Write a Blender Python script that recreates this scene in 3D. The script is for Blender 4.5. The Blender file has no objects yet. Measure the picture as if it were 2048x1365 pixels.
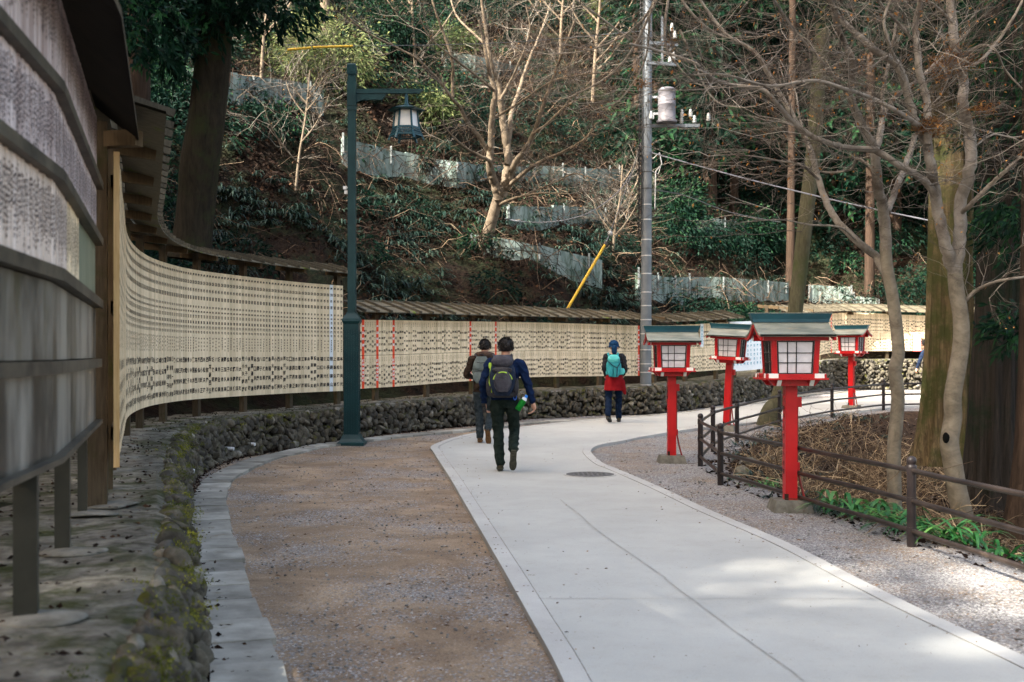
import bpy, math, random
import numpy as np
from mathutils import Vector
rng = np.random.default_rng(7)
random.seed(7)
PI = math.pi
F = 2300.0      # focal length in photo pixels
H = 1.55        # eye height
VH = 710.0      # horizon row
scene = bpy.context.scene
COL = scene.collection

# ------------------------------------------------------------------ ground
def gz(Y):
    Y = np.asarray(Y, float)
    t = np.clip(Y - 16.0, 0, 22.0)
    r = np.where(t < 2, 0.006 * t * t, 0.024 * (t - 1))
    return r
def gzf(Y): return float(gz(Y))
def G(u, v, dz=0.0):
    lo, hi = 0.5, 200.0
    for _ in range(60):
        m = (lo + hi) / 2
        if H - (v - VH) / F * m > gzf(m) + dz: lo = m
        else: hi = m
    Y = (lo + hi) / 2
    return ((u - 1024) / F * Y, Y)
def XY(u, Y): return ((u - 1024) / F * Y, Y)
def ZV(v, Y): return H - (v - VH) / F * Y
def P3(u, v, Y): return Vector(((u - 1024) / F * Y, Y, ZV(v, Y)))

def smooth_poly(pts, step=0.3):
    """Catmull-Rom through pts (any dimension), resampled evenly."""
    p = np.array(pts, float)
    p = np.vstack([2 * p[0] - p[1], p, 2 * p[-1] - p[-2]])
    out = []
    for i in range(1, len(p) - 2):
        a, b, c, d = p[i - 1], p[i], p[i + 1], p[i + 2]
        t = np.linspace(0, 1, 24, endpoint=False)[:, None]
        q = 0.5 * ((2 * b) + (-a + c) * t + (2 * a - 5 * b + 4 * c - d) * t ** 2 + (-a + 3 * b - 3 * c + d) * t ** 3)
        out.append(q)
    out.append(p[-2][None, :])
    q = np.vstack(out)
    s = np.concatenate([[0], np.cumsum(np.linalg.norm(np.diff(q[:, :2], axis=0), axis=1))])
    n = max(2, int(round(s[-1] / step)) + 1)
    ss = np.linspace(0, s[-1], n)
    return np.column_stack([np.interp(ss, s, q[:, k]) for k in range(q.shape[1])])
def arclen(q): return np.concatenate([[0], np.cumsum(np.linalg.norm(np.diff(q[:, :2], axis=0), axis=1))])
def tangents(q):
    t = np.gradient(q[:, :2], axis=0)
    return t / np.linalg.norm(t, axis=1)[:, None]
def offset(q, d):
    """positive d = to the right of travel (towards the path)"""
    t = tangents(q)
    return q[:, :2] + np.column_stack([t[:, 1], -t[:, 0]]) * d

# ------------------------------------------------------------------ mesh builder
class MB:
    def __init__(s): s.V = []; s.n = 0; s.F = {3: [], 4: []}; s.M = {3: [], 4: []}; s.T = []
    def add(s, v, f, mat=0, tone=None):
        v = np.asarray(v, float).reshape(-1, 3); f = np.asarray(f, int)
        k = f.shape[1]
        s.V.append(v); s.F[k].append(f + s.n)
        m = np.full(len(f), mat) if np.isscalar(mat) else np.asarray(mat)
        s.M[k].append(m)
        s.T.append(np.full(len(v), 0.5 if tone is None else tone) if (tone is None or np.isscalar(tone)) else np.asarray(tone, float))
        s.n += len(v)
    def box(s, c, sx, sy, sz, rz=0, mat=0, tone=None, taper=1.0, ty=None):
        """c = centre of the bottom"""
        a = np.array([[-1, -1, 0], [1, -1, 0], [1, 1, 0], [-1, 1, 0], [-1, -1, 1], [1, -1, 1], [1, 1, 1], [-1, 1, 1]], float)
        tx = taper; ty = taper if ty is None else ty
        a[4:, 0] *= tx; a[4:, 1] *= ty
        a *= np.array([sx / 2, sy / 2, sz])
        cr, sr = math.cos(rz), math.sin(rz)
        x = a[:, 0] * cr - a[:, 1] * sr; y = a[:, 0] * sr + a[:, 1] * cr
        a = np.column_stack([x, y, a[:, 2]]) + np.array(c, float)
        s.add(a, [[3, 2, 1, 0], [4, 5, 6, 7], [0, 1, 5, 4], [1, 2, 6, 5], [2, 3, 7, 6], [3, 0, 4, 7]], mat, tone)
    def bar(s, a, b, w, h, mat=0, tone=None, up=(0, 0, 1)):
        """rectangular bar from a to b, w across, h along up"""
        a = np.array(a, float); b = np.array(b, float); d = b - a; d /= np.linalg.norm(d)
        up = np.array(up, float); x = np.cross(d, up); x /= np.linalg.norm(x); z = np.cross(x, d)
        vs = []
        for p in (a, b):
            for i, j in ((-1, -1), (1, -1), (1, 1), (-1, 1)): vs.append(p + x * w / 2 * i + z * h / 2 * j)
        s.add(vs, [[0, 1, 2, 3], [7, 6, 5, 4], [0, 4, 5, 1], [1, 5, 6, 2], [2, 6, 7, 3], [3, 7, 4, 0]], mat, tone)
    def tube(s, pts, r, sides=8, mat=0, tone=None, cap=True, rough=0.0):
        P = np.array(pts, float); n = len(P)
        R = np.full(n, r) if np.isscalar(r) else np.array(r, float)
        T = np.gradient(P, axis=0); T /= (np.linalg.norm(T, axis=1)[:, None] + 1e-9)
        ref = np.array([0, 0, 1.0]) if abs(T[0][2]) < 0.9 else np.array([0, 1.0, 0])
        u = np.cross(T[0], ref); u /= np.linalg.norm(u)
        ang = np.arange(sides) * 2 * PI / sides
        vs = []
        for i in range(n):
            u = u - T[i] * np.dot(u, T[i]); u /= (np.linalg.norm(u) + 1e-9)
            w = np.cross(T[i], u)
            rr = R[i] * (1 + (rng.uniform(-rough, rough, sides) if rough else 0))
            vs.append(P[i] + (np.cos(ang) * rr)[:, None] * u + (np.sin(ang) * rr)[:, None] * w)
        vs = np.vstack(vs)
        f = []
        for i in range(n - 1):
            for k in range(sides):
                k2 = (k + 1) % sides
                f.append([i * sides + k, i * sides + k2, (i + 1) * sides + k2, (i + 1) * sides + k])
        s.add(vs, f, mat, tone)
        if cap:
            for i, e in ((0, -1), (n - 1, 1)):
                c = P[i] + T[i] * 0.0
                ring = vs[i * sides:(i + 1) * sides]
                vv = np.vstack([ring, c]); ff = [[(k + 1) % sides, k, sides] if e < 0 else [k, (k + 1) % sides, sides] for k in range(sides)]
                s.add(vv, ff, mat, tone)
    def loft(s, rings, sides=16, mat=0, tone=None, cap=True):
        """rings: (x, y, z, rx, ry) stacked along z, closed"""
        ang = np.arange(sides) * 2 * PI / sides
        vs = np.vstack([np.column_stack([x + np.cos(ang) * rx, y + np.sin(ang) * ry, np.full(sides, z)]) for x, y, z, rx, ry in rings])
        f = []
        for i in range(len(rings) - 1):
            for k in range(sides):
                k2 = (k + 1) % sides
                f.append([i * sides + k, i * sides + k2, (i + 1) * sides + k2, (i + 1) * sides + k])
        s.add(vs, f, mat, tone)
        if cap:
            n = len(rings)
            for i, e in ((0, -1), (n - 1, 1)):
                ring = vs[i * sides:(i + 1) * sides]; c = ring.mean(0)
                s.add(np.vstack([ring, c]), [[(k + 1) % sides, k, sides] if e < 0 else [k, (k + 1) % sides, sides] for k in range(sides)], mat, tone)
    def build(s, name, mats, parent=None, smooth=False, origin=None):
        me = bpy.data.meshes.new(name)
        V = np.vstack(s.V) if s.V else np.zeros((0, 3))
        T = np.concatenate(s.T)
        if origin is None and parent is not None: origin = parent.location
        if origin is not None: V = V - np.array(origin, float)
        f3 = np.vstack(s.F[3]) if s.F[3] else np.zeros((0, 3), int)
        f4 = np.vstack(s.F[4]) if s.F[4] else np.zeros((0, 4), int)
        m = np.concatenate([x for x in s.M[3]] + [x for x in s.M[4]]).astype(np.int32)
        me.vertices.add(len(V)); me.vertices.foreach_set('co', V.astype(np.float32).ravel())
        loops = np.concatenate([f3.ravel(), f4.ravel()]).astype(np.int32)
        me.loops.add(len(loops)); me.loops.foreach_set('vertex_index', loops)
        npoly = len(f3) + len(f4)
        me.polygons.add(npoly)
        st = np.concatenate([np.arange(len(f3)) * 3, len(f3) * 3 + np.arange(len(f4)) * 4]).astype(np.int32)
        me.polygons.foreach_set('loop_start', st)
        me.polygons.foreach_set('material_index', m)
        me.polygons.foreach_set('use_smooth', np.full(npoly, bool(smooth)))
        at = me.attributes.new('tone', 'FLOAT', 'POINT'); at.data.foreach_set('value', T.astype(np.float32))
        me.update(calc_edges=True)
        for mt in (mats if isinstance(mats, (list, tuple)) else [mats]): me.materials.append(mt)
        o = bpy.data.objects.new(name, me); COL.objects.link(o)
        if parent is not None: o.parent = parent
        elif origin is not None: o.location = origin
        return o

def tubes_batch(mb, P, R, sides=3, mat=0, tone=None):
    """P (N,K,3), R (N,K): many thin tubes at once"""
    N, K, _ = P.shape
    T = np.gradient(P, axis=1); T /= (np.linalg.norm(T, axis=2, keepdims=True) + 1e-9)
    ref = rng.normal(size=(N, 1, 3))
    U = np.cross(T, ref); U /= (np.linalg.norm(U, axis=2, keepdims=True) + 1e-9)
    W = np.cross(T, U)
    ang = np.arange(sides) * 2 * PI / sides
    V = P[:, :, None, :] + R[:, :, None, None] * (np.cos(ang)[None, None, :, None] * U[:, :, None, :] + np.sin(ang)[None, None, :, None] * W[:, :, None, :])
    base = (np.arange(N) * K * sides)[:, None, None]
    i = np.arange(K - 1)[None, :, None] * sides; k = np.arange(sides)[None, None, :]; k2 = (k + 1) % sides
    f = np.stack([base + i + k, base + i + k2, base + i + sides + k2, base + i + sides + k], -1).reshape(-1, 4)
    tn = None if tone is None else np.repeat(tone, K * sides)
    mb.add(V.reshape(-1, 3), f, mat, tn)
def leaves_batch(mb, C, D, L, Wd, mat=0, tone=None, droop=0.15):
    """rhombic leaves: base C, direction D, length L, width Wd"""
    N = len(C)
    D = D / (np.linalg.norm(D, axis=1, keepdims=True) + 1e-9)
    S = np.cross(D, rng.normal(size=(N, 3))); S /= (np.linalg.norm(S, axis=1, keepdims=True) + 1e-9)
    L = np.broadcast_to(L, (N,))[:, None]; Wd = np.broadcast_to(Wd, (N,))[:, None]
    mid = C + D * L * 0.45
    tip = C + D * L - np.array([0, 0, 1.0]) * L * droop
    V = np.stack([C, mid + S * Wd / 2, tip, mid - S * Wd / 2], 1).reshape(-1, 3)
    f = np.arange(N * 4).reshape(-1, 4)
    mb.add(V, f, mat, None if tone is None else np.repeat(tone, 4))
def blades_batch(mb, C, A, L, Wd, rise=0.8, K=5, mat=0, tone=None, droop=1.0):
    """arching blades: base C, azimuth A, length L"""
    N = len(C); t = np.linspace(0, 1, K)[None, :]
    L = np.broadcast_to(L, (N,))[:, None]; Wd = np.broadcast_to(Wd, (N,))[:, None]
    rise = np.broadcast_to(rise, (N,))[:, None]
    out = L * (t * 0.75)
    up = L * (rise * t - droop * rise * 0.95 * t ** 2.2)
    P = C[:, None, :] + np.stack([np.cos(A)[:, None] * out, np.sin(A)[:, None] * out, up], -1)
    S = np.stack([-np.sin(A), np.cos(A), np.zeros(N)], -1)[:, None, :]
    w = Wd * (np.sin(np.clip(t * 0.93 + 0.07, 0, 1) * PI) ** 0.6) * 0.5
    V = np.stack([P - S * w[:, :, None], P + S * w[:, :, None]], 2)
    base = (np.arange(N) * K * 2)[:, None]; i = np.arange(K - 1)[None, :] * 2
    f = np.stack([base + i, base + i + 1, base + i + 3, base + i + 2], -1).reshape(-1, 4)
    mb.add(V.reshape(-1, 3), f, mat, None if tone is None else np.repeat(tone, K * 2))

def tag(o, label=None, cat=None, group=None, kind=None):
    if label: o['label'] = label
    if cat: o['category'] = cat
    if group: o['group'] = group
    if kind: o['kind'] = kind
    return o
def thing(name, loc, label, cat, group=None, rz=0.0):
    o = bpy.data.objects.new(name, None); COL.objects.link(o)
    o.location = loc; o.rotation_euler = (0, 0, rz); o.empty_display_size = 0.1
    return tag(o, label, cat, group)
def copy_tree(o, parent=None):
    c = o.copy(); COL.objects.link(c)
    if parent is not None: c.parent = parent
    for ch in list(o.children):
        if ch.users_collection: copy_tree(ch, c)
    return c

# ------------------------------------------------------------------ materials
def nodemat(name):
    m = bpy.data.materials.new(name); m.use_nodes = True
    nt = m.node_tree; b = nt.nodes['Principled BSDF']
    return m, nt, b
def N(nt, t, **kw):
    n = nt.nodes.new(t)
    for k, v in kw.items(): setattr(n, k, v)
    return n
def ramp(nt, stops, fac):
    r = N(nt, 'ShaderNodeValToRGB'); e = r.color_ramp.elements
    e[0].position = stops[0][0]; e[0].color = (*stops[0][1], 1)
    e[1].position = stops[-1][0]; e[1].color = (*stops[-1][1], 1)
    for p, c in stops[1:-1]:
        x = e.new(p); x.color = (*c, 1)
    nt.links.new(fac, r.inputs[0]); return r.outputs[0]
def noise(nt, scale, detail=4, rough=0.6, vec=None, dist=0.0):
    n = N(nt, 'ShaderNodeTexNoise'); n.inputs['Scale'].default_value = scale
    n.inputs['Detail'].default_value = detail; n.inputs['Roughness'].default_value = rough; n.inputs['Distortion'].default_value = dist
    if vec is not None: nt.links.new(vec, n.inputs['Vector'])
    return n.outputs['Fac']
def coords(nt, scale=(1, 1, 1), kind='Object'):
    c = N(nt, 'ShaderNodeTexCoord'); m = N(nt, 'ShaderNodeMapping'); m.inputs['Scale'].default_value = scale
    nt.links.new(c.outputs[kind], m.inputs['Vector']); return m.outputs[0]
def mix(nt, a, b, fac, blend='MIX'):
    m = N(nt, 'ShaderNodeMix', data_type='RGBA', blend_type=blend)
    for s, x in ((0, fac), (6, a), (7, b)):
        if hasattr(x, 'links'): nt.links.new(x, m.inputs[s])
        elif isinstance(x, (tuple, list)): m.inputs[s].default_value = (*x[:3], 1)
        else: m.inputs[s].default_value = x
    return m.outputs[2]
def bump(nt, b, h, strength=0.4, dist=0.01):
    n = N(nt, 'ShaderNodeBump'); n.inputs['Strength'].default_value = strength; n.inputs['Distance'].default_value = dist
    nt.links.new(h, n.inputs['Height']); nt.links.new(n.outputs[0], b.inputs['Normal'])
def tonefac(nt):
    a = N(nt, 'ShaderNodeAttribute', attribute_name='tone'); return a.outputs['Fac']
def simple(name, c1, c2=None, scale=6, detail=5, rough=0.7, bs=0.2, bscale=None, bd=0.01, stretch=(1, 1, 1), metal=0.0, tone=None, spec=0.5, lo=0.35, hi=0.65, c3=None, c3scale=1.5, c3lo=0.55, c3hi=0.65):
    m, nt, b = nodemat(name)
    vec = coords(nt, stretch)
    c2 = c2 or c1
    col = ramp(nt, [(lo, c1), (hi, c2)], noise(nt, scale, detail, vec=vec))
    if c3:
        f = ramp(nt, [(c3lo, (0, 0, 0)), (c3hi, (1, 1, 1))], noise(nt, c3scale, 6, 0.7, vec=vec))
        col = mix(nt, col, c3, f)
    if tone:
        f = ramp(nt, [(0.0, tone[0]), (1.0, tone[1])], tonefac(nt))
        col = mix(nt, col, f, 1.0, 'MULTIPLY')
    nt.links.new(col, b.inputs['Base Color'])
    b.inputs['Roughness'].default_value = rough; b.inputs['Metallic'].default_value = metal
    b.inputs['Specular IOR Level'].default_value = spec
    if bs: bump(nt, b, noise(nt, bscale or scale * 4, 5, vec=vec), bs, bd)
    return m
def leafmat(name, c1, c2, c3=None, rough=0.55, trans=0.25, spec=0.4):
    m, nt, b = nodemat(name)
    st = [(0.0, c1), (1.0, c2)] if c3 is None else [(0.0, c1), (0.55, c2), (1.0, c3)]
    col = ramp(nt, st, tonefac(nt))
    nt.links.new(col, b.inputs['Base Color']); b.inputs['Roughness'].default_value = rough
    b.inputs['Specular IOR Level'].default_value = spec
    t = N(nt, 'ShaderNodeBsdfTranslucent'); nt.links.new(col, t.inputs['Color'])
    mx = N(nt, 'ShaderNodeMixShader'); mx.inputs[0].default_value = trans
    out = nt.nodes['Material Output']
    nt.links.new(b.outputs[0], mx.inputs[1]); nt.links.new(t.outputs[0], mx.inputs[2]); nt.links.new(mx.outputs[0], out.inputs['Surface'])
    return m

M = {}
# dirt and gravel
def gravel_mat():
    m, nt, b = nodemat('dirt_and_gravel')
    v = coords(nt)
    vor = N(nt, 'ShaderNodeTexVoronoi'); vor.inputs['Scale'].default_value = 85; nt.links.new(v, vor.inputs['Vector'])
    sep = N(nt, 'ShaderNodeSeparateColor'); nt.links.new(vor.outputs['Color'], sep.inputs[0])
    stone = ramp(nt, [(0.0, (0.09, 0.087, 0.086)), (0.5, (0.21, 0.205, 0.205)), (0.88, (0.34, 0.332, 0.325)), (1.0, (0.5, 0.48, 0.45))], sep.outputs[0])
    dirt = ramp(nt, [(0.3, (0.125, 0.086, 0.058)), (0.5, (0.225, 0.163, 0.11)), (0.72, (0.38, 0.295, 0.205))], noise(nt, 1.3, 10, 0.75, vec=v, dist=0.6))
    fine = ramp(nt, [(0.35, (0.6, 0.6, 0.6)), (0.65, (1.35, 1.35, 1.35))], noise(nt, 90, 3, 0.8, vec=v))
    dirt = mix(nt, dirt, fine, 1.0, 'MULTIPLY')
    # gravel cover: patchy; thicker on the right-hand side of the place (x)
    sx = N(nt, 'ShaderNodeSeparateXYZ'); nt.links.new(v, sx.inputs[0])
    gx = ramp(nt, [(0.0, (0.0,) * 3), (0.1, (0.0,) * 3), (0.3, (0.21,) * 3), (1.0, (0.21,) * 3)], N_map(nt, sx.outputs[0], -1.0, 6.0))
    cover = N(nt, 'ShaderNodeMath', operation='ADD'); nt.links.new(noise(nt, 0.9, 6, 0.65, vec=v), cover.inputs[0]); nt.links.new(gx, cover.inputs[1])
    pat = N(nt, 'ShaderNodeMath', operation='ADD'); nt.links.new(cover.outputs[0], pat.inputs[0]); 
    sc = N(nt, 'ShaderNodeMath', operation='MULTIPLY'); nt.links.new(sep.outputs[1], sc.inputs[0]); sc.inputs[1].default_value = 0.35
    nt.links.new(sc.outputs[0], pat.inputs[1])
    f = ramp(nt, [(0.71, (0, 0, 0)), (0.84, (1, 1, 1))], pat.outputs[0])
    col = mix(nt, dirt, stone, f)
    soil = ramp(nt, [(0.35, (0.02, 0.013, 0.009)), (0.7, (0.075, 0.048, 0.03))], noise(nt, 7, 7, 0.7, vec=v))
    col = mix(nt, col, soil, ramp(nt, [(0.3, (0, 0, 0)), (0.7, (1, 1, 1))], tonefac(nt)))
    nt.links.new(col, b.inputs['Base Color']); b.inputs['Roughness'].default_value = 0.9; b.inputs['Specular IOR Level'].default_value = 0.25
    hh = N(nt, 'ShaderNodeMath', operation='SUBTRACT'); hh.inputs[0].default_value = 1; nt.links.new(vor.outputs['Distance'], hh.inputs[1])
    h2 = N(nt, 'ShaderNodeMath', operation='MULTIPLY'); nt.links.new(hh.outputs[0], h2.inputs[0]); nt.links.new(f, h2.inputs[1])
    h3 = N(nt, 'ShaderNodeMath', operation='ADD'); nt.links.new(h2.outputs[0], h3.inputs[0]); nt.links.new(noise(nt, 30, 6, 0.8, vec=v), h3.inputs[1])
    bump(nt, b, h3.outputs[0], 0.9, 0.012)
    return m
def N_map(nt, x, a, b_):
    n = N(nt, 'ShaderNodeMapRange'); nt.links.new(x, n.inputs[0]); n.inputs[1].default_value = a; n.inputs[2].default_value = b_
    return n.outputs[0]
M['gravel'] = gravel_mat()
def concrete_mat(name, base, dark, speck=0.5, bs=0.25, joints=None):
    m, nt, b = nodemat(name); v = coords(nt)
    a = ramp(nt, [(0.3, dark), (0.7, base)], noise(nt, 0.9, 8, 0.62, vec=v))
    s = ramp(nt, [(0.3, (0.78,) * 3), (0.5, (1, 1, 1)), (0.75, (1.1,) * 3)], noise(nt, 150, 3, 0.8, vec=v))
    col = mix(nt, a, s, speck, 'MULTIPLY')
    st = ramp(nt, [(0.50, (1, 1, 1)), (0.62, (0.93, 0.925, 0.91)), (0.78, (0.74, 0.725, 0.70))], noise(nt, 5.5, 12, 0.85, vec=v))
    tr = ramp(nt, [(0.35, (0.93,) * 3), (0.65, (1.03,) * 3)], noise(nt, 0.35, 6, 0.6, vec=v)); col = mix(nt, col, tr, 1.0, 'MULTIPLY')
    pit = ramp(nt, [(0.70, (1, 1, 1)), (0.76, (0.55, 0.53, 0.5))], noise(nt, 38, 2, 0.5, vec=v)); col = mix(nt, col, pit, 0.6, 'MULTIPLY')
    col = mix(nt, col, st, 0.8, 'MULTIPLY')
    nt.links.new(col, b.inputs['Base Color']); b.inputs['Roughness'].default_value = 0.82; b.inputs['Specular IOR Level'].default_value = 0.3
    bump(nt, b, noise(nt, 160, 4, 0.8, vec=v), bs, 0.004)
    return m
M['path'] = concrete_mat('pale_path_concrete', (0.40, 0.40, 0.373), (0.335, 0.335, 0.312))
M['kerb'] = concrete_mat('kerb_concrete', (0.44, 0.435, 0.41), (0.33, 0.325, 0.305), 0.8)
M['slab'] = simple('paving_slab', (0.16, 0.152, 0.132), (0.30, 0.29, 0.255), 3, 7, 0.85, 0.5, 60, 0.006, tone=((0.72,) * 3, (1.35,) * 3), c3=(0.16, 0.14, 0.10), c3scale=5, c3lo=0.56, c3hi=0.72)
M['joint'] = simple('joint_filler', (0.20, 0.19, 0.17), (0.36, 0.35, 0.32), 5)
M['ledge'] = simple('mossy_ledge_concrete', (0.05, 0.046, 0.036), (0.165, 0.155, 0.13), 9, 10, 0.9, 0.8, 26, 0.02, c3=(0.03, 0.034, 0.011), c3scale=2.6, c3lo=0.47, c3hi=0.62)
def stone_mat():
    m, nt, b = nodemat('wall_stone'); v = coords(nt)
    a = ramp(nt, [(0.25, (0.03, 0.029, 0.024)), (0.5, (0.09, 0.084, 0.07)), (0.8, (0.21, 0.195, 0.17))], noise(nt, 9, 8, 0.7, vec=v))
    t = ramp(nt, [(0, (0.55, 0.55, 0.58)), (0.8, (1.15, 1.1, 1.0)), (1.0, (2.0, 2.0, 2.0))], tonefac(nt))
    a = mix(nt, a, t, 1.0, 'MULTIPLY')
    ge = N(nt, 'ShaderNodeNewGeometry'); sp = N(nt, 'ShaderNodeSeparateXYZ'); nt.links.new(ge.outputs['Normal'], sp.inputs[0])
    up = N_map(nt, sp.outputs[2], -0.3, 1.0)
    mo = N(nt, 'ShaderNodeMath', operation='ADD'); nt.links.new(noise(nt, 3.5, 7, 0.7, vec=v), mo.inputs[0])
    u2 = N(nt, 'ShaderNodeMath', operation='MULTIPLY'); nt.links.new(up, u2.inputs[0]); u2.inputs[1].default_value = 0.22; nt.links.new(u2.outputs[0], mo.inputs[1])
    f = ramp(nt, [(0.66, (0, 0, 0)), (0.78, (1, 1, 1))], mo.outputs[0])
    moss = ramp(nt, [(0.3, (0.018, 0.024, 0.007)), (0.7, (0.075, 0.072, 0.017))], noise(nt, 14, 5, vec=v))
    col = mix(nt, a, moss, f)
    nt.links.new(col, b.inputs['Base Color']); b.inputs['Roughness'].default_value = 0.92; b.inputs['Specular IOR Level'].default_value = 0.2
    bump(nt, b, noise(nt, 38, 7, 0.75, vec=v), 0.8, 0.02)
    return m
M['stone'] = stone_mat()
M['mortar'] = simple('wall_mortar', (0.02, 0.02, 0.016), (0.055, 0.05, 0.04), 10, 6, 0.95, 0.8, 30, 0.02)
M['pvc'] = simple('drain_plastic', (0.5, 0.5, 0.5), rough=0.4, bs=0)
def wood_mat(name, c1, c2, tone=((0.75,) * 3, (1.18,) * 3), sc=5.0, rough=0.7, axis='z', moss=None, ml=0.5, mh=0.65):
    m, nt, b = nodemat(name)
    st = {'z': (14, 14, 1.0), 'x': (1, 14, 14), 'y': (14, 1, 14)}[axis]
    v = coords(nt, st); v2 = coords(nt)
    col = ramp(nt, [(0.25, c1), (0.75, c2)], noise(nt, sc, 7, 0.65, vec=v, dist=0.5))
    t = ramp(nt, [(0, tone[0]), (1, tone[1])], tonefac(nt)); col = mix(nt, col, t, 1.0, 'MULTIPLY')
    if moss:
        f = ramp(nt, [(ml, (0, 0, 0)), (mh, (1, 1, 1))], noise(nt, 2.6, 7, 0.7, vec=v2)); col = mix(nt, col, moss, f)
    nt.links.new(col, b.inputs['Base Color']); b.inputs['Roughness'].default_value = rough; b.inputs['Specular IOR Level'].default_value = 0.3
    bump(nt, b, noise(nt, sc * 3, 5, 0.7, vec=v), 0.3, 0.004)
    return m
M['tab'] = wood_mat('new_tablet_wood', (0.60, 0.47, 0.295), (0.79, 0.665, 0.47), ((0.74, 0.72, 0.68), (1.15, 1.15, 1.17)))
M['tab_edge'] = wood_mat('plank_edge', (0.40, 0.23, 0.09), (0.62, 0.42, 0.20))
M['tab_old'] = wood_mat('weathered_tablet_wood', (0.36, 0.285, 0.255), (0.60, 0.51, 0.475), ((0.62, 0.56, 0.55), (1.15, 1.18, 1.22)))
M['tab_mid'] = wood_mat('pale_pink_tablet_wood', (0.48, 0.39, 0.32), (0.72, 0.62, 0.53), ((0.8, 0.76, 0.72), (1.1, 1.1, 1.14)))
M['tab_white'] = simple('white_board', (0.62, 0.66, 0.69), (0.70, 0.735, 0.76), 3, rough=0.5, bs=0)
M['tab_red'] = simple('vermilion_tablet', (0.62, 0.045, 0.012), (0.72, 0.06, 0.015), 5, rough=0.5, bs=0.1)
M['ink'] = simple('ink', (0.017, 0.017, 0.018), (0.05, 0.045, 0.04), 20, rough=0.6, bs=0)
M['ink_old'] = simple('faded_ink', (0.022, 0.016, 0.018), (0.06, 0.042, 0.042), 9, rough=0.7, bs=0)
M['ink_white'] = simple('white_lettering', (0.75, 0.72, 0.70), rough=0.6, bs=0)
M['ink_blue'] = simple('blue_lettering', (0.03, 0.22, 0.34), (0.10, 0.36, 0.42), 8, rough=0.6, bs=0)
M['frame'] = wood_mat('old_dark_timber', (0.028, 0.021, 0.013), (0.085, 0.065, 0.042), ((0.7,) * 3, (1.25,) * 3), 4, moss=(0.035, 0.038, 0.013), ml=0.52, mh=0.68)
M['roofwood'] = wood_mat('weathered_roof_board', (0.05, 0.044, 0.031), (0.17, 0.152, 0.11), ((0.7,) * 3, (1.3,) * 3), 4, axis='x', moss=(0.10, 0.14, 0.012), ml=0.60, mh=0.68)
M['batten'] = wood_mat('roof_batten_wood', (0.03, 0.026, 0.019), (0.10, 0.09, 0.067), ((0.6,) * 3, (1.2,) * 3), 5)
M['beam'] = wood_mat('bracket_beam', (0.04, 0.028, 0.016), (0.10, 0.07, 0.038))
M['sheet'] = simple('weathered_highlit_sheet', (0.022, 0.021, 0.016), (0.26, 0.25, 0.22), 1.6, 9, 0.38, 0.15, 20, 0.004, stretch=(1.6, 1.6, 0.5), metal=0.35, tone=((0.75,) * 3, (1.2,) * 3), c3=(0.055, 0.05, 0.022), c3scale=2.2, c3lo=0.55, c3hi=0.75, lo=0.38, hi=0.62)  # weathering stains; pale blotches also stand in for highlights on the metal
M['sheet_green'] = simple('green_metal_sheet', (0.13, 0.15, 0.10), (0.19, 0.21, 0.145), 2, 6, 0.45, 0.1, stretch=(3, 3, 1))
M['steelrail'] = simple('brown_rail', (0.03, 0.025, 0.018), (0.085, 0.072, 0.05), 5, 6, 0.5, 0.2, metal=0.2)
M['leg'] = simple('olive_steel_leg', (0.022, 0.022, 0.016), (0.04, 0.038, 0.028), 3, 6, 0.5, 0.1)
M['black_under'] = simple('shade_black', (0.003, 0.003, 0.003), (0.007, 0.006, 0.005), 4, 6, 0.8, 0.2)  # near black carries the shade under the shelter roof
M['pad'] = simple('footing_concrete', (0.08, 0.077, 0.062), (0.17, 0.162, 0.14), 8, 6, 0.9, 0.5)
# ================================================================== CURVES OF THE PLACE
near_ext = [(-0.85, -1.0), (-0.92, 1.0), (-1.02, 2.6), (-1.22, 4.1)]
bp = [(370, 1365), (373, 1200), (360, 1090), (364, 1010), (385, 955), (462, 919), (568, 901), (675, 885), (723, 876), (835, 863), (944, 852), (1067, 838),
      (1240, 831), (1320, 827), (1451, 810), (1560, 794), (1662, 781), (1760, 780), (1852, 780)]
zt_uv = [.58, .58, .58, .59, .60, .61, .61, .62, .63, .68, .72, .77, .83, .84, .90, 1.08, 1.39, 1.41, 1.42]
WB = [(x, y, .58) for x, y in near_ext] + [(*G(u, v), z) for (u, v), z in zip(bp, zt_uv)]
xe, ye, _ = WB[-1]
WB += [(xe + 4, ye + 0.3, 1.42), (xe + 10, ye + 0.5, 1.42), (xe + 30, ye + 1.0, 1.42)]
WB = smooth_poly(WB, 0.25)          # x, y, ledge height; travels away from the camera, hill on its left
WS = arclen(WB)
def sdist(X, Y):
    """signed distance behind the wall base (positive on the hill) and ledge height there"""
    X = np.atleast_1d(np.asarray(X, float)); Y = np.atleast_1d(np.asarray(Y, float))
    best = np.full(X.shape, 1e9); sg = np.zeros(X.shape); zt = np.zeros(X.shape)
    A = WB[::2]
    for i in range(len(A) - 1):
        a = A[i]; b = A[i + 1]; d = b[:2] - a[:2]; L2 = d @ d
        t = np.clip(((X - a[0]) * d[0] + (Y - a[1]) * d[1]) / L2, 0, 1)
        dx = X - (a[0] + t * d[0]); dy = Y - (a[1] + t * d[1])
        dd = dx * dx + dy * dy; m = dd < best
        best = np.where(m, dd, best); sg = np.where(m, np.sign(d[0] * dy - d[1] * dx), sg)
        zt = np.where(m, a[2] + t * (b[2] - a[2]), zt)
    return np.sqrt(best) * sg, zt
def wob(X, Y):
    return (0.35 * np.sin(X * 0.9 + 1.3 * np.sin(Y * 0.5)) + 0.3 * np.sin(Y * 0.8 + X * 0.35) + 0.05 * np.sin(X * 2.3 + Y * 1.7) + 0.04 * np.sin(X * 3.1 - Y * 2.9))
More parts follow.
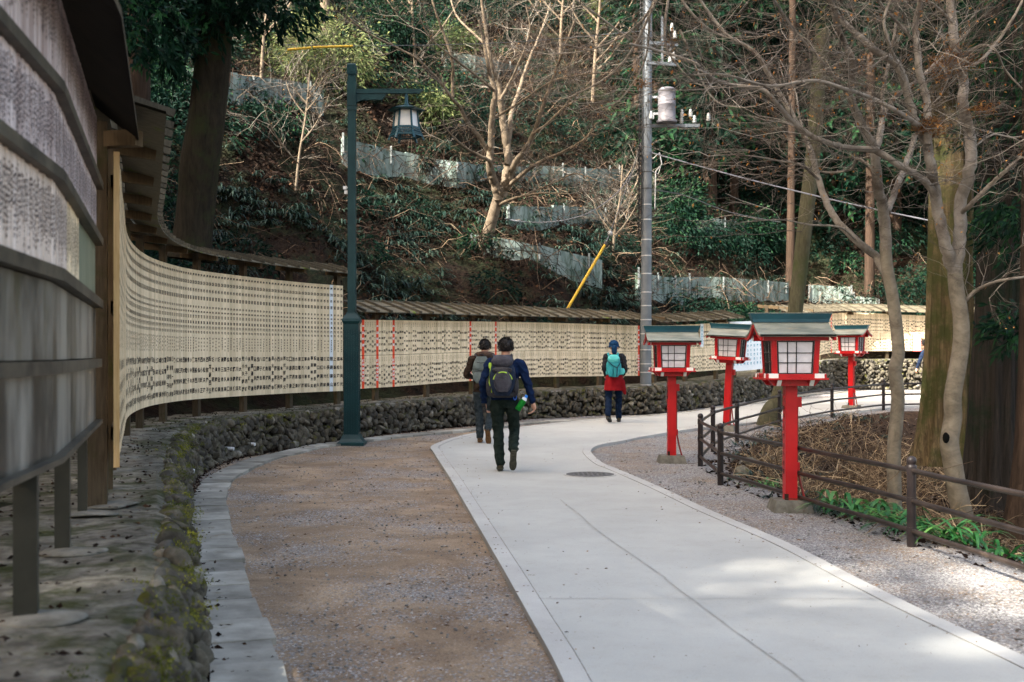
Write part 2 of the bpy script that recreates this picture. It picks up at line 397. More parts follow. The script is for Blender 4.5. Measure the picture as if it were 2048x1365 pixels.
def hillz(X, Y):
    X = np.asarray(X, float); Y = np.asarray(Y, float)
    d, zt = sdist(X, Y); d = d.reshape(X.shape); zt = zt.reshape(X.shape)
    e = np.clip(d - 1.35, 0, None)
    sl = 0.92 * e
    lowc = np.clip((Y - 4) / 14, 0.12, 1)            # unseen hill beside and behind the camera kept low to let sun in
    cap = 60 * lowc
    z = zt - 0.03 + cap * (1 - np.exp(-sl / cap)) * np.clip(1.12 - 0.0 * e, 0, 2) + wob(X, Y) * np.clip(e / 3, 0, 1) * lowc
    return z, d
def hz(x, y): return float(hillz(np.array([x]), np.array([y]))[0][0])
def hillhit(u, v, y0=12.0, y1=90.0):
    Y = np.arange(y0, y1, 0.06); X = (u - 1024) / F * Y; Z = H - (v - VH) / F * Y
    z, d = hillz(X, Y)
    k = np.where((d > 1.3) & (z >= Z))[0]
    i = k[0] if len(k) else len(Y) - 1
    return Vector((X[i], Y[i], Z[i]))

# fence line (near right end -> round the corner -> far right)
FP = [(3.57, 6.2), XY(1823, 9.25), G(1441, 970), G(1401, 933), G(1426, 905), G(1474, 885), XY(1559, 22.4), XY(1664, 25.0), XY(1767, 27.0), (11.0, 27.6), (14.0, 28.2)]
PIT = np.array(FP + [(16, 22), (14, 5)])
def in_poly(X, Y, poly):
    ins = np.zeros(X.shape, bool); n = len(poly)
    for i in range(n):
        x1, y1 = poly[i]; x2, y2 = poly[(i + 1) % n]
        c = ((y1 > Y) != (y2 > Y)) & (X < (x2 - x1) * (Y - y1) / (y2 - y1 + 1e-12) + x1)
        ins ^= c
    return ins
def pitdepth(X, Y, raw=False):
    X = np.asarray(X, float); Y = np.asarray(Y, float)
    ins = in_poly(X, Y, PIT); best = np.full(X.shape, 1e9)
    for i in range(len(FP) - 1):
        a = np.array(FP[i]); b = np.array(FP[i + 1]); d = b - a
        t = np.clip(((X - a[0]) * d[0] + (Y - a[1]) * d[1]) / (d @ d), 0, 1)
        best = np.minimum(best, np.hypot(X - a[0] - t * d[0], Y - a[1] - t * d[1]))
    e = np.where(ins, best, 0)
    if raw: return e
    return np.clip((e - 0.5) / 0.9, 0, 1) ** 1.3 * 0.75 + np.clip((e - 2.2) / 4, 0, 1) * 0.5
def groundz(X, Y):
    X = np.asarray(X, float); Y = np.asarray(Y, float)
    return gz(Y) - pitdepth(X, Y)
def gzp(x, y): return float(groundz(np.array([x]), np.array([y]))[0])

# ground sheet
gx = np.concatenate([np.linspace(-90, -9, 22), np.arange(-8.6, 16, 0.22), np.linspace(16.4, 120, 26)])
gy = np.concatenate([np.linspace(-60, 1.0, 16), np.arange(1.3, 40, 0.24), np.linspace(41, 160, 24)])
XX, YY = np.meshgrid(gx, gy)
ZZ = groundz(XX, YY) + 0.006 * np.sin(XX * 3.1 + 2 * np.sin(YY * 1.3)) + 0.005 * np.sin(YY * 4.7 + XX)
ds, _ = sdist(XX.ravel(), YY.ravel()); ds = ds.reshape(XX.shape)
ZZ = np.where(ds > 1.0, ZZ - 0.3, ZZ)
nx, ny = len(gx), len(gy)
ii = (np.arange(ny - 1)[:, None] * nx + np.arange(nx - 1)[None, :]).ravel()
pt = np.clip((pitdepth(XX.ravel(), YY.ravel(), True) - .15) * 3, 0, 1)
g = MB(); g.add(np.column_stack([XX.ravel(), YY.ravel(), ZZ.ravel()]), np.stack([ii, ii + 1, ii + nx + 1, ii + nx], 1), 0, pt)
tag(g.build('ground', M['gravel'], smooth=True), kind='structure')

# hill
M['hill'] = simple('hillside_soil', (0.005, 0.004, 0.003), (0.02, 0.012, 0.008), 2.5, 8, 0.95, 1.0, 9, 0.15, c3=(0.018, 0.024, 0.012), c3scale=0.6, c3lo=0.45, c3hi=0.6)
hx = np.arange(-32, 48, 0.4); hy = np.arange(-20, 82, 0.4)
XX, YY = np.meshgrid(hx, hy)
Z2, D2 = hillz(XX, YY)
Z2 = Z2 + rng.uniform(-0.07, 0.07, Z2.shape) * (D2 > 1.6)
nx, ny = len(hx), len(hy)
ii = (np.arange(ny - 1)[:, None] * nx + np.arange(nx - 1)[None, :])
ok = np.minimum(np.minimum(D2[:-1, :-1], D2[1:, :-1]), np.minimum(D2[:-1, 1:], D2[1:, 1:])) > 0.7
ii = ii[ok]
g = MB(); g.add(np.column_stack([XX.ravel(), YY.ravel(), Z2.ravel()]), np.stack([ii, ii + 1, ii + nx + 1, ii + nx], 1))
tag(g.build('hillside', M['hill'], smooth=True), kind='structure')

# ------------------------------------------------------------------ path
PL = [(0.75, -1.5), (0.55, 1.0), (0.37, 3.6)] + [G(*p) for p in [(1120, 1365), (1060, 1250), (1000, 1140), (935, 1025), (895, 955), (868, 912), (861, 901), (872, 893), (905, 881), (960, 869), (1057, 857), (1198, 842), (1320, 835), (1437, 821), (1605, 802), (1720, 797), (1848, 794)]]
x, y = PL[-1]; PL += [(x + 4, y + .4), (x + 12, y + .4), (x + 28, y + .6)]
PR = [(3.2, -1.5), (3.0, 1.0), (2.85, 3.4), (2.62, 5.2)] + [G(*p) for p in [(2048, 1330), (1841, 1233), (1722, 1173), (1574, 1096), (1419, 1029), (1320, 982), (1235, 945), (1212, 936), (1190, 920), (1182, 908), (1190, 899), (1215, 892), (1240, 888), (1300, 876), (1398, 861), (1521, 848), (1602, 838), (1720, 826), (1848, 815)]]
x, y = PR[-1]; PR += [(x + 4, y + .5), (x + 12, y + .5), (x + 28, y + .6)]
PLs = smooth_poly(PL, 0.18); PRs = smooth_poly(PR, 0.18)
KW = 0.13
PLi = offset(PLs, KW); PRi = offset(PRs, -KW)
def ribbon(mb, A, B, zA, zB=None, mat=0, tone=None):
    zB = zA if zB is None else zB; n = len(A)
    V = np.vstack([np.column_stack([A, zA]), np.column_stack([B, zB])])
    i = np.arange(n - 1); mb.add(V, np.stack([i, n + i, n + i + 1, i + 1], 1), mat, tone)
from mathutils.geometry import tessellate_polygon
poly = np.vstack([PLi, PRi[::-1]])
# keep curve order free of duplicates
tri = tessellate_polygon([[Vector((p[0], p[1], 0)) for p in poly]])
V = np.column_stack([poly, gz(poly[:, 1]) + 0.042])
tri = np.array([list(t) for t in tri])
e1 = V[tri[:, 1]] - V[tri[:, 0]]; e2 = V[tri[:, 2]] - V[tri[:, 0]]
flip = (e1[:, 0] * e2[:, 1] - e1[:, 1] * e2[:, 0]) < 0
tri[flip] = tri[flip][:, ::-1]
g = MB(); g.add(V, tri)
tag(g.build('path', M['path']), kind='structure')
def kerb(A, B, name):
    g = MB(); zt_ = gz(A[:, 1]) + 0.046; zb = gz(A[:, 1]) - 0.1
    ribbon(g, A, B, zt_, gz(B[:, 1]) + 0.046)
    ribbon(g, A, A, zb, zt_)
    ribbon(g, B, B, gz(B[:, 1]) + 0.046, gz(B[:, 1]) - 0.1)
    tag(g.build(name, M['kerb']), kind='structure')
kerb(PLs[:, :2], offset(PLs, KW - 0.006), 'kerb')
kerb(offset(PRs, -KW + 0.006), PRs[:, :2], 'kerb')
# saw-cut joints and cracks in the path (thin filler strips)
g = MB()
def strip(a, b, w, wig=0.0):
    a = np.array(a); b = np.array(b); n = max(3, int(np.linalg.norm(b - a) / 0.15))
    t = np.linspace(0, 1, n)[:, None]; q = a + (b - a) * t
    d = (b - a) / np.linalg.norm(b - a); nn = np.array([d[1], -d[0]])
    if wig: q = q + nn * (np.cumsum(rng.normal(0, wig, n)) - 0)[:, None]
    ribbon(g, q - nn * w / 2, q + nn * w / 2, gz(q[:, 1]) + 0.0465)
for (a, b) in [((1076, 1212), (1775, 1212)), ((958, 1030), (1405, 1022)), ((905, 920), (1180, 923)), ((1190, 870), (1330, 846))]:
    A = G(*a); B = G(*b); strip(A, B, 0.007, 0.0012)
crk = [(1120, 1008), (1170, 1050), (1225, 1095), (1328, 1170), (1374, 1207), (1451, 1265), (1588, 1365), (1700, 1470)]
for a, b in zip(crk[:-1], crk[1:]): strip(G(*a), G(*b), 0.006, 0.002)
tag(g.build('path_joints', M['joint']), kind='structure')
# manhole
mc = G(1180, 957); zm = gzf(mc[1]) + 0.044
M['iron'] = simple('manhole_iron', (0.09, 0.088, 0.085), (0.16, 0.155, 0.15), 30, 4, 0.6, 0.6, 60, 0.004, metal=0.4)
t = thing('manhole_cover', (mc[0], mc[1], zm), 'round grey iron manhole cover set in the concrete path', 'manhole cover')
g = MB(); g.loft([(0, 0, 0, .33, .33), (0, 0, .006, .33, .33)], 40)
g.build('rim', M['kerb'], t, origin=(0, 0, 0))
g = MB(); g.loft([(0, 0, .0, .30, .30), (0, 0, .010, .30, .30), (0, 0, .012, .28, .28)], 40)
for i in range(-4, 5):
    for j in range(-4, 5):
        if i * i + j * j < 17: g.box((i * .058, j * .058, .011), .034, .034, .004)
g.build('lid', M['iron'], t, origin=(0, 0, 0))

# ------------------------------------------------------------------ slab strip
SL = [(-0.85, 0.5), (-0.98, 2.6), (-1.16, 4.2)] + [G(*p) for p in [(420, 1365), (402, 1240), (390, 1150), (385, 1080), (381, 1015), (388, 998), (409, 965), (487, 926), (590, 900), (675, 886), (735, 880), (835, 869), (944, 859), (1046, 847), (1162, 841), (1320, 831), (1451, 815), (1560, 798), (1662, 786), (1852, 785)]]
SR = [G(*p) for p in [(565, 1365), (525, 1240), (490, 1150), (470, 1080), (452, 1015), (458, 983), (490, 947), (533, 926), (675, 896)]]
SLs = smooth_poly(SL, 0.02); ssl = arclen(SLs)
g = MB(); s = 0.0
tS = tangents(SLs)
while s < ssl[-1] - 0.7:
    L = random.uniform(0.42, 0.62); w = 0.345 if s < 20 else 0.30
    k0 = np.searchsorted(ssl, s + 0.012); k1 = np.searchsorted(ssl, s + L - 0.001)
    a = SLs[k0, :2]; b = SLs[k1, :2]; n0 = np.array([tS[k0][1], -tS[k0][0]]); n1 = np.array([tS[k1][1], -tS[k1][0]])
    jit = random.uniform(-0.016, 0.016); w += random.uniform(-0.006, 0.006)
    q = [a + n0 * jit, a + n0 * (w + jit), b + n1 * (w + jit), b + n1 * jit]
    zt_ = 0.032 + random.uniform(-0.004, 0.006)
    V = [[p[0], p[1], gzf(p[1]) - 0.05] for p in q] + [[p[0], p[1], gzf(p[1]) + zt_ + random.uniform(-.002, .002)] for p in q]
    g.add(V, [[4, 5, 6, 7], [0, 1, 5, 4], [1, 2, 6, 5], [2, 3, 7, 6], [3, 0, 4, 7]], 0, random.uniform(0.1, 0.75) if random.random() > 0.12 else 1.0)
    s += L
tag(g.build('slab_edging', M['slab']), kind='structure')

# ------------------------------------------------------------------ stone retaining wall
wall = thing('stone_retaining_wall', (WB[40][0], WB[40][1], 0), 'low curving retaining wall of mossy rubble stones below the board walls', 'wall')
q = WB; n = len(q)
batter = 0.10
top_front = offset(q, -batter)
g = MB(); ribbon(g, offset(q, -0.05), offset(q, -batter - .04), gz(q[:, 1]) - 0.1, q[:, 2] - 0.05)
g.build('mortar_core', M['mortar'], wall, smooth=True)
g = MB()
rows = 9
ts = [0.0, 0.10, 0.25, 0.5, 0.8, 1.2, 1.7]
lo = None
zj = rng.normal(0, 0.008, (len(ts), n))
prev = None
for k, tt in enumerate(ts):
    zz = q[:, 2] + (0.0 if k else -0.03) + zj[k] * (1 if k < 6 else 0)
    cur = (offset(q, -batter + 0.02 - tt), zz)
    if prev is not None: ribbon(g, cur[0], prev[0], cur[1], prev[1])
    prev = cur
g.build('ledge', M['ledge'], wall, smooth=True)
# stones
import bmesh
def ico(sub):
    bm = bmesh.new(); bmesh.ops.create_icosphere(bm, subdivisions=sub, radius=1.0)
    v = np.array([x.co[:] for x in bm.verts]); f = np.array([[y.index for y in x.verts] for x in bm.faces]); bm.free(); return v, f
ICO2 = ico(2); ICO3 = ico(3)
def rock(ic, sx, sy, sz, cuts=7, amp=0.5):
    v = ic[0].copy()
    for _ in range(cuts):
        nn = rng.normal(size=3); nn /= np.linalg.norm(nn); c = rng.uniform(amp, 0.9)
        h = v @ nn; v = v - np.clip(h - c, 0, None)[:, None] * nn
    return v * np.array([sx, sy, sz])
g = MB()
tw = tangents(q); s = 3.0
def wall_at(s):
    return np.array([np.interp(s, WS, q[:, j]) for j in range(3)]), np.array([np.interp(s, WS, tw[:, j]) for j in range(2)])
smax = WS[np.argmin(np.hypot(q[:, 0] - WB[-1][0] + 22, q[:, 1] - WB[-1][1]))]
zrow = 0.0
for row in range(14):
    s = 2.5 + random.uniform(0, 0.2)
    while s < smax:
        p, t_ = wall_at(s)
        far = s > 21
        w = random.uniform(0.055, 0.15) * (1.15 if far else 1.0); hgt = random.uniform(0.09, 0.16)
        base = gzf(p[1]); hh = p[2] - base
        nrow = max(3, round(hh / 0.105)); 
        if row < nrow:
            zc = base + hh * (row + 0.5) / nrow + random.uniform(-0.05, 0.05)
            zc = min(zc, p[2] - 0.07)
            off = 0.02 - batter * (zc - base) / hh + random.uniform(-0.03, 0.025)
            c = p[:2] + np.array([t_[1], -t_[0]]) * off
            v = rock(ICO3 if s < 12 else ICO2, w * random.uniform(.42, .68), random.uniform(.07, .12), hgt * random.uniform(.55, .85), 9, 0.35)
            a = math.atan2(t_[1], t_[0]) + random.uniform(-.35, .35); ti = random.uniform(-0.8, 0.8)
            x, z_ = v[:, 0] * math.cos(ti) - v[:, 2] * math.sin(ti), v[:, 0] * math.sin(ti) + v[:, 2] * math.cos(ti)
            X = x * math.cos(a) - v[:, 1] * math.sin(a); Y_ = x * math.sin(a) + v[:, 1] * math.cos(a)
            tn = random.uniform(0.0, 0.8) if random.random() > 0.03 else 1.0
            g.add(np.column_stack([X + c[0], Y_ + c[1], z_ + zc]), (ICO3 if s < 12 else ICO2)[1], 0, tn)
        s += w * random.uniform(.7, .95)
# rough capping stones along the near edge of the ledge
s = 3.0
while s < 24:
    p, t_ = wall_at(s); w = random.uniform(0.08, 0.2)
    c = p[:2] + np.array([t_[1], -t_[0]]) * (-batter + random.uniform(-0.02, 0.015))
    v = rock(ICO3, w * .55, random.uniform(.03, .06), random.uniform(.04, .065), 10, .35); a = math.atan2(t_[1], t_[0]) + random.uniform(-.4, .4)
    X = v[:, 0] * math.cos(a) - v[:, 1] * math.sin(a); Y_ = v[:, 0] * math.sin(a) + v[:, 1] * math.cos(a)
    g.add(np.column_stack([X + c[0], Y_ + c[1], v[:, 2] + p[2] - 0.035]), ICO3[1], 0, random.uniform(0.1, 1.0) if random.random() > 0.12 else 1.0)
    s += w
g.build('stone_facing', M['stone'], wall, smooth=True)
for (u, v) in [(358, 1168), (357, 948), (418, 902), (520, 893), (640, 862)]:
    x, y = G(u, v, 0.14)
    d, _ = sdist(x, y)
    k = np.argmin(np.hypot(q[:, 0] - x, q[:, 1] - y)); nn = np.array([tw[k][1], -tw[k][0]])
    c = q[k, :2]
    g = MB(); z = gzf(y) + 0.17
    g.tube([(c[0] - nn[0] * .1, c[1] - nn[1] * .1, z + .01), (c[0] + nn[0] * .10, c[1] + nn[1] * .10, z)], 0.026, 14)
    g.build('drain_pipe', M['pvc'], wall, smooth=True)

# ------------------------------------------------------------------ lettering
_gc = {}
def glyph(ch):
    if ch in _gc: return _gc[ch]
    cu = bpy.data.curves.new('t', 'FONT'); cu.body = ch; cu.size = 1.0; cu.resolution_u = 1; cu.offset = 0.03
    o = bpy.data.objects.new('t', cu); COL.objects.link(o)
    dg = bpy.context.evaluated_depsgraph_get(); dg.update()
    me = o.evaluated_get(dg).to_mesh()
    nv = len(me.vertices); v = np.zeros(nv * 3, np.float32); me.vertices.foreach_get('co', v); v = v.reshape(-1, 3)[:, :2].astype(float)
    me.calc_loop_triangles(); f = np.array([list(t.vertices) for t in me.loop_triangles], int)
    o.evaluated_get(dg).to_mesh_clear()
    bpy.data.objects.remove(o); bpy.data.curves.remove(cu)
    if nv:
        lo, hi = v.min(0), v.max(0); v = (v - (lo + hi) / 2); sc_ = 1.0 / max(hi - lo); v = v * sc_
    _gc[ch] = (v, f); return _gc[ch]
SUR = list('佐藤鈴木高橋田中伊渡辺山本村小林加吉松井上口清水斎原川石阿部森池岡野長谷近西島遠青坂福太三後前内')
GIV = list('太郎一正夫雄和子美恵幸弘義明隆光信勝茂豊文孝良治久英敏康昭博清')
CO = list('株式会社建設工業商事印刷有限東京八王子電機運輸')
def place_text(mb, txt, c, t, nrm, zc_list, size, mat, squash=1.0, jit=0.0):
    for ch, zc in zip(txt, zc_list):
        v, f = glyph(ch)
        if not len(v): continue
        sx = size * squash; dx = random.uniform(-jit, jit)
        P = c[None, :] + t[None, :] * ((v[:, 0] * sx + dx)[:, None]) + nrm[None, :] * 0.0022
        V = np.column_stack([P[:, 0], P[:, 1], zc + v[:, 1] * size])
        mb.add(V, f, mat)
def name_text():
    if random.random() < 0.25: return ''.join(random.sample(CO, 2)) + ''.join(random.sample(SUR, 2))
    return random.choice(SUR) + random.choice(SUR) + random.choice(GIV) + random.choice(GIV)
def colpos(z0, z1, n): return [z1 - (z1 - z0) * (i + 0.5) / n for i in range(n)]
def tablet_mesh(mb, c, t, nrm, w, z0, z1, th, mat, tone, top_slant=0.0):
    hw = w / 2
    V = []
    for z in (z0, z1):
        for a, b in ((-hw, 0), (hw, 0), (hw, -th), (-hw, -th)): V.append([c[0] + t[0] * a + nrm[0] * b, c[1] + t[1] * a + nrm[1] * b, z])
    mb.add(V, [[0, 1, 5, 4], [1, 2, 6, 5], [2, 3, 7, 6], [3, 0, 4, 7], [4, 5, 6, 7], [3, 2, 1, 0]], mat, tone)

def board_wall(parent, pts, width, style, red=(), whites=(), lim=100, gapf=0.03):
    """pts: rows (x, y, zb, zt). one mesh per tablet for the ones that show largest, the rest together."""
    q = smooth_poly(pts, 0.05); s = arclen(q); t = tangents(q)
    n = int(s[-1] / width); items = []
    width = s[-1] / n; sm = (np.arange(n) + 0.5) * width
    Q = np.column_stack([np.interp(sm, s, q[:, j]) for j in range(4)]); TT = np.column_stack([np.interp(sm, s, t[:, j]) for j in range(2)])
    UU = 1024 + F * Q[:, 0] / Q[:, 1]
    redi = {int(np.argmin(abs(UU - r))) for r in red}; whi = {int(np.argmin(abs(UU - r))) for r in whites}
    for i in range(n):
        tt = TT[i] / np.linalg.norm(TT[i]); nr = np.array([tt[1], -tt[0]]); c = Q[i, :2] + nr * random.uniform(-.002, .002)
        zb, zt_ = Q[i, 2], Q[i, 3]; u = 1024 + F * c[0] / c[1] if c[1] > 0.3 else -999
        tiers = [(zb, zt_)] if style in ('tall', 'plain') else [(zb, zb + (zt_ - zb) * 0.478), (zb + (zt_ - zb) * 0.484, zt_)]
        vis = abs(np.dot(nr, -c / np.linalg.norm(c))) / np.linalg.norm(c) * (1 if -20 < u < 2060 else 0.01)
        isred = i in redi; iswhite = i in whi
        for j, (a, b) in enumerate(tiers): items.append((vis, i, j, c, tt, nr, a, b, isred, iswhite))
    order = sorted(range(len(items)), key=lambda k: -items[k][0]); big = set(order[:lim]); rest = MB()
    mats = [M['tab'], M['ink'], M['tab_red'], M['ink_white'], M['tab_white'], M['ink_old'], M['tab_old']]
    for k, (vis, i, j, c, tt, nr, a, b, isred, iswhite) in enumerate(items):
        mb = MB() if k in big else rest
        w = width * (1 - gapf); L = b - a
        tone = random.uniform(0.25, 0.95) ** 1.0
        if random.random() < 0.06: tone = random.uniform(0, 0.3)
        body = 2 if isred else 4 if iswhite else 0
        ink = 3 if isred else 1
        if style == 'old': body = 6; ink = 5
        tablet_mesh(mb, c, tt, nr, w, a, b, 0.014, body, tone)
        if vis > 0.001:
            if style == 'tall':
                head = '奉納杉苗' ; h2 = '金壱百萬円也'
                place_text(mb, head, c, tt, nr, colpos(b - L * .345, b - L * .015, 4) if 0 else [b - L * f for f in (.04, .095, .155, .215)], w * 0.68, ink, jit=.003)
                place_text(mb, h2, c, tt, nr, [b - L * f for f in (.285, .325, .36, .405, .445, .48)], w * 0.54, ink, jit=.003)
                ad = random.choice(('東京都八王子市', '神奈川県横浜', '埼玉県所沢市', '東京都世田谷'))
                m = random.randint(4, 7); place_text(mb, ad[:m], c, tt, nr, colpos(b - L * .635, b - L * .515, m), w * 0.34, 5, jit=.004)
                nm = name_text(); m = random.choice((4, 4, 4, 5)); nm = (nm + random.choice(GIV))[:m]
                place_text(mb, nm, c, tt, nr, colpos(b - L * .975, b - L * .655, m), w * random.uniform(.8, .95), ink, jit=.004)
            elif style in ('two', 'old'):
                if isred:
                    tx = '奉納杉苗' if j else '講中安全祈願'
                    place_text(mb, tx, c, tt, nr, colpos(a + L * .2, b - L * .1, len(tx)) , w * 0.95, ink)
                else:
                    m = random.choice((3, 4, 4, 5)) if style == 'two' else 5
                    nm = (name_text() + random.choice(GIV))[:m]
                    if style == 'two':
                        place_text(mb, random.choice(('八王子市', '東京都', '横浜市', '川崎市')), c, tt, nr, colpos(b - L * .24, b - L * .06, 4), w * .32, 5)
                        place_text(mb, nm, c, tt, nr, colpos(a + L * .03, b - L * .25, m), w * random.uniform(.78, .95), ink, jit=.003)
                    else:
                        place_text(mb, nm, c, tt, nr, colpos(a + L * .05, b - L * .1, m), w * random.uniform(.6, .8), ink, jit=.004)
        if mb is not rest: mb.build('tablet', mats, parent)
    if rest.n:
        o = rest.build('tablet', mats, parent); o['kind'] = 'stuff'
    return q

def roof_strip(parent, pts, step=0.30, over=0.30, back=0.34):
    """pts: (x, y, z_front, z_back) along the boards. boards nailed over battens"""
    q = smooth_poly(pts, 0.10); s = arclen(q); t = tangents(q)
    nr = np.column_stack([t[:, 1], -t[:, 0]])
    fr = q[:, :2] + nr * over; bk = q[:, :2] - nr * back
    md = q[:, :2] + nr * (over - (over + back) * 0.52)
    zf, zb = q[:, 2], q[:, 3]; zm = zf + (zb - zf) * 0.52
    g = MB()
    for (A, zA, B, zB) in ((md + nr * 0.03, zm - 0.004, fr, zf), (bk, zb, md - nr * .012, zm + 0.016)):
        ribbon(g, B, A, zB, zA); ribbon(g, A, B, zA - .018, zB - .018)
        ribbon(g, B, B, zB - .018, zB); 
        ribbon(g, A, A, zA, zA - .018)
    # ridge plank standing at the back edge
    ribbon(g, bk, bk, zb - .02, zb + .035); ribbon(g, bk - nr * .025, bk, zb + .035, zb + .035); ribbon(g, bk - nr * .025, bk - nr * .025, zb + .035, zb - .02)
    roof = g.build('roof', M['roofwood'], parent)
    k = 0.05; rng_s = []
    while k < s[-1]:
        i = min(np.searchsorted(s, k), len(q) - 1)
        sk = 0.10
        a = fr[i] + nr[i] * 0.05; b = bk[i] - t[i] * sk
        g = MB(); zfa = zf[i] - (zb[i] - zf[i]) * .05 / (over + back)
        g.bar((a[0], a[1], zfa + 0.02), (b[0], b[1], zb[i] + 0.030), 0.045, 0.045, 0, random.uniform(.1, .9))
        g.build('batten', M['batten'], roof, origin=parent.location)
        k += step
    return roof, q
def board_posts(parent, q, zfun, roofz, step=1.3, start=0.5, back=0.10, arm=True, ledgef=None):
    s = arclen(q); t = tangents(q); k = start
    while k < s[-1]:
        i = min(np.searchsorted(s, k), len(q) - 1); nr = np.array([t[i][1], -t[i][0]]); c = q[i, :2] - nr * back
        rz = math.atan2(t[i][1], t[i][0]); d, zt_ = sdist(c[0], c[1]); zl = float(zt_[0]) - 0.02
        g = MB(); g.box((c[0], c[1], zl), .09, .09, roofz(i) - zl - .03, rz, 0, random.uniform(.2, .9)); g.build('post', M['frame'], parent)
        if arm:
            g = MB(); a = c + nr * .34; b = c - nr * .26
            z = roofz(i) - 0.10
            g.bar((a[0], a[1], z), (b[0], b[1], z + .06), .06, .085, 0, .5); g.build('bracket', M['beam'], parent)
        g = MB(); v = rock(ICO2, .2, .17, .03); g.add(v + np.array([c[0] + nr[0] * .05, c[1] + nr[1] * .05, zl + .01]), ICO2[1]); g.build('footing', M['pad'], parent, smooth=True)
        k += step
def SEC(rows): return [(*XY(u, Y), ZV(vb, Y), ZV(vt, Y)) for u, Y, vb, vt in rows]

# --- section 2 : tall new tablets
r2 = [(238, 7.3), (248, 9.8), (258, 12.4), (290, 14.4), (337, 15.9), (400, 17.2), (527, 19.0), (620, 20.25), (686, 21.0)]
pts2 = [(*XY(u, Y), 0.89, 2.81) for u, Y in r2]
w2 = thing('board_wall', (*XY(527, 19.0), 0.6), 'curved wall of tall pale wooden donor tablets with brushed black writing, left of the green lamp post', 'board wall')
q2 = board_wall(w2, pts2, 0.088, 'tall', whites=(660,))
c0 = q2[0, :2]; t0 = tangents(q2)[0]; n0 = np.array([t0[1], -t0[0]])
g = MB(); g.bar((*(c0 - t0 * .03 - n0 * .014), .84), (*(c0 - t0 * .03 - n0 * .014), 2.83), .036, .05, 0, .7, up=(t0[0], t0[1], 0)); g.build('end_plank', M['tab_edge'], w2)
c1 = q2[-1, :2]; t1 = tangents(q2)[-1]; n1 = np.array([t1[1], -t1[0]])
for zz in (1.05, 1.85, 2.65):
    g = MB(); ribbon(g, offset(q2, -.016), offset(q2, -.05), np.full(len(q2), zz + .04)); ribbon(g, offset(q2, -.05), offset(q2, -.016), np.full(len(q2), zz - .04)); ribbon(g, offset(q2, -.05), offset(q2, -.05), np.full(len(q2), zz + .04), np.full(len(q2), zz - .04)); g.build('rail', M['frame'], w2)
rf2 = [(*XY(u, Y), 3.03, 3.19) for u, Y in [(228, 6.9)] + r2[1:-1] + [(693, 21.1)]]
roof_strip(w2, rf2, 0.36)
board_posts(w2, q2, None, lambda i: 3.1, 1.33, 1.0)
# --- section 3 : two rows of small tablets with vermilion ones
r3 = [(719, 21.3, 778, 640), (800, 22.0, 773, 641), (930, 23.3, 763, 643), (1057, 24.8, 755, 645), (1170, 25.9, 753, 648), (1279, 27.0, 752, 652)]
w3 = thing('board_wall', (*XY(1000, 24.1), 0.6), 'long wall of small pale donor tablets in two rows with six vermilion ones, between lamp post and utility pole', 'board wall')
q3 = board_wall(w3, SEC(r3), 0.056, 'two', red=(728, 753.5, 787.5, 942, 991.5, 1277))
rf3 = [(*XY(u, Y), ZV(vl, Y - .3), ZV(vu, Y + .34)) for u, Y, vl, vu in [(700, 21.2, 622, 604), (800, 22, 625, 606), (930, 23.3, 629, 611), (1057, 24.8, 632, 616), (1170, 25.9, 635, 621), (1284, 27.0, 639, 627)]]
roof_strip(w3, rf3, 0.32)
board_posts(w3, q3, None, lambda i: 2.42, 1.3, 0.45)
# --- section 4 : small tablets and a white notice board
r4 = [(1285, 27.2, 750, 654), (1370, 28.5, 745, 650), (1456, 29.8, 739, 645)]
w4 = thing('board_wall', (*XY(1370, 28.5), 0.8), 'short wall of pale donor tablets behind the two lanterns right of the utility pole', 'board wall')
q4 = board_wall(w4, SEC(r4), 0.056, 'two', lim=80)
rf4 = [(*XY(u, Y), ZV(vl, Y - .3), ZV(vu, Y + .34)) for u, Y, vl, vu in [(1300, 27.5, 643, 632), (1370, 28.5, 641, 630), (1472, 30.0, 635, 623)]]
roof_strip(w4, rf4, 0.34)
board_posts(w4, q4, None, lambda i: 2.5, 1.3, 0.6)
# white board
pb = [(1458, 29.85, 744, 644), (1495, 30.5, 741, 643), (1531, 31.2, 737, 641)]
nb = thing('notice_board', (*XY(1495, 30.5), 1.1), 'large white notice board with columns of blue green writing, between two red lanterns', 'notice board')
qb = smooth_poly(SEC(pb), 0.3); tb = tangents(qb); g = MB()
fr = offset(qb, .03); bk = offset(qb, -.01)
ribbon(g, fr, fr, qb[:, 2], qb[:, 3]); ribbon(g, fr, bk, qb[:, 3], qb[:, 3]); ribbon(g, bk, fr, qb[:, 2], qb[:, 2]); ribbon(g, bk, bk, qb[:, 3], qb[:, 2])
g.build('panel', M['tab_white'], nb)
g = MB(); sb = arclen(qb)
for i, k in enumerate(np.arange(.2, sb[-1] - .1, .165)):
    c = np.array([np.interp(k, sb, fr[:, 0]), np.interp(k, sb, fr[:, 1])]); tt = tb[len(tb) // 2]; nr = np.array([tt[1], -tt[0]])
    zb, zt_ = np.interp(k, sb, qb[:, 2]), np.interp(k, sb, qb[:, 3])
    g = MB(); place_text(g, '高尾', c, tt, nr, [zt_ - .14, zt_ - .24], .09, 0)
    place_text(g, '御護摩札受付所' if i % 2 else '交通安全御祈願', c, tt, nr, colpos(zb + .12, zt_ - .36, 7), .075, 0)
    g.build('lettering_column', M['ink_blue'], nb)
g = MB(); c = fr[-1]
nbp = MB()
for k in (0.3, 1.5):
    c = np.array([np.interp(k, sb, bk[:, 0]), np.interp(k, sb, bk[:, 1])]) - np.array([0, -.05]); d_, zz = sdist(c[0], c[1])
    g = MB(); g.box((c[0], c[1], float(zz[0]) - .02), .08, .08, 1.0); g.build('post', M['frame'], nb)
